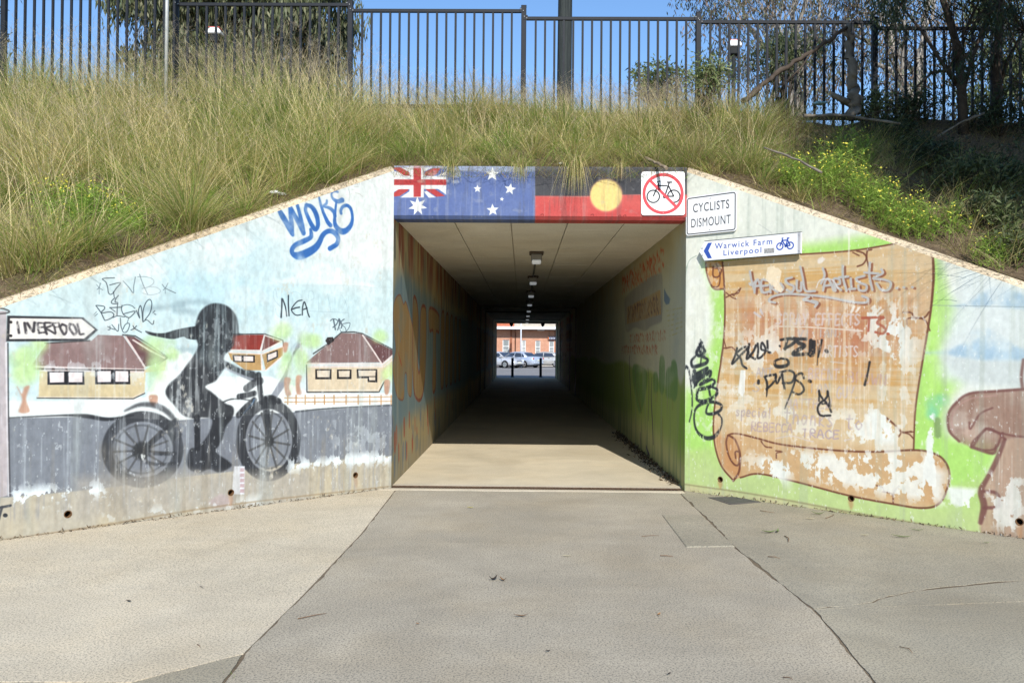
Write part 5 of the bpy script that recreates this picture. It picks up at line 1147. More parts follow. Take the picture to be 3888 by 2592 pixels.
# skirt at the far face
sk = Vg[:, -1].copy(); sk[:, 2] = -.1
Vall = np.concatenate([Vg.reshape(-1, 3), sk]); ks = A * B + np.arange(A)
Fs = np.stack([idx[:-1, -1], idx[1:, -1], ks[1:], ks[:-1]], -1)
mask = (np.abs((sk[:-1, 0] + sk[1:, 0]) / 2 - .185) > XW / 2 + .1)
soil = Mat('bank_soil', .95, .1)
w_ = soil.world(); a_ = soil.noise(w_, 1.6, 6, .65); b_ = soil.noise(w_, 14, 6, .7); c_ = soil.noise(soil.mapped(w_, (40, 14, 30)), 1, 4, .7)
cc = soil.ramp(a_, [(.3, (.10, .072, .045, 1)), (.55, (.17, .125, .08, 1)), (.75, (.12, .11, .055, 1))])
cc = soil.mix(soil.ramp(b_, [(.45, g(0)), (.65, g(.7))]), cc, (.055, .04, .026, 1))
cc = soil.mix(soil.ramp(c_, [(.58, g(0)), (.68, g(.8))]), cc, (.30, .225, .14, 1))
soil.col(cc); soil.bump(b_, .9, .05)
tag(link('embankment', mesh_np('embankment', Vall, np.concatenate([Fg, Fs[mask]]), True), soil.m), 'steep earth railway bank above the tunnel', None, None, 'structure')
# ---------------------------------------------------------------- fence on the crest
FY = 11.4
fm = plain('fence_black', (.010, .012, .016), .6, .22, 0, .2, 8)
fence = empty('railway_fence', (0, FY, 4.5)); tag(fence, 'long black tubular steel railway fence stepping down along the bank top', 'fence')
posts = [-9.65, -7.25, -4.845, -2.42, -.022, 2.378, 4.79, 7.2, 9.6]
ptop = [6.62, 6.54, 6.455, 6.395, 6.33, 6.247, 6.185, 6.11, 6.04]
rail_z = [6.53, 6.455, 6.365, 6.285, 6.183, 6.142, 6.062, 5.99]
b = MB(); b.box(-.035, .035, -.035, .035, -1.95, 0, .006); b.box(-.037, .037, -.037, .037, -.012, .006, .004); pm_ = b.mesh('fence_post'); pm_.materials.append(fm)
b = MB(); b.box(-.0142, .0142, -.0142, .0142, -1.62, 0); km_ = b.mesh('picket'); km_.materials.append(fm)
bolt = plain('zinc_bolt', (.40, .40, .40), .6, .3)
b = MB(); b.disc((0, 0, 0), .0055, 'y', .01, 8); bm_ = b.mesh('bolt'); bm_.materials.append(bolt)
for x, z in zip(posts, ptop):
    o = link('fence_post', pm_, None, fence); o.location = (x, 0, z - 4.5)
for i, z in enumerate(rail_z):
    x0, x1 = posts[i] + .036, posts[i + 1] - .036
    b = MB(); b.box(x0, x1, -.02, .02, -.045, 0, .003); o = b.build('top_rail', fm, fence); o.location = (0, 0, z - 4.5)
    for x in (x0 - .012, x1 + .012):
        b = MB(); b.box(x - .03, x + .03, -.038, -.0352, -.05, .012, .001); q = b.build('rail_bracket', fm, fence); q.location = (0, 0, z - 4.5)
        for s, dz in ((-.018, -.008), (.018, -.03)):
            k = link('bolt', bm_, None, q); k.location = (x + s, -.04, dz)
    b = MB(); b.box(x0, x1, -.02, .02, -.045, 0, .003); o = b.build('bottom_rail', fm, fence); o.location = (0, 0, z - 4.5 - 1.32)
    n = 17
    for k in range(n):
        o = link('picket', km_, None, fence); o.location = (x0 + (x1 - x0) * (k + 1) / (n + 1), 0, z - 4.5 - .046)

# ---------------------------------------------------------------- signs
alu = plain('sign_back', (.42, .43, .44), .4, .5, .7)
white = Mat('sign_white', .45, .4); white.col(white.ramp(white.noise(white.world(), 22, 5, .6), [(.3, (.70, .69, .67, 1)), (.7, (.78, .77, .755, 1))]))
dblack = plain('sign_black', (.03, .032, .036), .5, .3); dred = plain('sign_red', (.52, .04, .05), .5, .3); dblue = plain('sign_blue', (.035, .085, .36), .5, .3)
def rrect(x0, x1, z0, z1, r, n=5):
    P = []
    for cx, cz, a0 in ((x1 - r, z1 - r, 0), (x0 + r, z1 - r, 90), (x0 + r, z0 + r, 180), (x1 - r, z0 + r, 270)):
        for k in range(n + 1):
            a = R(a0 + 90 * k / n); P.append((cx + r * math.cos(a), cz + r * math.sin(a)))
    return P
def rivets(root, pts, r=.007):
    for x, z in pts:
        b = MB(); b.tube([(x, -.012, z), (x, -.018, z)], [r, r * .6], 8); b.build('rivet', alu, root)
def bike(F, x, z, w, lw, flip=1):
    """side-on bicycle pictogram, wheelbase w, handlebar at the left when flip=1"""
    q = lambda a, c: (x + flip * a * w, z + c * w)
    for a in (-.5, .5): c = q(a, 0); F.ring(c[0], c[1], .30 * w, lw, 32)
    for L in ([(-.5, 0), (-.24, .62)], [(-.28, .52), (.18, .52)], [(-.28, .50), (.06, -.02)], [(.06, -.02), (.28, .68)], [(.24, .52), (.5, 0)], [(.06, 0), (.5, 0)], [(.16, .69), (.42, .69)], [(-.24, .60), (-.30, .72), (-.16, .74)]):
        F.line([q(*p) for p in L], lw)
    F.ring(*q(.06, -.02), .06 * w, lw, 12)
# no bicycles
cLR = (2050, 600, .26786)
P = on_y(crop([(1445, 190), (2060, 192), (2050, 815), (1430, 805)], *cLR), PY - .02)
cx, cz = P[:, 0].mean(), P[:, 2].mean(); hw = (P[1, 0] - P[0, 0] + P[2, 0] - P[3, 0]) / 4; hh = (P[0, 2] - P[3, 2] + P[1, 2] - P[2, 2]) / 4
s1 = empty('no_bicycles_sign', (cx, PY - .006, cz)); s1.rotation_euler = (0, R(-.6), 0); tag(s1, 'square white sign with a bicycle struck through in a red ring', 'sign')
b = MB(); b.prism(rrect(-hw, hw, -hh, hh, .03), -.012, 0, 'y'); b.build('plate', white.m, s1)
F = Flat(); bike(F, .005, -.035, .235, .018); F.build('bicycle_symbol', dblack, s1, -.0126)
F = Flat(); F.ring(0, -.004, .219, .036, 64); F.build('red_ring', dred, s1, -.0132)
F = Flat(); F.line([(-.150, .150), (.150, -.157)], .034); F.build('red_bar', dred, s1, -.0130)
rivets(s1, [(.002, .215), (.0, -.222)], .006)
# cyclists dismount, and the direction board, both on the right wing wall
nR = np.array([XR[1], -XR[0], 0])
def on_wall(px, d=.02):
    o = OR + nR * d; Q = on_plane(px, o, nR); return np.stack([(Q - OR) @ XR, Q[:, 2]], 1)
rzR = math.atan2(XR[1], XR[0])
def at_wall(u, z, d): q = OR + XR * u + nR * d; return (q[0], q[1], z)
cG = (2580, 700, .22109)
W = on_wall(crop([(118, 212), (988, 124), (978, 800), (112, 888)], *cG))
u0, u1 = (W[0, 0] + W[3, 0]) / 2, (W[1, 0] + W[2, 0]) / 2; z1, z0 = (W[0, 1] + W[1, 1]) / 2, (W[2, 1] + W[3, 1]) / 2
hw, hh = (u1 - u0) / 2, (z1 - z0) / 2
s2 = empty('dismount_sign', at_wall((u0 + u1) / 2, (z0 + z1) / 2, .012), rzR); tag(s2, 'white black-edged sign reading CYCLISTS DISMOUNT on the right wing wall', 'sign')
b = MB(); b.prism(rrect(-hw, hw, -hh, hh, .035), -.012, 0, 'y'); b.build('plate', white.m, s2)
F = Flat(); F.line(rrect(-hw + .017, hw - .017, -hh + .017, hh - .017, .025), .0115, True); F.build('border', dblack, s2, -.0126)
text_mesh('lettering', 'CYCLISTS', -hw + 2 * hw * .145, -hw + 2 * hw * .86, hh - 2 * hh * .415, hh - 2 * hh * .195, dblack, s2, -.0126, .004, 1.12)
text_mesh('lettering', 'DISMOUNT', -hw + 2 * hw * .11, -hw + 2 * hw * .89, hh - 2 * hh * .80, hh - 2 * hh * .575, dblack, s2, -.0126, .0, 1.1)
rivets(s2, [(-.005, hh - .045), (-.012, -hh + .045)], .007)
W = on_wall(crop([(350, 1130), (450, 965), (2098, 838), (2092, 1205), (430, 1292)], *cG), .05)
zc = (W[1, 1] + W[4, 1] + W[2, 1] + W[3, 1]) / 4; uL, uC, uR = W[0, 0], (W[1, 0] + W[4, 0]) / 2, (W[2, 0] + W[3, 0]) / 2; hh = (W[1, 1] + W[2, 1] - W[3, 1] - W[4, 1]) / 4
s3 = empty('direction_sign', at_wall(uL, zc, .05), rzR); s3.rotation_euler = (0, 0, rzR); tag(s3, 'white arrow-ended cycle route board with blue lettering above the scroll', 'sign')
c_, e_ = uC - uL, uR - uL
b = MB(); b.prism([(0, 0), (c_, -hh), (e_, -hh), (e_, hh), (c_, hh)], -.012, .012, 'y'); b.build('plate', white.m, s3)
b = MB(); b.box(c_, e_, -.015, .014, hh, hh + .006); b.box(c_, e_, -.015, .014, -hh - .006, -hh); b.build('edge_rail', plain('dark_edge', (.10, .10, .10), .5, .4, .4), s3)
b = MB(); b.box(c_ + .1, c_ + .14, .014, .05, -hh + .02, hh - .02); b.box(e_ - .14, e_ - .1, .014, .05, -hh + .02, hh - .02); b.build('bracket', alu, s3)
F = Flat(); F.V, F.n = [], 0
a0 = e_ * .047; a1 = e_ * .085; b0 = e_ * .092; b1 = e_ * .135
V = np.array([(a0, 0), (b0, hh * .80), (b1, hh * .80), (a1 + e_ * .012, 0), (b1, -hh * .80), (b0, -hh * .80)]); V3 = np.column_stack([V[:, 0], np.full(6, -.0126), V[:, 1]])
link('chevron', mesh_np('chevron', V3, np.array([[0, 1, 2, 3], [0, 3, 4, 5]])), dblue, s3)
text_mesh('lettering', 'Warwick Farm', e_ * .165, e_ * .735, hh * .10, hh * .68, dblue, s3, -.0126, .008, 1.25)
text_mesh('lettering', 'Liverpool', e_ * .255, e_ * .632, -hh * .82, -hh * .08, dblue, s3, -.0126, .008, 1.25)
F = Flat(); bike(F, e_ * .855, -hh * .18, hh * 1.05, .014); F.build('bicycle_symbol', dblue, s3, -.0126)
b = MB(); b.box(e_ * .66, e_ * .755, -.0135, -.012, -hh * .75, -hh * .28); b.build('sticker', plain('sticker_grey', (.30, .29, .28), .6, .3, 0, .5, 60), s3)
b = MB(); b.box(e_ * .972, e_ * .997, -.0145, -.012, -hh * .96, hh * .96); b.build('end_plate', plain('end_grey', (.42, .41, .42), .5, .4), s3)
rivets(s3, [(e_ * .985, hh * .75), (e_ * .985, -hh * .75), (c_ * .55, hh * .3), (c_ * .6, -hh * .42)], .009)

# ---------------------------------------------------------------- poles and lamps on the bank
p = on_y(np.array([(631, 290)], float), 10.9)[0]
pole = empty('thin_grey_pole', (p[0], 10.9, 4.75)); tag(pole, 'thin pale grey metal pole standing in tall grass before the fence', 'pole')
pm2 = plain('galvanised', (.46, .46, .43), .5, .4, .3, .15, 12)
b = MB(); b.tube([(0, 0, -.3), (.0, 0, 3.4)], .024, 10); b.build('shaft', pm2, pole)
b = MB(); b.tube([(0, 0, 3.4), (0, 0, 3.43)], [.028, .02], 10); b.build('cap', pm2, pole)
p = on_y(np.array([(2143, 200)], float), 16.0)[0]
pole = empty('timber_pole', (p[0], 16.0, 4.7)); tag(pole, 'thick dark timber utility pole rising behind the fence', 'utility pole')
tim = Mat('dark_timber', .85, .15); tw = tim.mapped(tim.obj(), (22, 22, 1.2)); tf_ = tim.noise(tw, 1, 6, .7)
tim.col(tim.ramp(tf_, [(.3, (.016, .020, .020, 1)), (.7, (.050, .056, .052, 1))])); tim.bump(tf_, .8, .02)
b = MB(); b.tube([(0, 0, -.5), (0, 0, 2), (.02, 0, 6), (.03, 0, 8.6)], [.145, .14, .13, .12], 16); b.build('shaft', tim.m, pole)
b = MB(); b.box(-1.1, 1.1, -.2, -.12, 7.9, 8.02); b.build('crossarm', tim.m, pole)
wcap = plain('lamp_white', (.80, .80, .78), .4, .5); lred = plain('lamp_red', (.55, .06, .05), .5, .3)
for k, (px, py, Y, lab) in enumerate(((818, 128, 18.0, 'white capped platform lamp in front of the left gum tree'), (2786, 176, 18.0, 'white capped platform lamp among the right hand shrubs'))):
    p = on_y((px, py), Y)[0]; r = empty('platform_lamp', (p[0], Y, 4.7)); tag(r, lab, 'lamp', 'white capped lamps behind the fence'); h = p[2] - 4.7
    b = MB(); b.tube([(0, 0, -.3), (0, 0, h - .2)], .045, 10); b.build('post', plain('lamp_post_grey', (.02, .022, .022), .7, .2), r)
    b = MB(); b.box(-.145, .145, -.12, .12, h - .035, h + .05, .02); b.prism([(-.13, h + .05), (.13, h + .05), (.08, h + .10), (-.08, h + .10)], -.1, .1, 'y'); b.build('cap', wcap, r)
    b = MB(); b.box(-.12, .12, -.1, .1, h + .10, h + .115); b.build('red_top', lred, r)
    b = MB(); b.box(-.1, .1, -.09, .09, h - .2, h - .035, .02); b.build('lantern', plain('lantern_dark', (.015, .016, .016), .7, .2), r)

# ---------------------------------------------------------------- bollards outside the far mouth
bol = plain('bollard_black', (.012, .012, .013), .5, .3)
for px, lab in ((1945.5, 'black bollard beyond the tunnel in front of the left silver car'), (2052.5, 'black bollard beyond the tunnel in front of the blue silver sedan')):
    p = on_ground((px, 1429.5))[0]; r = empty('bollard', (p[0], p[1], 0)); tag(r, lab, 'bollard', 'black bollards at the far mouth')
    b = MB(); b.tube([(0, 0, -.06), (0, 0, 1.08), (0, 0, 1.12)], [.078, .078, .06], 14); b.build('post', bol, r)
    b = MB(); b.tube([(0, 0, -.06), (0, 0, .03)], [.11, .1], 14); b.build('collar', bol, r)
# ---------------------------------------------------------------- beyond the tunnel: forecourt, cars, station building
b = MB(); b.box(-30, 30, TEND + .3, 66, -.2, -.03); tag(b.build('road', ASPH), 'sunlit asphalt forecourt beyond the far mouth', None, None, 'structure')
b = MB(); b.box(-30, 30, 66, 82.5, -.2, -.026); tag(b.build('car_park', ASPH), 'asphalt parking bays in front of the brick building', None, None, 'structure')
b = MB(); b.box(-30, 30, 82.5, 84.8, -.2, .10, .02); tag(b.build('far_kerb', PALE), 'raised concrete footway along the brick building', None, None, 'structure')
paintw = plain('line_white', (.62, .62, .60), .8, .2)
lm = MB()
for i in range(9):
    x = -11 + i * 2.9; c = Matrix.Translation((x, 71.8, 0)) @ Matrix.Rotation(R(-45), 4, 'Z')
    lm.box(-2.6, 2.6, -.05, .05, -.03, -.0215, 0, c)
tag(lm.build('bay_lines', paintw), 'white angled bay lines painted on the car park', None, None, 'structure')

glass = Mat('car_glass', .08, .6); glass.col((.035, .045, .065, 1))
tyre = plain('tyre', (.018, .018, .018), .9, .1); rim = plain('alloy', (.55, .55, .56), .3, .5, .7); dark = plain('car_trim', (.02, .02, .022), .6, .3)
chrome = plain('car_chrome', (.6, .6, .6), .2, .5, .8); lampc = Mat('headlight_glass', .12, .6); lampc.col((.62, .64, .66, 1))
tail = plain('tail_red', (.48, .02, .02), .3, .5); plate = plain('plate_pale', (.62, .62, .50), .5, .3)
def car_paint(n, c): 
    m = Mat(n, .28, .5, .35); m.p.inputs['Coat Weight'].default_value = .6; m.p.inputs['Coat Roughness'].default_value = .08; m.col(c); return m.m
def loft(rings, closed=True, cap=True):
    bm = bmesh.new(); R_ = [[bm.verts.new(p) for p in r] for r in rings]; n = len(R_[0])
    for a in range(len(R_) - 1):
        for k in range(n if closed else n - 1):
            f = bm.faces.new((R_[a][k], R_[a][(k + 1) % n], R_[a + 1][(k + 1) % n], R_[a + 1][k])); f.smooth = True
    if cap: bm.faces.new(R_[0][::-1]); bm.faces.new(R_[-1])
    bmesh.ops.recalc_face_normals(bm, faces=bm.faces)
    return bm
def finish(name, bm, mat, parent):
    me = bpy.data.meshes.new(name); bm.to_mesh(me); bm.free(); return link(name, me, mat, parent)
def make_car(label, loc, rz, paint, hatch=False, dent=False):
    """x forward, y left; about 4.7 m long"""
    root = empty('parked_car', (loc[0], loc[1], -.026), rz); tag(root, label, 'car', 'cars parked outside the brick building')
    L = 2.36; W = .90
    #   x, half width, sill z, belt z
    st = [(-L, .60, .48, .74), (-L + .06, .74, .34, .92), (-L + .25, .83, .26, 1.0), (-1.75, .88, .24, 1.0), (-1.2, .90, .22, .97), (-.4, .90, .22, .95), (.5, .90, .22, .93), (1.05, .89, .22, .91), (1.45, .87, .23, .87), (1.9, .83, .24, .79), (2.15, .76, .24, .70), (2.30, .66, .28, .62), (L, .52, .36, .54)]
    rings = []
    for x, w, s, z in st:
        m = (s + z) / 2
        rings.append([(x, -w * .92, s), (x, -w, s + .12), (x, -w * 1.0, m + .05), (x, -w * .96, z - .06), (x, -w * .84, z), (x, 0, z + .025), (x, w * .84, z), (x, w * .96, z - .06), (x, w, m + .05), (x, w, s + .12), (x, w * .92, s)])
    body = finish('body', loft(rings), paint, root)
    rf = [(-1.62, .70, .70, .985), (-1.05, .66, .59, 1.36), (-.6, .64, .57, 1.42), (0, .64, .57, 1.43), (.45, .65, .60, 1.37), (1.22, .74, .72, .93)]
    if hatch: rf[0] = (-2.0, .70, .68, .99); rf[1] = (-1.35, .66, .59, 1.33)
    cab = []
    for x, wb, wt, z in rf:
        cab.append([(x, -.80 if z < 1.1 else -.81, .93), (x, -wt - .03, z - .05), (x, -wt + .06, z), (x, 0, z + .02), (x, wt - .06, z), (x, wt + .03, z - .05), (x, .80 if z < 1.1 else .81, .93)])
    finish('cabin', loft(cab, True, True), paint, root)
    def side(s, pts, nm):
        # lean with the cabin side: y from .825 at belt to .62 at roof
        yy = lambda z: s * (.822 - (z - .93) * .46 + .006)
        bm = bmesh.new(); vs = [bm.verts.new((x, yy(z), z)) for x, z in pts]; vo = [bm.verts.new((x, yy(z) - s * .012, z)) for x, z in pts]
        bm.faces.new(vs); bm.faces.new(vo[::-1])
        for k in range(len(vs)): bm.faces.new((vs[k], vo[k], vo[(k + 1) % len(vs)], vs[(k + 1) % len(vs)]))
        bmesh.ops.recalc_face_normals(bm, faces=bm.faces); finish(nm, bm, glass.m, root)
    for s in (-1, 1):
        side(s, [(-.10, .97), (1.02, .97), (.50, 1.30), (-.10, 1.345)], 'front_window')
        side(s, [(-1.0, .985), (-.18, .97), (-.18, 1.345), (-.80, 1.32)] if not hatch else [(-1.25, .985), (-.18, .97), (-.18, 1.345), (-.95, 1.30)], 'rear_window')
        if not hatch: side(s, [(-1.32, 1.0), (-1.06, .99), (-.88, 1.29), (-1.0, 1.26)], 'quarter_window')
        # handles, mirror
        for x in (-.78, .05):
            b = MB(); b.box(x, x + .16, s * .885 - .02, s * .885 + .03, .83, .86, .006); b.build('door_handle', paint if not dent else dark, root)
        b = MB(); b.box(.86, 1.0, s * .93 - .09, s * .93 + .09, .95, 1.07, .03); b.build('mirror', paint, root)
        for x in (-.14, 1.0, -1.02):
            b = MB(); b.box(x - .006, x + .006, s * .897 - .006, s * .897 + .004, .34, .9); b.build('door_gap', dark, root)
    def screen(x0, z0, x1, z1, w0, w1, nm, d):
        bm = bmesh.new(); f = [bm.verts.new(v) for v in ((x0 + d, -w0, z0), (x0 + d, w0, z0), (x1 + d, w1, z1), (x1 + d, -w1, z1))]; k = [bm.verts.new((v.co.x - d * 1.6, v.co.y, v.co.z - .01)) for v in f]
        bm.faces.new(f); bm.faces.new(k[::-1])
        for a in range(4): bm.faces.new((f[a], k[a], k[(a + 1) % 4], f[(a + 1) % 4]))
        bmesh.ops.recalc_face_normals(bm, faces=bm.faces); finish(nm, bm, glass.m, root)
    screen(1.16, .97, .50, 1.36, .68, .56, 'windscreen', .03)
    if hatch: screen(-1.93, 1.03, -1.38, 1.33, .62, .54, 'rear_screen', -.025)
    else: screen(-1.56, 1.03, -1.09, 1.35, .64, .55, 'rear_screen', -.03)
    for x in (-1.35, 1.38):
        for s in (-1, 1):
            w = empty('wheel', (x, s * .80, .315), 0, root)
            b = MB(); b.tube([(0, -.10, 0), (0, -.07, 0), (0, .07, 0), (0, .10, 0)], [.285, .315, .315, .285], 26); b.build('tyre', tyre, w)
            b = MB(); b.tube([(0, s * .08, 0), (0, s * .104, 0)], [.215, .205], 22)
            b.build('rim', rim, w)
            b = MB()
            for k in range(5):
                M = Matrix.Rotation(k * 2 * math.pi / 5 + .3, 4, 'Y'); b.box(-.035, .035, s * .1035 - .003, s * .1035 + .003, .06, .17, 0, M)
            b.build('spoke_gap', dark, w)
            b = MB(); n = 20; rr = .365
            P = [(x + rr * math.cos(t), .315 + rr * math.sin(t)) for t in np.linspace(-.25, math.pi + .25, n)] + [(x + .0, .28)]
            b.prism(P, s * .86, s * .893, 'y'); b.build('wheel_arch', dark, root)
    for s in (-1, 1):
        M = Matrix.Translation((2.16, s * .60, .66)) @ Matrix.Rotation(s * R(-38), 4, 'Z'); b = MB(); b.box(-.10, .05, -.17, .17, -.07, .06, .03, M); b.build('headlight', lampc.m, root)
        M = Matrix.Translation((-2.24, s * .60, .84)) @ Matrix.Rotation(s * R(24), 4, 'Z'); b = MB(); b.box(-.06, .06, -.2, .2, -.06, .05, .02, M); b.build('taillight', tail, root)
    b = MB(); b.box(2.2, 2.345, -.36, .36, .55, .645, .02); b.build('grille', dark, root)
    b = MB(); b.box(2.24, 2.372, -.46, .46, .27, .38, .02); b.build('lower_intake', dark, root)
    b = MB(); b.box(2.31, 2.385, -.18, .18, .43, .54, .005); b.build('number_plate', plate, root)
    b = MB(); b.box(-2.42, -2.30, -.18, .18, .62, .73, .005); b.build('number_plate', plate, root)
    b = MB(); b.box(-2.40, -2.1, -.70, .70, .36, .52, .05); b.build('bumper', paint, root)
    b = MB(); b.box(-2.1, 2.1, -.72, .72, .17, .3); b.build('underbody', dark, root)
    if dent:
        b = MB(); b.tube([(-.9, .893, .56), (-.4, .905, .50), (.1, .9, .58), (.6, .903, .52)], [.01, .018, .02, .01], 6); o = b.build('dent_crease', paint, root); o['label'] = 'creased dent along the lower doors'
    return root
silver = car_paint('silver_paint', (.58, .585, .60, 1)); bluesil = car_paint('blue_silver_paint', (.47, .53, .62, 1)); beige = car_paint('beige_silver_paint', (.50, .49, .455, 1))
def place(wx, wy, px, ang, hatch, **k):
    """put the car so its wheel at local (wx, wy) touches the ground at photo pixel px"""
    gq = on_ground(px, -.026)[0]; c, s = math.cos(ang), math.sin(ang)
    return (gq[0] - (wx * c - wy * s), gq[1] - (wx * s + wy * c))
a1 = R(-38); make_car('silver sedan at the left showing its front and near wheel', place(1.38, -.80, (1918.5, 1397), a1, False), a1, silver)
a2 = R(180 - 38); make_car('blue silver sedan in the middle showing its red taillights', place(-1.35, .80, (1991.5, 1396), a2, False), a2, bluesil)
a3 = R(180 - 14); make_car('beige silver hatchback at the right with a dented door', place(-1.35, .80, (2110, 1393.5), a3, True), a3, beige, True, True)

# lamp post
p = on_ground((1977, 1393))[0]; lp_ = empty('lamp_post', (p[0], 77.5, .0)); p = on_y((1978, 1300), 77.5)[0]; lp_.location.x = p[0]
tag(lp_, 'slim pale grey lamp post in front of the brick building', 'lamp post')
b = MB(); b.tube([(0, 0, -.06), (0, 0, 3), (0, 0, 7.5)], [.08, .068, .05], 12); b.build('shaft', plain('post_pale', (.60, .61, .62), .5, .3), lp_)
b = MB(); b.tube([(0, 0, -.06), (0, 0, .12)], [.14, .11], 12); b.build('base', alu, lp_)
b = MB(); b.tube([(0, 0, 7.4), (0, -.5, 7.75), (0, -1.2, 7.8)], .035, 8); b.box(-.12, .12, -1.7, -1.15, 7.72, 7.84, .03); b.build('lamp_head', alu, lp_)

# station building
BY = 85.0
cX = (1880, 1210, .12115)
def bx(x): return float(on_y((1880 + x * .12115, 1300), BY)[0, 0])
def bz(y): return float(on_y((1990, 1210 + y * .12115), BY)[0, 2])
brick = Mat('red_brick', .9, .15)
bo = brick.world(); bs = brick.n('ShaderNodeSeparateXYZ'); brick.L.new(bo, bs.inputs[0]); bc = brick.n('ShaderNodeCombineXYZ'); brick.L.new(bs.outputs['X'], bc.inputs[0]); brick.L.new(bs.outputs['Z'], bc.inputs[1])
bt = brick.n('ShaderNodeTexBrick'); brick.L.new(bc.outputs[0], bt.inputs['Vector']); bt.inputs['Scale'].default_value = 1.0
bt.inputs['Brick Width'].default_value = .24; bt.inputs['Row Height'].default_value = .086; bt.inputs['Mortar Size'].default_value = .008
bt.inputs['Color1'].default_value = (.40, .175, .10, 1); bt.inputs['Color2'].default_value = (.50, .24, .15, 1); bt.inputs['Mortar'].default_value = (.52, .40, .31, 1)
brick.col(brick.mix(brick.ramp(brick.noise(bo, 1.2, 4), [(.35, g(0)), (.7, g(.35))]), bt.outputs[0], (.36, .15, .09, 1)))
fasc = plain('fascia_white', (.78, .78, .76), .6, .3); gut = plain('gutter_dark', (.05, .055, .06), .5, .3); soff2 = plain('eave_timber', (.36, .30, .22), .8, .2); sill = plain('win_sill', (.30, .13, .08), .9, .2)
bld = empty('brick_building', (0, BY, 0)); tag(bld, 'low red brick station building with white eaves beyond the car park', 'building')
wins = [(235, 440, 660), (835, 962, 670), (1262, 1418, 680), (1690, 1845, 690)]
ze = bz(345); zt = bz(270)
xs_ = [-16.0]; W = []
for a, c, t in wins: W.append((bx(a), bx(c), bz(1085), bz(t)))
W = [(bx(-420), bx(-250), bz(1085), bz(655))] + W + [(bx(2120), bx(2275), bz(1085), bz(695)), (bx(2550), bx(2700), bz(1085), bz(700))]
b = MB()
x = -16.0
for a, c, z0, z1 in W:
    b.box(x, a, 0, .3, 0, ze); b.box(a, c, 0, .3, 0, z0); b.box(a, c, 0, .3, z1, ze); x = c
b.box(x, 18, 0, .3, 0, ze); b.build('wall', brick.m, bld)
b = MB(); b.box(-16, 18, .3, 9, 0, ze); b.build('inner_wall', dark, bld)
wfm = plain('window_frame_white', (.70, .71, .70), .5, .3); wgl = Mat('window_glass', .06, .6); wgl.col((.10, .12, .12, 1)); bl = plain('blind_pale', (.52, .53, .48), .8, .2, 0, .12, 3)
for a, c, z0, z1 in W:
    f = MB(); f.box(a, a + .06, .08, .16, z0, z1); f.box(c - .06, c, .08, .16, z0, z1); f.box(a + .06, c - .06, .08, .16, z1 - .06, z1); f.box(a + .06, c - .06, .08, .16, z0, z0 + .06)
    mz = z0 + (z1 - z0) * .52; f.box(a + .06, c - .06, .08, .16, mz - .03, mz + .03); f.box(a + .06, c - .06, .09, .15, z0 + (z1 - z0) * .25, z0 + (z1 - z0) * .25 + .04)
    w = f.build('window', wfm, bld)
    q = MB(); q.box(a + .06, c - .06, .115, .125, z0 + .06, z1 - .06); q.build('pane', wgl.m, w)
    q = MB(); q.box(a + .08, c - .08, .13, .14, z0 + .06, z0 + (z1 - z0) * .74); q.build('blind', bl, w)
    q = MB(); n = 7
    for k in range(n): u = a + .06 + (c - a - .12) * (k + .5) / n; q.box(u - .008, u + .008, .05, .066, z0 + .02, z1 - .02)
    q.build('security_bar', wfm, w)
    q = MB(); q.box(a - .06, c + .06, -.04, .07, z0 - .09, z0 - .002); q.build('sill', sill, w)
# overhanging eave, gutter, roof
ov = 1.15
b = MB(); b.box(-16.6, 18.6, -ov, .3, ze, ze + .05); b.build('eave_soffit', soff2, bld)
b = MB(); b.box(-16.6, 18.6, -ov - .02, -ov + .03, ze - .02, ze + .10); b.build('gutter', gut, bld)
b = MB(); b.box(-16.6, 18.6, -ov - .08, -ov - .021, ze + .03, ze + .30, .02); b.build('fascia', fasc, bld)
mr = Mat('beige_roof', .6, .3); mr.col(mr.ramp(mr.noise(mr.world(), 3, 4), [(.3, (.42, .36, .27, 1)), (.7, (.52, .46, .36, 1))]))
tr = plain('terracotta_tile', (.46, .14, .07), .8, .2, 0, .3, 7)
xr = bx(585)
tile = MB(); metal = MB()
for k in range(16):                                   # tile and sheet courses stepping up the slope
    y0 = -ov - .06 + k * .42; z0 = ze + .30 + k * .24
    for tgt, xa, xb in ((tile, -16.6, xr), (metal, xr, 18.6)):
        tgt.prism([(y0, z0), (y0 + .44, z0 + .252), (y0 + .44, z0 + .215), (y0, z0 - .045)], xa, xb, 'x')
tile.build('tiled_roof', tr, bld); metal.build('sheet_roof', mr, bld)
b = MB(); b.box(xr - .12, xr + .02, -ov - .06, -ov + .25, ze + .28, ze + .42); b.tube([(xr - .05, -ov, ze + .36), (xr - .05, 5.6, ze + 4.2)], .10, 8); b.build('roof_verge', tr, bld)
for x, w, nm in ((500, .20, 'brick_pier'), (632, .11, 'downpipe')):
    X0 = bx(x); b = MB()
    if nm == 'downpipe': b.tube([(X0, -.07, .0), (X0, -.07, ze - .35), (X0, -ov + .1, ze - .02)], .055, 8); b.build(nm, plain('pipe_brown', (.12, .05, .03), .7, .2), bld)
    else: b.box(X0 - w / 2, X0 + w / 2, -.12, -.001, 0, ze - .001); b.build(nm, plain('pier_brown', (.26, .10, .055), .9, .2), bld)
b = MB(); b.box(bx(1320), bx(1540), -.7, -.5, ze - .09, ze - .002); b.build('eave_light', fasc, bld)
sg = empty('hanging_shop_sign', (bx(1775), BY - .15, bz(600))); tag(sg, 'small dark blue sign with white letters under the eave at the right', 'sign')
hw_ = (bx(1900) - bx(1655)) / 2; hh_ = (bz(555) - bz(650)) / 2
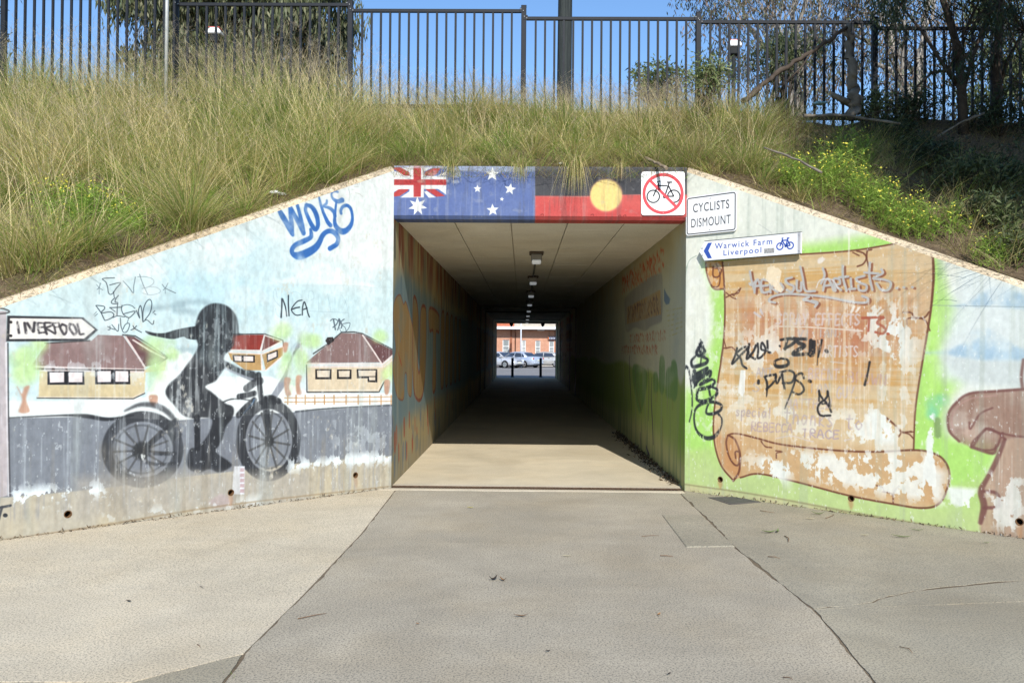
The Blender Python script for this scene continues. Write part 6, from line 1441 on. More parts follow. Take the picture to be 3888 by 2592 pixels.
b = MB(); b.box(-hw_, hw_, -.06, .05, -hh_, hh_); b.build('board', plain('sign_navy', (.012, .018, .06), .5, .3), sg)
b = MB(); b.box(-hw_, -hw_ + .07, -.066, -.061, -hh_, hh_); b.build('orange_end', plain('sign_orange', (.55, .16, .04), .5, .3), sg)
b = MB(); wq = plain('sign_letters', (.75, .78, .82), .5, .3)
for k in range(4):
    xq = -hw_ + .16 + k * .16; b.box(xq, xq + .10, -.0665, -.0615, -.08, -.05); b.box(xq, xq + .035, -.0665, -.0615, -.05, .05); b.box(xq + .035, xq + .10, -.0665, -.0615, .05, .08)
b.build('letter_marks', wq, sg)
b = MB(); b.box(-hw_ + .1, -hw_ + .13, .0, .03, hh_, ze - bz(600)); b.box(hw_ - .13, hw_ - .1, .0, .03, hh_, ze - bz(600)); b.build('hanger', dark, sg)
# ---------------------------------------------------------------- vegetation
GRASS = tinted('grass_blades', .7, .2, .42)
LEAF = tinted('leaves', .55, .3, .25)
BN = np.array([0, -.635, 1.0])
def on_bank(px, lift=0.0):
    d = ray(px); o = np.array([0, 9.6, 3.655 + lift]); t = ((o - EYEP) @ BN) / (d @ BN); return EYEP + d * t[:, None]
def blade_mesh(base, h, az, lean, curl, w, c0, c1, K=3, rg=RNG, turn=None, grav=0.0):
    N = len(base); t = np.linspace(0, 1, K + 1)[None, :]
    hd = np.stack([np.cos(az), np.sin(az)], 1)
    out = h[:, None] * (lean[:, None] * t + curl[:, None] * t ** 2)
    up = h[:, None] * (t - .42 * np.clip(curl[:, None], 0, 2) * t ** 2.4 - .25 * np.clip(lean[:, None], 0, 2) * t - grav * t ** 2)
    P = np.empty((N, K + 1, 3)); P[..., 0] = base[:, None, 0] + hd[:, None, 0] * out; P[..., 1] = base[:, None, 1] + hd[:, None, 1] * out; P[..., 2] = base[:, None, 2] + up
    a = rg.uniform(0, np.pi, N) if turn is None else turn
    sd = np.stack([np.cos(a), np.sin(a), np.zeros(N)], 1)[:, None, :]
    wd = (w[:, None] * np.maximum(1 - t ** 1.6, .08))[..., None] * .5
    V = np.stack([P - sd * wd, P + sd * wd], 2).reshape(N * (K + 1) * 2, 3)
    i0 = (np.arange(N) * (K + 1) * 2)[:, None] + (np.arange(K) * 2)[None, :]
    F = np.stack([i0, i0 + 1, i0 + 3, i0 + 2], -1).reshape(-1, 4)
    C = c0[:, None, :] * (1 - t[..., None]) + c1[:, None, :] * t[..., None]
    C = np.repeat(C[:, :, None, :], 2, 2).reshape(-1, 3)
    return V, F, C
class Batch:
    def __init__(s): s.V = []; s.F = []; s.C = []; s.n = 0
    def add(s, V, F, C): s.V.append(V); s.F.append(F + s.n); s.C.append(C); s.n += len(V)
    def build(s, name, mat, parent=None, org=None):
        V = np.concatenate(s.V)
        if org is not None: V = V - np.array(org)
        return link(name, mesh_np(name, V, np.concatenate(s.F), False, np.concatenate(s.C)), mat, parent)
PAL = np.array([[.24, .375, .06], [.37, .445, .11], [.56, .50, .165], [.68, .56, .24], [.84, .69, .38], [.36, .26, .16]])
def colours(n, p, rg=RNG):
    k = rg.choice(len(PAL), n, p=np.array(p) / sum(p)); return PAL[k] * rg.uniform(.8, 1.2, (n, 1))
def tuft(B, c, n, h, spread, lean, p, w=.005, droop=.35, dirn=None, rg=RNG, K=3, grav=0.0):
    r = np.abs(rg.normal(0, spread, n)); a = rg.uniform(0, 2 * np.pi, n)
    base = np.stack([c[0] + r * np.cos(a), c[1] + r * np.sin(a), np.full(n, c[2] - .03)], 1)
    az = a + rg.normal(0, .5, n); ln = np.abs(rg.normal(lean, lean * .6, n)); cu = np.abs(rg.normal(droop, droop * .6, n))
    if dirn is not None:
        vx = np.cos(az) * ln + dirn[0] * rg.uniform(.3, 1.2, n); vy = np.sin(az) * ln + dirn[1] * rg.uniform(.3, 1.2, n)
        az = np.arctan2(vy, vx); ln = np.hypot(vx, vy)
    hh = h * rg.uniform(.45, 1.12, n)
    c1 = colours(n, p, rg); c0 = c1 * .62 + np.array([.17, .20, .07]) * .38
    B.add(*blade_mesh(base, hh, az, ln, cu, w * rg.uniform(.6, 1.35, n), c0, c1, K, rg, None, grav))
# -- the grass covering the bank: one mass
GB = Batch()
rg = np.random.default_rng(5)
M = 2000
tx = rg.uniform(-9.5, 3.2, M); fy = front_y(tx); ty = fy + rg.uniform(0, 1, M) ** .9 * (12.7 - fy)
tz = bank_z(tx, ty); dist = ty - fy
wpt = np.array([on_bank((x_ * D2F, y_ * D2F))[0][:2] for x_, y_ in ((150, 500), (225, 490), (170, 540), (300, 530))]); nearw = np.min(np.hypot(tx[:, None] - wpt[None, :, 0], ty[:, None] - wpt[None, :, 1]), 1)
keep = (nearw > .3) & (rg.uniform(0, 1, M) < np.clip(.4 + dist * 1.5, .3, 1) * np.where((tx < PL[0]) & (dist < .3), .75, 1) * np.where(tx > 1.9, np.clip(1.1 - (tx - 1.9) * .6, .2, 1), 1))
rngl = sstep(-1.2, -3.0, tx)
for i in np.where(keep)[0]:
    p = [.52, .30, .14, .05, .03, .05] if dist[i] > .3 else [.2, .15, .2, .2, .15, .2]
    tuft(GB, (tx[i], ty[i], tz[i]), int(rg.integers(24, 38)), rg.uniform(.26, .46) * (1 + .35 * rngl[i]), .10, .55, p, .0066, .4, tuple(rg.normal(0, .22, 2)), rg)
# tussocks: fountains of arching blades, each with its own height, hue and lean
cand = []; tries = 0
while len(cand) < 340 and tries < 9000:
    tries += 1; x = rg.uniform(-9.2, 3.1); f0 = float(front_y(x)); y = f0 + rg.uniform(.18, 12.5 - f0)
    if x > 2.0 and rg.random() < (x - 2.0) * .8: continue
    d_ = .26 if x > -1.5 else .30
    if np.hypot(wpt[:, 0] - x, wpt[:, 1] - y).min() < .42: continue
    if all((x - c[0]) ** 2 + (y - c[1]) ** 2 > d_ ** 2 for c in cand): cand.append((x, y, f0))
for x, y, f0 in cand:
    L_ = float(sstep(-1.0, -3.0, x)); u = rg.random()
    h = (.56 + .36 * L_) * rg.uniform(.62, 1.28) * min(1, .55 + (y - f0) * .5)
    if y > 11.0 and x > -1.2: h *= .96
    p = [.50, .30, .10, .06, .04, .02] if u < .30 else ([.16, .28, .26, .18, .10, .02] if u < .60 else [.05, .10, .20, .33, .30, .02])
    if x > 1.6 and u > .3: p = [.10, .14, .2, .24, .2, .14]
    wd_ = rg.normal(0, .2, 2) + np.array([-.10 * (1 - L_), -.10]); z = float(bank_z(x, y)); n = int(150 + 90 * rg.random())
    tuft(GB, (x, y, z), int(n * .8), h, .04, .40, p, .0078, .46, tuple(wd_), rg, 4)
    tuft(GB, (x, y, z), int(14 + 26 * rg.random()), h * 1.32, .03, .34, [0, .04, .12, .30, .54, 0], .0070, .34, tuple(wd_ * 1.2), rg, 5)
# upright seeding stalks, pale and hair-thin, with wispy heads
S = 4600
sx = rg.uniform(-9.2, 2.9, S); f_ = front_y(sx); sy = f_ + .3 + rg.uniform(0, 1, S) ** .7 * (12.3 - f_ - .3); sz = bank_z(sx, sy)
sh = (.74 + .50 * sstep(-1.2, -3.0, sx)) * rg.uniform(.7, 1.15, S) * np.clip(.5 + (sy - f_) * .5, .5, 1); saz = rg.normal(2.9, 1.5, S); sl = np.abs(rg.normal(.30, .22, S)); sc_ = np.abs(rg.normal(.16, .12, S))
st = PAL[4] * rg.uniform(.85, 1.25, (S, 1))
GB.add(*blade_mesh(np.stack([sx, sy, sz], 1), sh, saz, sl, sc_, np.full(S, .0055), st, st, 4, rg))
tip = np.stack([sx + np.cos(saz) * sh * (sl + sc_) * .96, sy + np.sin(saz) * sh * (sl + sc_) * .96, sz + sh * (1 - .42 * sc_ - .25 * sl) * .96], 1)
q = 9; tb = np.repeat(tip, q, 0) + rg.normal(0, .012, (S * q, 3)) - np.array([0, 0, 1]) * rg.uniform(0, .20, (S * q, 1)); n_ = len(tb)
pk = np.array([.58, .47, .34]) * rg.uniform(.7, 1.2, (n_, 1))
GB.add(*blade_mesh(tb, rg.uniform(.05, .13, n_), rg.uniform(0, 6.3, n_), rg.uniform(.3, 1.1, n_), rg.uniform(.1, .6, n_), np.full(n_, .0036), pk, pk, 1, rg))
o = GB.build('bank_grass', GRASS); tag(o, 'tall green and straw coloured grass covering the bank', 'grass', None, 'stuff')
# -- dead litter and thin dry growth on the shaded right side and along the walls
LB = Batch(); M = 15000
lx = rg.uniform(1.6, 9.5, M); f_ = front_y(lx); ly = f_ - .05 + rg.uniform(0, 1, M) * (11.9 - f_); lz = bank_z(lx, ly)
cl = PAL[rg.choice([3, 5, 5, 5, 2], M)] * rg.uniform(.4, .8, (M, 1))
LB.add(*blade_mesh(np.stack([lx, ly, lz + .01], 1), rg.uniform(.12, .42, M), rg.normal(-1.6, 1.3, M), rg.uniform(.7, 1.5, M), rg.uniform(.1, .7, M), rg.uniform(.003, .007, M), cl, cl, 2, rg))
M = 7000
lx = rg.uniform(-7.5, 2.0, M); f_ = front_y(lx); ly = f_ - .16 + rg.uniform(0, .55, M); lz = bank_z(lx, ly)
cl = PAL[rg.choice([0, 2, 3, 5, 5], M)] * rg.uniform(.5, 1.0, (M, 1))
LB.add(*blade_mesh(np.stack([lx, ly, lz + .005], 1), rg.uniform(.08, .26, M), rg.normal(-1.5, 1.1, M), rg.uniform(.6, 1.6, M), rg.uniform(.1, .7, M), rg.uniform(.003, .006, M), cl, cl, 2, rg))
for i in range(280):
    x = rg.uniform(2.7, 9.0); f0 = float(front_y(x)); y = f0 + rg.uniform(.5, 3.2); y = min(y, 12.0)
    tuft(LB, (x, y, float(bank_z(x, y))), 44, rg.uniform(.25, .55), .08, .6, [.25, .15, .15, .2, .15, .1], .005, .55, (-.1, -.2), rg)
o = LB.build('dry_litter', GRASS); tag(o, 'dead grass and leaf litter on the bank', 'ground cover', None, 'stuff')
# -- single big tussocks one can pick out
TS = [((436, 522), 520, .86, (-.12, -.10), 'large fountain shaped tussock at the top left wall edge beside the yellow flowers', .16), ((700, 408), 380, .72, (-.05, -.10), 'bushy tussock above the blue WOKE lettering', .13), ((812, 388), 260, .50, (.1, -.2), 'low brown tussock leaning over the upper end of the left wall', .10),
      ((1040, 374), 200, .36, (0, -.45), 'small dark tussock on the lintel above the white stars', .08), ((1195, 376), 240, .36, (.05, -.55), 'tussock drooping over the edge between the two flags', .09), ((1318, 376), 330, .62, (.02, -.72), 'long bladed tussock hanging down beside the yellow disc', .10), ((1420, 378), 150, .30, (0, -.5), 'short tussock on the lintel right of the yellow disc', .08),
      ((1592, 372), 300, .56, (.12, -.12), 'dry tussock above the struck through bicycle sign', .12), ((1700, 392), 300, .52, (.1, -.15), 'straw tussock at the start of the right wall slope', .12), ((96, 622), 420, .7, (-.1, -.12), 'green tussock at the left edge of the picture', .16), ((1740, 330), 320, .62, (-.1, -.1), 'grey green tussock beside the shaded part of the bank', .13), ((1000, 350), 300, .62, (-.15, -.1), 'leafy green tussock above the starry blue flag', .13)]
for (px, py), n, h, dr_, lab, sp in TS:
    p = on_bank((px * D2F, py * D2F))[0]; p[2] = float(bank_z(p[0], max(p[1], float(front_y(p[0])) + .03))); p[1] = max(p[1], float(front_y(p[0])) - .04)
    r = empty('grass_tussock', p); tag(r, lab, 'grass tussock', 'big tussocks along the wall tops')
    hang = dr_[1] < -.4
    if hang: p[1] = 9.61; p[2] = 3.73; r.location = p
    Bt = Batch(); tuft(Bt, p, n, h * (.6 if hang else 1), sp * .6, .42, [.22, .22, .2, .2, .16, .1], .0058, .5, dr_ if not hang else (dr_[0], -.05), rg, 5); 
    if hang: tuft(Bt, p, n // 2, h, sp * .5, .10, [.1, .15, .2, .25, .2, .1], .0056, .16, (rg.normal(0, .03), -.30), rg, 6, 1.45)
    Bt.build('blades', GRASS, r, p)
    Bt = Batch(); k = max(n // 12, 8); tuft(Bt, p, k, h * 1.25, sp * .4, .35 if not hang else .12, [0, 0, .1, .3, .6, 0], .0046, .35 if not hang else .15, (dr_[0], dr_[1] * .8 if not hang else -.32), rg, 5, 1.2 if hang else 0); Bt.build('seed_stalks', GRASS, r, p)
# -- yellow flowered weeds
YEL = plain('petal_yellow', (.70, .60, .08), .6, .2)
def weed(p, h, rad, n, lab, fl, nm='flowering_weed', cat='weed', grp='yellow flowered weeds on the bank'):
    r = empty(nm, p); tag(r, lab, cat, grp); B1 = Batch(); V = []; F = []
    a = rg.uniform(0, 6.3, n); rr = rad * np.sqrt(rg.uniform(0, 1, n)); bs = np.stack([p[0] + rr * np.cos(a), p[1] + rr * np.sin(a), np.full(n, p[2]) + (rr * np.sin(a)) * .5 - .02], 1)
    hh = h * rg.uniform(.5, 1.1, n); az = rg.uniform(0, 6.3, n); ln = np.abs(rg.normal(.2, .14, n)); cu = np.abs(rg.normal(.1, .1, n))
    g1 = np.array([.30, .42, .08]) * rg.uniform(.7, 1.25, (n, 1)); B1.add(*blade_mesh(bs, hh, az, ln, cu, np.full(n, .005), g1 * .9, g1, 3, rg))
    m = 12; t = rg.uniform(.15, 1, (n, m)); tt = t.ravel(); ii = np.repeat(np.arange(n), m)
    lp_ = np.stack([bs[ii, 0] + np.cos(az[ii]) * hh[ii] * (ln[ii] * tt + cu[ii] * tt ** 2), bs[ii, 1] + np.sin(az[ii]) * hh[ii] * (ln[ii] * tt + cu[ii] * tt ** 2), bs[ii, 2] + hh[ii] * tt * .9], 1)
    N = n * m; gl = np.array([.32, .46, .09]) * rg.uniform(.65, 1.3, (N, 1)); B1.add(*blade_mesh(lp_, rg.uniform(.03, .075, N), rg.uniform(0, 6.3, N), rg.uniform(.5, 1.6, N), rg.uniform(.1, .8, N), rg.uniform(.010, .02, N), gl, gl, 2, rg))
    B1.build('foliage', GRASS, r, p)
    k = np.where(rg.uniform(0, 1, n) < fl)[0]; c = []
    for i in k:
        top = np.array([bs[i, 0] + np.cos(az[i]) * hh[i] * (ln[i] + cu[i]), bs[i, 1] + np.sin(az[i]) * hh[i] * (ln[i] + cu[i]), bs[i, 2] + hh[i] * (1 - .42 * cu[i] - .25 * ln[i])])
        for _ in range(int(rg.integers(1, 4))): c.append(top + rg.normal(0, .022, 3))
    if not c: return r
    c = np.array(c) - p; m = len(c); s = rg.uniform(.008, .015, m)
    nrm = rg.normal(0, .6, (m, 3)) + np.array([0, -.6, .8]); nrm /= np.linalg.norm(nrm, axis=1, keepdims=True); u = np.cross(nrm, [0, 0, 1.0]); u /= np.linalg.norm(u, axis=1, keepdims=True) + 1e-9; v = np.cross(nrm, u)
    k8 = np.arange(8) * np.pi / 4; rad8 = np.where(np.arange(8) % 2 == 0, 1, .45)
    ring_ = c[:, None] + (u[:, None] * np.cos(k8)[None, :, None] + v[:, None] * np.sin(k8)[None, :, None]) * (rad8[None, :, None] * s[:, None, None])
    V = np.concatenate([c + nrm * .003, ring_.reshape(-1, 3)]); i0 = m + np.arange(m)[:, None] * 8; kk = np.arange(8)[None, :]
    Fm = np.stack([np.repeat(np.arange(m)[:, None], 8, 1), i0 + kk, i0 + (kk + 1) % 8], -1).reshape(-1, 3)
    link('flowers', mesh_np('flowers', V, Fm), YEL, r)['kind'] = 'stuff'; return r
WD = [((1822, 412), .42, .22, 60, 'leafy yellow flowered weed at the left end of the right hand patch'), ((1880, 440), .45, .25, 80, 'yellow flowered weed low on the wall edge under the patch'), ((1930, 430), .5, .26, 95, 'tall dense yellow flowered weed in the middle of the right hand patch'), ((1990, 470), .42, .25, 80, 'yellow flowered weed above the bend of the scroll'), ((2045, 500), .42, .25, 75, 'yellow flowered weed over the top right of the scroll'), ((2100, 530), .36, .22, 55, 'thin yellow flowered weed at the right end of the patch'),
      ((2170, 545), .4, .2, 40, 'sparse yellow flowered weed in shade near the right wall'), ((2285, 600), .36, .2, 45, 'yellow flowered weed near the right edge of the picture'), ((150, 505), .34, .3, 95, 'yellow flowered weed under the left hand grass'), ((232, 500), .3, .25, 75, 'yellow flowered weed beside the large fountain tussock'), ((300, 540), .24, .2, 50, 'small bright weed on the left wall edge'), ((120, 560), .24, .2, 50, 'low weed in front of the left hand flowers'), ((1960, 385), .5, .22, 50, 'upright yellow flowered weed at the back of the patch against the shade')]
for (px, py), h, rad, n, lab in WD:
    p = on_bank((px * D2F, py * D2F))[0]; p[1] = max(p[1], float(front_y(p[0])) - .02); p[2] = float(bank_z(p[0], p[1]))
    weed(p, h * (.95 if px > 400 else 1.15), rad, n, lab, .5 if px > 400 else .5)
# leafy stems hanging over the right wall
for (px, py), lab in (((2200, 596), 'dry twiggy plant hanging over the right wall beside the scroll'), ((2300, 640), 'twiggy plant hanging over the right wall at the picture edge')):
    p = on_bank((px * D2F, py * D2F))[0]; p[1] = float(front_y(p[0])) - .2; p[2] = float(bank_z(p[0], p[1] + .2)) + .04
    r = empty('hanging_plant', p); tag(r, lab, 'plant', 'plants hanging over the right wall'); Bt = Batch(); tuft(Bt, p, 46, .55, .1, .5, [.1, .1, .1, .3, .1, .5], .005, .9, (-.45, -.55), rg, 6); Bt.build('stems', GRASS, r, p)
# plants on the paving
p = on_ground((3275, 1938))[0]; weed(p, .30, .07, 34, 'small weed growing at the foot of the scroll wall by the weep hole', .25, 'wall_weed', 'weed', None)
p = on_ground((890, 2556))[0]; r = empty('joint_grass', p); tag(r, 'little grass sprout in the joint of the paving at bottom left', 'grass'); Bt = Batch(); tuft(Bt, p, 60, .05, .03, .6, [.6, .3, .2, .1, .1, 0], .003, .4, None, rg); Bt.build('blades', GRASS, r, p)
p = on_ground((3320, 2277))[0]; r = empty('crack_moss', p); tag(r, 'green moss growing in the jagged paving crack', 'moss'); Bt = Batch()
for t in np.linspace(-.05, .05, 9): tuft(Bt, (p[0] + t, p[1] + t * .35, p[2]), 22, .014, .007, .8, [.5, .4, .1, 0, 0, 0], .003, .3, None, rg, 2)
Bt.build('blades', GRASS, r, p)

# ---------------------------------------------------------------- trees
def leaf_quads(c, l, w, droop, col, rg, jit=.3):
    """rhombic leaves at c (n,3): hanging by droop 0..1"""
    n = len(c); d = rg.normal(0, 1, (n, 3)); d /= np.linalg.norm(d, axis=1, keepdims=True); d = d * (1 - droop) + np.array([0, 0, -1.0]) * droop; d /= np.linalg.norm(d, axis=1, keepdims=True)
    q = np.cross(d, rg.normal(0, 1, (n, 3))); q /= np.linalg.norm(q, axis=1, keepdims=True) + 1e-9
    L = (l * rg.uniform(.6, 1.3, n))[:, None]; Wd = (w * rg.uniform(.7, 1.3, n))[:, None]
    V = np.stack([c, c + d * L * .45 + q * Wd * .5, c + d * L, c + d * L * .45 - q * Wd * .5], 1).reshape(-1, 3)
    F = np.arange(n * 4).reshape(n, 4); C = np.repeat(col * rg.uniform(1 - jit, 1 + jit, (n, 1)), 4, 0)
    return V, F, C
def limb(rg, a, b, sag=.1, k=6, wob=.05):
    a = np.array(a, float); b = np.array(b, float); L = np.linalg.norm(b - a); t = np.linspace(0, 1, k)[:, None]
    P = a + (b - a) * t + np.sin(t * np.pi) * np.array([0, 0, 1]) * L * sag; P[1:-1] += rg.normal(0, wob * L * .5, (k - 2, 3)); return P
def tree(name, base, paths, tips, mats, lab, cat='tree', group=None, bark=None, leaf=None, twigs=True):
    """paths: list of (points, r0, r1); tips: (centre, radius, n leaves); leaf: dict"""
    r = empty(name, base); tag(r, lab, cat, group); base = np.array(base, float); b = MB()
    for P, r0, r1 in paths: b.tube([tuple(np.array(q) - base) for q in P], list(np.linspace(r0, r1, len(P))), 7)
    if paths: b.build('trunk', bark, r)
    B1 = Batch()
    for c, rad, n in tips:
        d = leaf['rg'].normal(0, .5, (n, 3)); s = np.linalg.norm(d, axis=1); d = d[s < 1.5]
        cc = np.array(c) + d * (np.array(rad) if hasattr(rad, '__len__') else rad)
        pal = leaf['pal'][leaf['rg'].integers(0, len(leaf['pal']), len(cc))]
        B1.add(*leaf_quads(cc, leaf['l'], leaf['w'], leaf['droop'], pal, leaf['rg']))
    if tips: B1.build('crown', LEAF, r, base)
    return r
bark_w = plain('bark_white', (.30, .27, .235), .8, .2, 0, .3, 5); bark_d = plain('bark_dark', (.075, .058, .045), .9, .1, 0, .4, 9, .5); bark_g = plain('bark_grey', (.17, .145, .115), .9, .1, 0, .4, 9, .5)
OLIVE = np.array([[.105, .125, .058], [.14, .15, .075], [.075, .095, .045], [.19, .185, .10]]); RUST = np.array([[.15, .11, .08], [.19, .135, .10], [.10, .115, .06], [.12, .13, .07], [.22, .17, .12], [.09, .10, .055]]); DEEP = np.array([[.035, .055, .024], [.05, .07, .03], [.028, .042, .02]]); GREEN = np.array([[.10, .13, .045], [.13, .16, .06], [.075, .10, .035], [.17, .18, .08]])
def at(px, py, Y): return on_y((px, py), Y)[0]
def gum(name, base, crown_c, crown_r, nt_, nl, lab, pal, l, w, droop, bark, rt, seed, hollow=.0, group=None, cut=None, cr=.42):
    rg2 = np.random.default_rng(seed); base = np.array(base, float); cc = np.array(crown_c, float); paths = []; tips = []
    fork = base + (cc - base) * .45 + np.array([rg2.normal(0, .15), rg2.normal(0, .15), 0]); paths.append((limb(rg2, base - [0, 0, .3], fork, 0, 6, .03), rt, rt * .72))
    limbs = []
    for i in range(6):
        a = 2 * np.pi * i / 6 + rg2.normal(0, .3); e = cc + np.array([np.cos(a) * crown_r[0] * .55, np.sin(a) * crown_r[1] * .55, rg2.uniform(-.35, .6) * crown_r[2]])
        P = limb(rg2, fork, e, .12, 7, .06); paths.append((P, rt * .5, rt * .14)); limbs.append(P)
    for i in range(nt_):
        while True:
            v = rg2.uniform(-1, 1, 3)
            if hollow < (np.abs(v) ** 3.2).sum() ** (1 / 3.2) < 1: break
        c = cc + v * np.array(crown_r)
        if cut and cut(c): continue
        P = limbs[rg2.integers(0, len(limbs))]; s = P[rg2.integers(2, len(P))]
        paths.append((limb(rg2, s, c, .08, 5, .05), rt * .075, .004)); tips.append((c, cr * rg2.uniform(.7, 1.3), nl))
    return tree(name, base, paths, tips, None, lab, 'tree', group, bark, dict(rg=rg2, pal=pal, l=l, w=w, droop=droop))
gum('gum_tree', (-7.2, 20, 4.6), (-7.05, 20, 10.2), (2.7, 2.4, 2.4), 420, 200, 'dense olive gum tree hanging low behind the fence at the left', OLIVE,   .20, .045, .72, bark_g, .26, 1, .25, 'gum trees behind the fence')
gum('gum_tree', (8.1, 24, 4.6), (7.4, 24, 11.9), (2.7, 2.0, 3.9), 130, 130, 'tall sparse rusty leaved gum tree with pale limbs right of the timber pole', RUST, .17, .036, .6, bark_w, .20, 2, .15, 'gum trees behind the fence', None, .5)
gum('gum_tree', (10.3, 23, 4.6), (10.2, 23, 11.6), (2.4, 2.0, 4.0), 110, 110, 'pale trunked sparse gum tree behind the last full fence post', RUST, .17, .036, .6, bark_w, .18, 3, .15, 'gum trees behind the fence', None, .5)
gum('gum_tree', (13.1, 21, 4.6), (13.1, 21, 9.8), (1.75, 1.8, 2.7), 120, 190, 'green leafy gum tree at the far right behind the fence', GREEN, .15, .034, .55, bark_g, .2, 4, .2, 'gum trees behind the fence')
gum('gum_tree', (-10.1, 14.5, 4.9), (-10.2, 14.5, 7.8), (.75, .8, 2.6), 50, 110, 'dark bushy tree just entering at the top left corner', DEEP, .12, .03, .5, bark_d, .12, 5, .1, 'gum trees behind the fence')
# dark wattle in front of the fence, drooping narrow leaves
rg3 = np.random.default_rng(17); YW = 10.75
st_ = [[(3560, -60), (3600, 60), (3640, 200), (3650, 330), (3660, 420)], [(3800, -80), (3796, 90), (3780, 240), (3790, 360), (3770, 440)], [(3420, 20), (3500, 120), (3590, 260), (3640, 330)], [(3480, 330), (3540, 275), (3600, 268), (3655, 330)], [(3780, 20), (3730, 110), (3700, 200), (3660, 330)], [(3888, 120), (3830, 220), (3790, 340)], [(3655, 140), (3690, 60), (3740, -40)]]
rad_ = [(.035, .065), (.04, .07), (.012, .03), (.014, .03), (.014, .03), (.012, .03), (.02, .012)]
paths = []; tips = []
for P, (ra, rb) in zip(st_, rad_): paths.append((np.array([at(x, y, YW + .04 * math.sin(x)) for x, y in P]), ra, rb))
for i in range(135):
    x = rg3.uniform(3330, 3980); y = rg3.uniform(-520, 330)
    if x < 3480 and y > 160: continue
    if 3480 < x < 3640 and y > 90 and rg3.random() < .75: continue
    c = at(x, y, YW + rg3.normal(0, .35)); s = paths[int(rg3.integers(0, len(paths)))][0]; s = s[np.argmin(np.linalg.norm(s - c, axis=1))]
    paths.append((limb(rg3, s, c, .1, 5, .07), .009, .003)); tips.append((c, .20 * rg3.uniform(.6, 1.4), 74 if y < 120 else 46))
for i in range(90):
    x = rg3.uniform(3380, 3960); y = rg3.uniform(60, 420); c0_ = at(x, y, YW + rg3.normal(0, .25)); e_ = c0_ + rg3.normal(0, .28, 3) + np.array([0, 0, -.1])
    paths.append((limb(rg3, c0_, e_, .15, 6, .10), .0065, .002))
base = paths[0][0][-1]; base[2] = float(bank_z(base[0], base[1])) - .05
tree('wattle_tree', tuple(base), paths, tips, None, 'dark tangled many stemmed tree on the bank in front of the fence at right', 'tree', None, bark_d, dict(rg=rg3, pal=DEEP, l=.13, w=.018, droop=.55))
# shade tree on the right bank, outside the picture: throws the shade on the right part of the bank
rg4 = np.random.default_rng(23); tips = []; paths = []
b0 = np.array([8.6, 7.6, float(bank_z(8.6, 7.6)) - .1]); f0 = b0 + [-.4, .2, 2.6]
paths.append((limb(rg4, b0, f0, 0, 6, .03), .2, .15))
SHC = np.array(SUN_TO)
for i in range(620):
    px_ = rg4.uniform(3010, 4700); py_ = rg4.uniform(400, 980)
    if py_ > 590 + (px_ - 3060) * .35: continue
    P = on_bank((px_, py_))[0]
    c = P + SHC * rg4.uniform(3.9, 5.6)
    tips.append((c, .40 * rg4.uniform(.7, 1.2), 120)); paths.append((limb(rg4, f0, c, .06, 6, .04), .03, .006))
tree('shade_tree', tuple(b0), paths, tips, None, 'broad leafy tree on the right bank that shades the slope', 'tree', None, bark_g, dict(rg=rg4, pal=GREEN, l=.16, w=.06, droop=.3))
# shrubs at the crest
def shrub(px, py, Y, rad, n, pal, lab, l=.09, w=.02, droop=.1, seed=0):
    rg5 = np.random.default_rng(seed); c = at(px, py, Y); zb = float(bank_z(c[0], Y)) if Y < 44 else 4.7; b0 = (c[0], Y, zb); paths = []; tips = []
    for i in range(n):
        q = c + rg5.normal(0, .45, 3) * np.array(rad); q[2] = max(q[2], zb + .1); paths.append((limb(rg5, b0, q, .05, 4, .06), .012, .004)); tips.append((q, .16, 60))
    return tree('shrub', b0, paths, tips, None, lab, 'shrub', 'shrubs along the crest', bark_d, dict(rg=rg5, pal=pal, l=l, w=w, droop=droop))
shrub(2690, 290, 11.0, (.30, .22, .26), 22, GREEN * 1.4, 'olive shrub in front of the fence post beside the white lamp', .09, .018, .2, 1)
shrub(2510, 315, 13.2, (.42, .4, .24), 40, GREEN * 1.3, 'rounded green bush behind the fence right of the timber pole', .09, .026, .1, 2)
shrub(2960, 210, 12.4, (.55, .35, .45), 42, np.concatenate([DEEP, GREEN * .8]), 'dark grey green shrub behind the fence with drooping leaves', .11, .016, .5, 3)
shrub(3330, 395, 11.1, (.3, .22, .12), 16, GREEN, 'small bright green bush at the foot of the fence post', .06, .022, .1, 4)
shrub(3790, 440, 10.7, (.5, .4, .26), 26, DEEP, 'dark low shrub under the tangled tree at the right edge', .09, .018, .2, 5)
shrub(3470, 400, 11.2, (.4, .2, .16), 22, DEEP * 1.3, 'dark leafy bush along the fence foot at right', .08, .02, .2, 6)
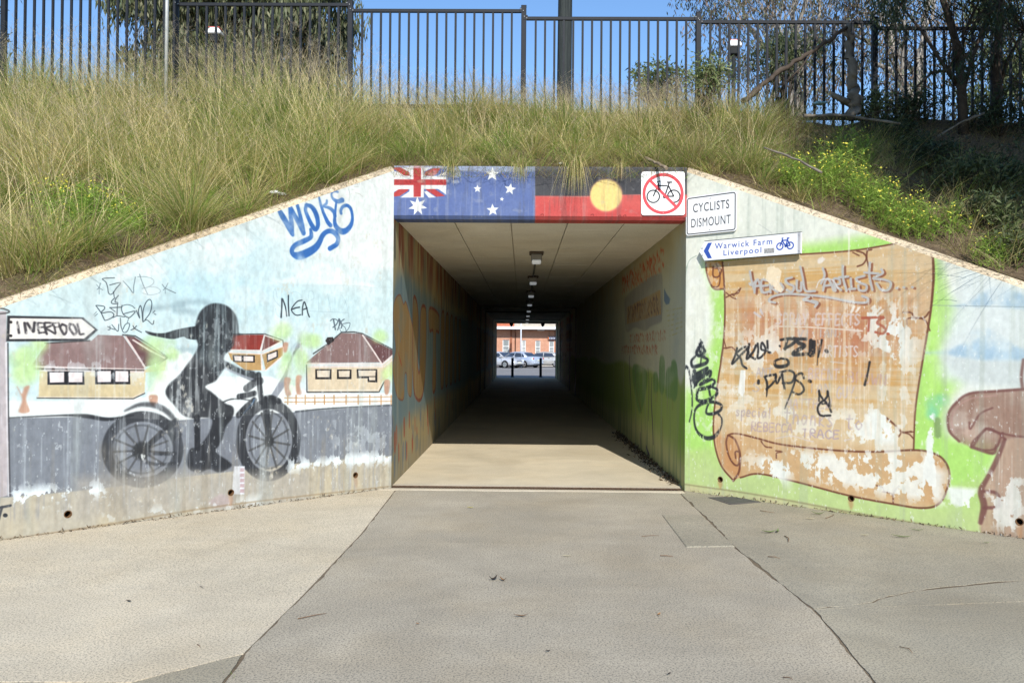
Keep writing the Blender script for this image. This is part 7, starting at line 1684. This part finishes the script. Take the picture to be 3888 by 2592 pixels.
for k_, (px, py, Y, pal_, rad_, n_, lab) in enumerate(((2140, 352, 10.2, DEEP, (.35, .25, .2), 26, 'dark leafy shrub on the shaded bank just behind the yellow weeds'), (2215, 420, 9.6, GREEN * .7, (.30, .25, .2), 24, 'dull green shrub on the shaded bank right of the weed patch'), (2300, 400, 10.0, DEEP * 1.2, (.4, .3, .26), 34, 'dark tangled shrub on the shaded bank near the right edge of the picture'), (2270, 500, 9.0, GREEN * .8, (.26, .22, .16), 20, 'small green shrub low on the shaded bank'), (2340, 560, 8.4, GREEN * .8, (.25, .2, .16), 20, 'leafy shrub by the right wall edge at the picture border'), (2060, 300, 10.7, DEEP, (.4, .25, .16), 24, 'low dark bush under the fence line between the post and the tangled tree'))):
    c_ = on_bank((px * D2F, py * D2F), .15)[0]
    rg5 = np.random.default_rng(60 + k_); b0_ = (c_[0], c_[1], float(bank_z(c_[0], c_[1]))); P_ = []; T_ = []
    for i in range(n_):
        q = np.array(b0_) + np.array([0, 0, .18]) + rg5.normal(0, .45, 3) * np.array(rad_); q[2] = max(q[2], float(bank_z(q[0], max(q[1], float(front_y(q[0]))))) + .04); P_.append((limb(rg5, b0_, q, .05, 4, .06), .009, .003)); T_.append((q, .15, 62))
    tree('shrub', b0_, P_, T_, None, lab, 'shrub', 'shrubs on the shaded bank', bark_d, dict(rg=rg5, pal=pal_, l=.08, w=.02, droop=.2))
# broken trunk and leaning branches
rg6 = np.random.default_rng(31)
def wood(name, pts, r0, r1, lab, mat, extra=()):
    if name != 'fallen_twig':
        q_ = smooth_path(np.array(pts, float), False, 5); q_[1:-1] += rg6.normal(0, r1 * .28, (len(q_) - 2, 3)); pts = [tuple(v) for v in q_]
    b0 = np.array(pts[-1], float); r = empty(name, tuple(b0)); tag(r, lab, 'branch' if name != 'broken_trunk' else 'tree stump'); b = MB(); b.tube([tuple(np.array(p) - b0) for p in pts], list(np.linspace(r0, r1, len(pts)) * rg6.uniform(.8, 1.2, len(pts))), 9); b.build('stem', mat, r)
    for q, a, c in extra: b = MB(); b.tube([tuple(np.array(p) - b0) for p in q], list(np.linspace(a, c, len(q))), 6); b.build('side_branch', mat, r)
    return r
bt_ = plain('bark_tan', (.26, .20, .14), .9, .1, 0, .4, 12, .5)
wood('broken_trunk', [at(3222, 92, 10.95), at(3234, 190, 10.97), at(3238, 300, 11.0), at(3246, 380, 11.0), at(3244, 440, 11.0)], .035, .095, 'broken off grey trunk standing before the fence', bark_g, [([at(3222, 92, 10.95), at(3205, 118, 10.93), at(3224, 150, 10.95)], .018, .02), ([at(3240, 400, 11.0), at(3190, 375, 10.95), at(3158, 358, 10.9)], .05, .03)])
wood('leaning_branch', [at(3215, 105, 10.9), at(3130, 165, 10.9), at(3020, 235, 10.88), at(2940, 290, 10.85), at(2880, 335, 10.8), at(2820, 385, 10.75)], .022, .038, 'dead branch leaning down to the left from the broken trunk', bark_d, [([at(3085, 195, 10.9), at(3040, 260, 10.85), at(2985, 310, 10.8)], .014, .008), ([at(3228, 225, 10.95), at(3190, 220, 10.9), at(3165, 212, 10.88)], .006, .004)])
sp_ = [at(2430, 592, 9.95), at(2480, 612, 9.62), at(2531, 640, 9.27)]
wood('fallen_stick', sp_, .022, .016, 'short stick poking out over the lintel above the struck through bicycle', bt_)
wood('fallen_stick', [at(2900, 560, 9.0), at(3010, 600, 8.8), at(3120, 655, 8.5)], .008, .014, 'thin bare stick lying on the right bank among the weeds', bark_g)
wood('fallen_stick', [at(3050, 440, 10.2), at(3200, 438, 10.25), at(3290, 452, 10.2), at(3420, 470, 10.1)], .02, .014, 'long grey stick lying on the shaded bank below the fence', bark_g)

wood('fallen_stick', [at(3560, 520, 9.9), at(3640, 470, 10.1), at(3735, 430, 10.2)], .010, .016, 'grey stick angled up across the shaded bank at the right', bark_g)
wood('fallen_stick', [at(3300, 620, 9.3), at(3420, 660, 9.2), at(3560, 740, 8.9)], .007, .012, 'thin dark stick among the weeds at the right', bark_d)
# ---------------------------------------------------------------- litter
wl = Mat('plastic_white', .35, .4); wl.col((.78, .78, .77, 1)); lb = plain('plastic_blue', (.30, .55, .68), .4, .4)
def crumple(name, p, s, lab, mat, seed):
    rg7 = np.random.default_rng(seed); bm = bmesh.new(); bmesh.ops.create_icosphere(bm, subdivisions=2, radius=1)
    for v in bm.verts: v.co = Vector((v.co.x * s[0], v.co.y * s[1], max(v.co.z, -.3) * s[2])) * float(rg7.uniform(.55, 1.25))
    me = bpy.data.meshes.new(name); bm.to_mesh(me); bm.free(); o = link(name, me, mat); o.location = p; return tag(o, lab, 'litter', 'litter on the bank')
for (px, py), s, lab, m_ in (((636, 436), (.09, .05, .035), 'crumpled white plastic bag on the bank above the left wall', wl.m), ((1340, 322), (.08, .04, .025), 'torn white plastic strip in the grass above the yellow disc', wl.m), ((1378, 330), (.05, .03, .02), 'small white scrap right of the torn plastic strip', wl.m), ((1884, 238), (.11, .06, .03), 'pale blue plastic scrap at the fence foot', lb), ((1290, 372), (.04, .03, .02), 'white scrap at the edge of the lintel', wl.m), ((590, 395), (.03, .02, .015), 'tiny white scrap in the left grass', wl.m)):
    p = on_bank((px * D2F, py * D2F), .03)[0]
    if py == 238: p = at(px * D2F, py * D2F, 11.3)
    else: p[2] = float(bank_z(p[0], p[1])) + .03
    crumple('plastic_scrap', p, s, lab, m_, int(px))
def fallen_leaf(px, py, L, w, az, c, lab, curl=.4):
    p = on_ground((px, py), .004)[0]; n = 5; V = []; 
    for i in range(n + 1):
        t = i / n; hw = w * .5 * math.sin(math.pi * min(max(t, .04), .97)) ** .8; x = (t - .5) * L; z = .004 + curl * L * (t - .5) ** 2 + .002 * math.sin(7 * t)
        V += [(x, -hw, z + hw * .5), (x, 0, z), (x, hw, z + hw * .5)]
    F = [(i * 3 + k, i * 3 + k + 1, i * 3 + k + 4, i * 3 + k + 3) for i in range(n) for k in range(2)]
    o = link('fallen_leaf', mesh_np('fallen_leaf', V, np.array(F)), c); o.location = p; o.rotation_euler = (0, 0, az); return tag(o, lab, 'leaf', 'fallen leaves on the paving')
lg = plain('leaf_green', (.13, .17, .06), .6, .3, 0, .3, 40); lb_ = plain('leaf_brown', (.16, .09, .045), .7, .2, 0, .3, 40); lp2 = plain('leaf_pale', (.48, .42, .26), .7, .2, 0, .2, 40); lo = plain('leaf_orange', (.34, .17, .06), .7, .2, 0, .3, 40); ly_ = plain('leaf_yellow', (.52, .46, .14), .7, .2, 0, .2, 40); ld = plain('leaf_dark', (.045, .035, .028), .8, .2)
RB = lambda x, y: (1944 + x * .82653, 1750 + y * .82653)
LBp = lambda x, y: (x * .82653, 1750 + y * .82653)
for q, L, w, az, c, lab, cu in ((RB(1405, 244), .13, .03, -.2, lg, 'curled green leaf nearest the scroll wall', .8), (RB(1370, 266), .09, .018, .1, lp2, 'pale leaf just below the curled green leaf', .3), (RB(1180, 328), .14, .03, .15, lg, 'broad green leaf left of the pale scraps on the right slab', .6), (RB(1220, 326), .09, .025, 1.2, lg, 'second green leaf overlapping the broad one', .9), (RB(1620, 341), .08, .015, .2, lp2, 'small pale leaf in the middle of the right slab', .2), (RB(1790, 349), .17, .024, -.25, lg, 'long green gum leaf near the right edge', .4),
                                (RB(1860, 318), .13, .018, -.1, lg, 'narrow green leaf behind the long gum leaf', .4), (RB(40, 713), .085, .016, .15, lb_, 'brown green leaf on the middle slab', .5), (RB(675, 705), .05, .014, 1.1, lo, 'orange leaf on the middle slab right of centre', .3), (RB(165, 873), .03, .012, .4, ld, 'tiny dark leaf low on the middle slab', .4), (RB(722, 978), .03, .012, 1.0, ld, 'tiny dark scrap at the bottom centre', .3), (RB(250, 437), .07, .014, .1, lp2, 'pale olive leaf on the middle slab left of the patch', .2), (RB(2180, 376), .06, .014, .3, lg, 'small green leaf at the right edge', .2),
                                (LBp(2265, 545), .07, .03, .6, ld, 'curled dark dead leaf in the middle of the paving', 1.6), (LBp(2310, 548), .06, .02, -.7, lb_, 'brown stalk end beside the curled dark leaf', 1.4), (LBp(2160, 214), .07, .02, .2, ly_, 'yellow leaf near the tunnel drain', .3), (LBp(590, 645), .035, .02, .1, ld, 'dark speck of leaf on the left slab', .3), (LBp(925, 580), .03, .012, .2, ld, 'little dark leaf scrap on the left slab', .3), (LBp(1465, 156), .06, .03, .3, lg, 'small green leaf at the foot of the left wall', .3), (LBp(1918, 748), .02, .012, .2, lo, 'tiny orange leaf on the middle slab', .2)):
    fallen_leaf(q[0], q[1], L, w, az, c, lab, cu)
def twig(q0, q1, r, lab, bend=.02):
    a = on_ground(q0, .006)[0]; b_ = on_ground(q1, .006)[0]; m_ = (a + b_) / 2 + np.array([bend, bend * .4, .004]); o = MB().tube([tuple(v - a) for v in (a, m_, b_)], [r, r, r * .5], 5).build('fallen_twig', lb_); o.location = a; tag(o, lab, 'twig', 'fallen twigs on the paving')
twig(LBp(1368, 722), LBp(1500, 697), .0025, 'reddish twig beside the left paving joint'); twig(RB(595, 345), RB(675, 340), .002, 'thin twig left of the concrete patch', .01); twig(RB(1252, 342), RB(1270, 370), .004, 'short forked twig below the green leaves'); twig(RB(680, 433), RB(740, 437), .003, 'straight twig in front of the concrete patch', .0); twig(RB(1175, 437), RB(1230, 446), .003, 'twig beside the right paving joint', .01)
twig(RB(1780, 850), RB(1840, 880), .002, 'thin twig on the lower right slab', .02); twig(RB(1245, 990), RB(1290, 1002), .002, 'small twig near the bottom of the middle slab', .01); twig(RB(1140, 226), RB(1205, 236), .003, 'twig next to the service pit lid', -.02); twig(RB(1440, 262), RB(1475, 240), .0025, 'looped twig beside the curled green leaf', .05); twig(LBp(905, 840), LBp(920, 852), .002, 'tiny twig low on the left slab', 0); twig(RB(2225, 300), RB(2240, 335), .005, 'dark twig leaning at the foot of the right wall', .02)
# debris along the right tunnel wall and wall feet
DB = Batch(); M = 900
dy = rg.uniform(PY + .25, 16, M); dx = PR[0] - np.abs(rg.normal(0, .07, M)) - .01
cl = np.array([.07, .05, .03]) * rg.uniform(.5, 2.2, (M, 1)); DB.add(*leaf_quads(np.stack([dx, dy, .016 + rg.uniform(0, .03, M)], 1), .06, .02, .05, cl, rg))
for side_, P0, X_ in ((0, PL, -XL), (1, PR, XR)):
    M = 500; t = rg.uniform(.05, 5.5, M); nn = np.array([XL[1], -XL[0], 0]) if side_ == 0 else nR
    c_p = P0 + X_ * t[:, None] + nn * np.abs(rg.normal(0, .025, M))[:, None] + np.array([0, 0, .006]); cl = np.array([.16, .115, .07]) * rg.uniform(.4, 1.6, (M, 1)); DB.add(*leaf_quads(c_p, .035, .01, .02, cl, rg))
o = DB.build('leaf_debris', LEAF); tag(o, 'dead leaves and grit gathered along the wall feet', 'leaf litter', None, 'stuff')
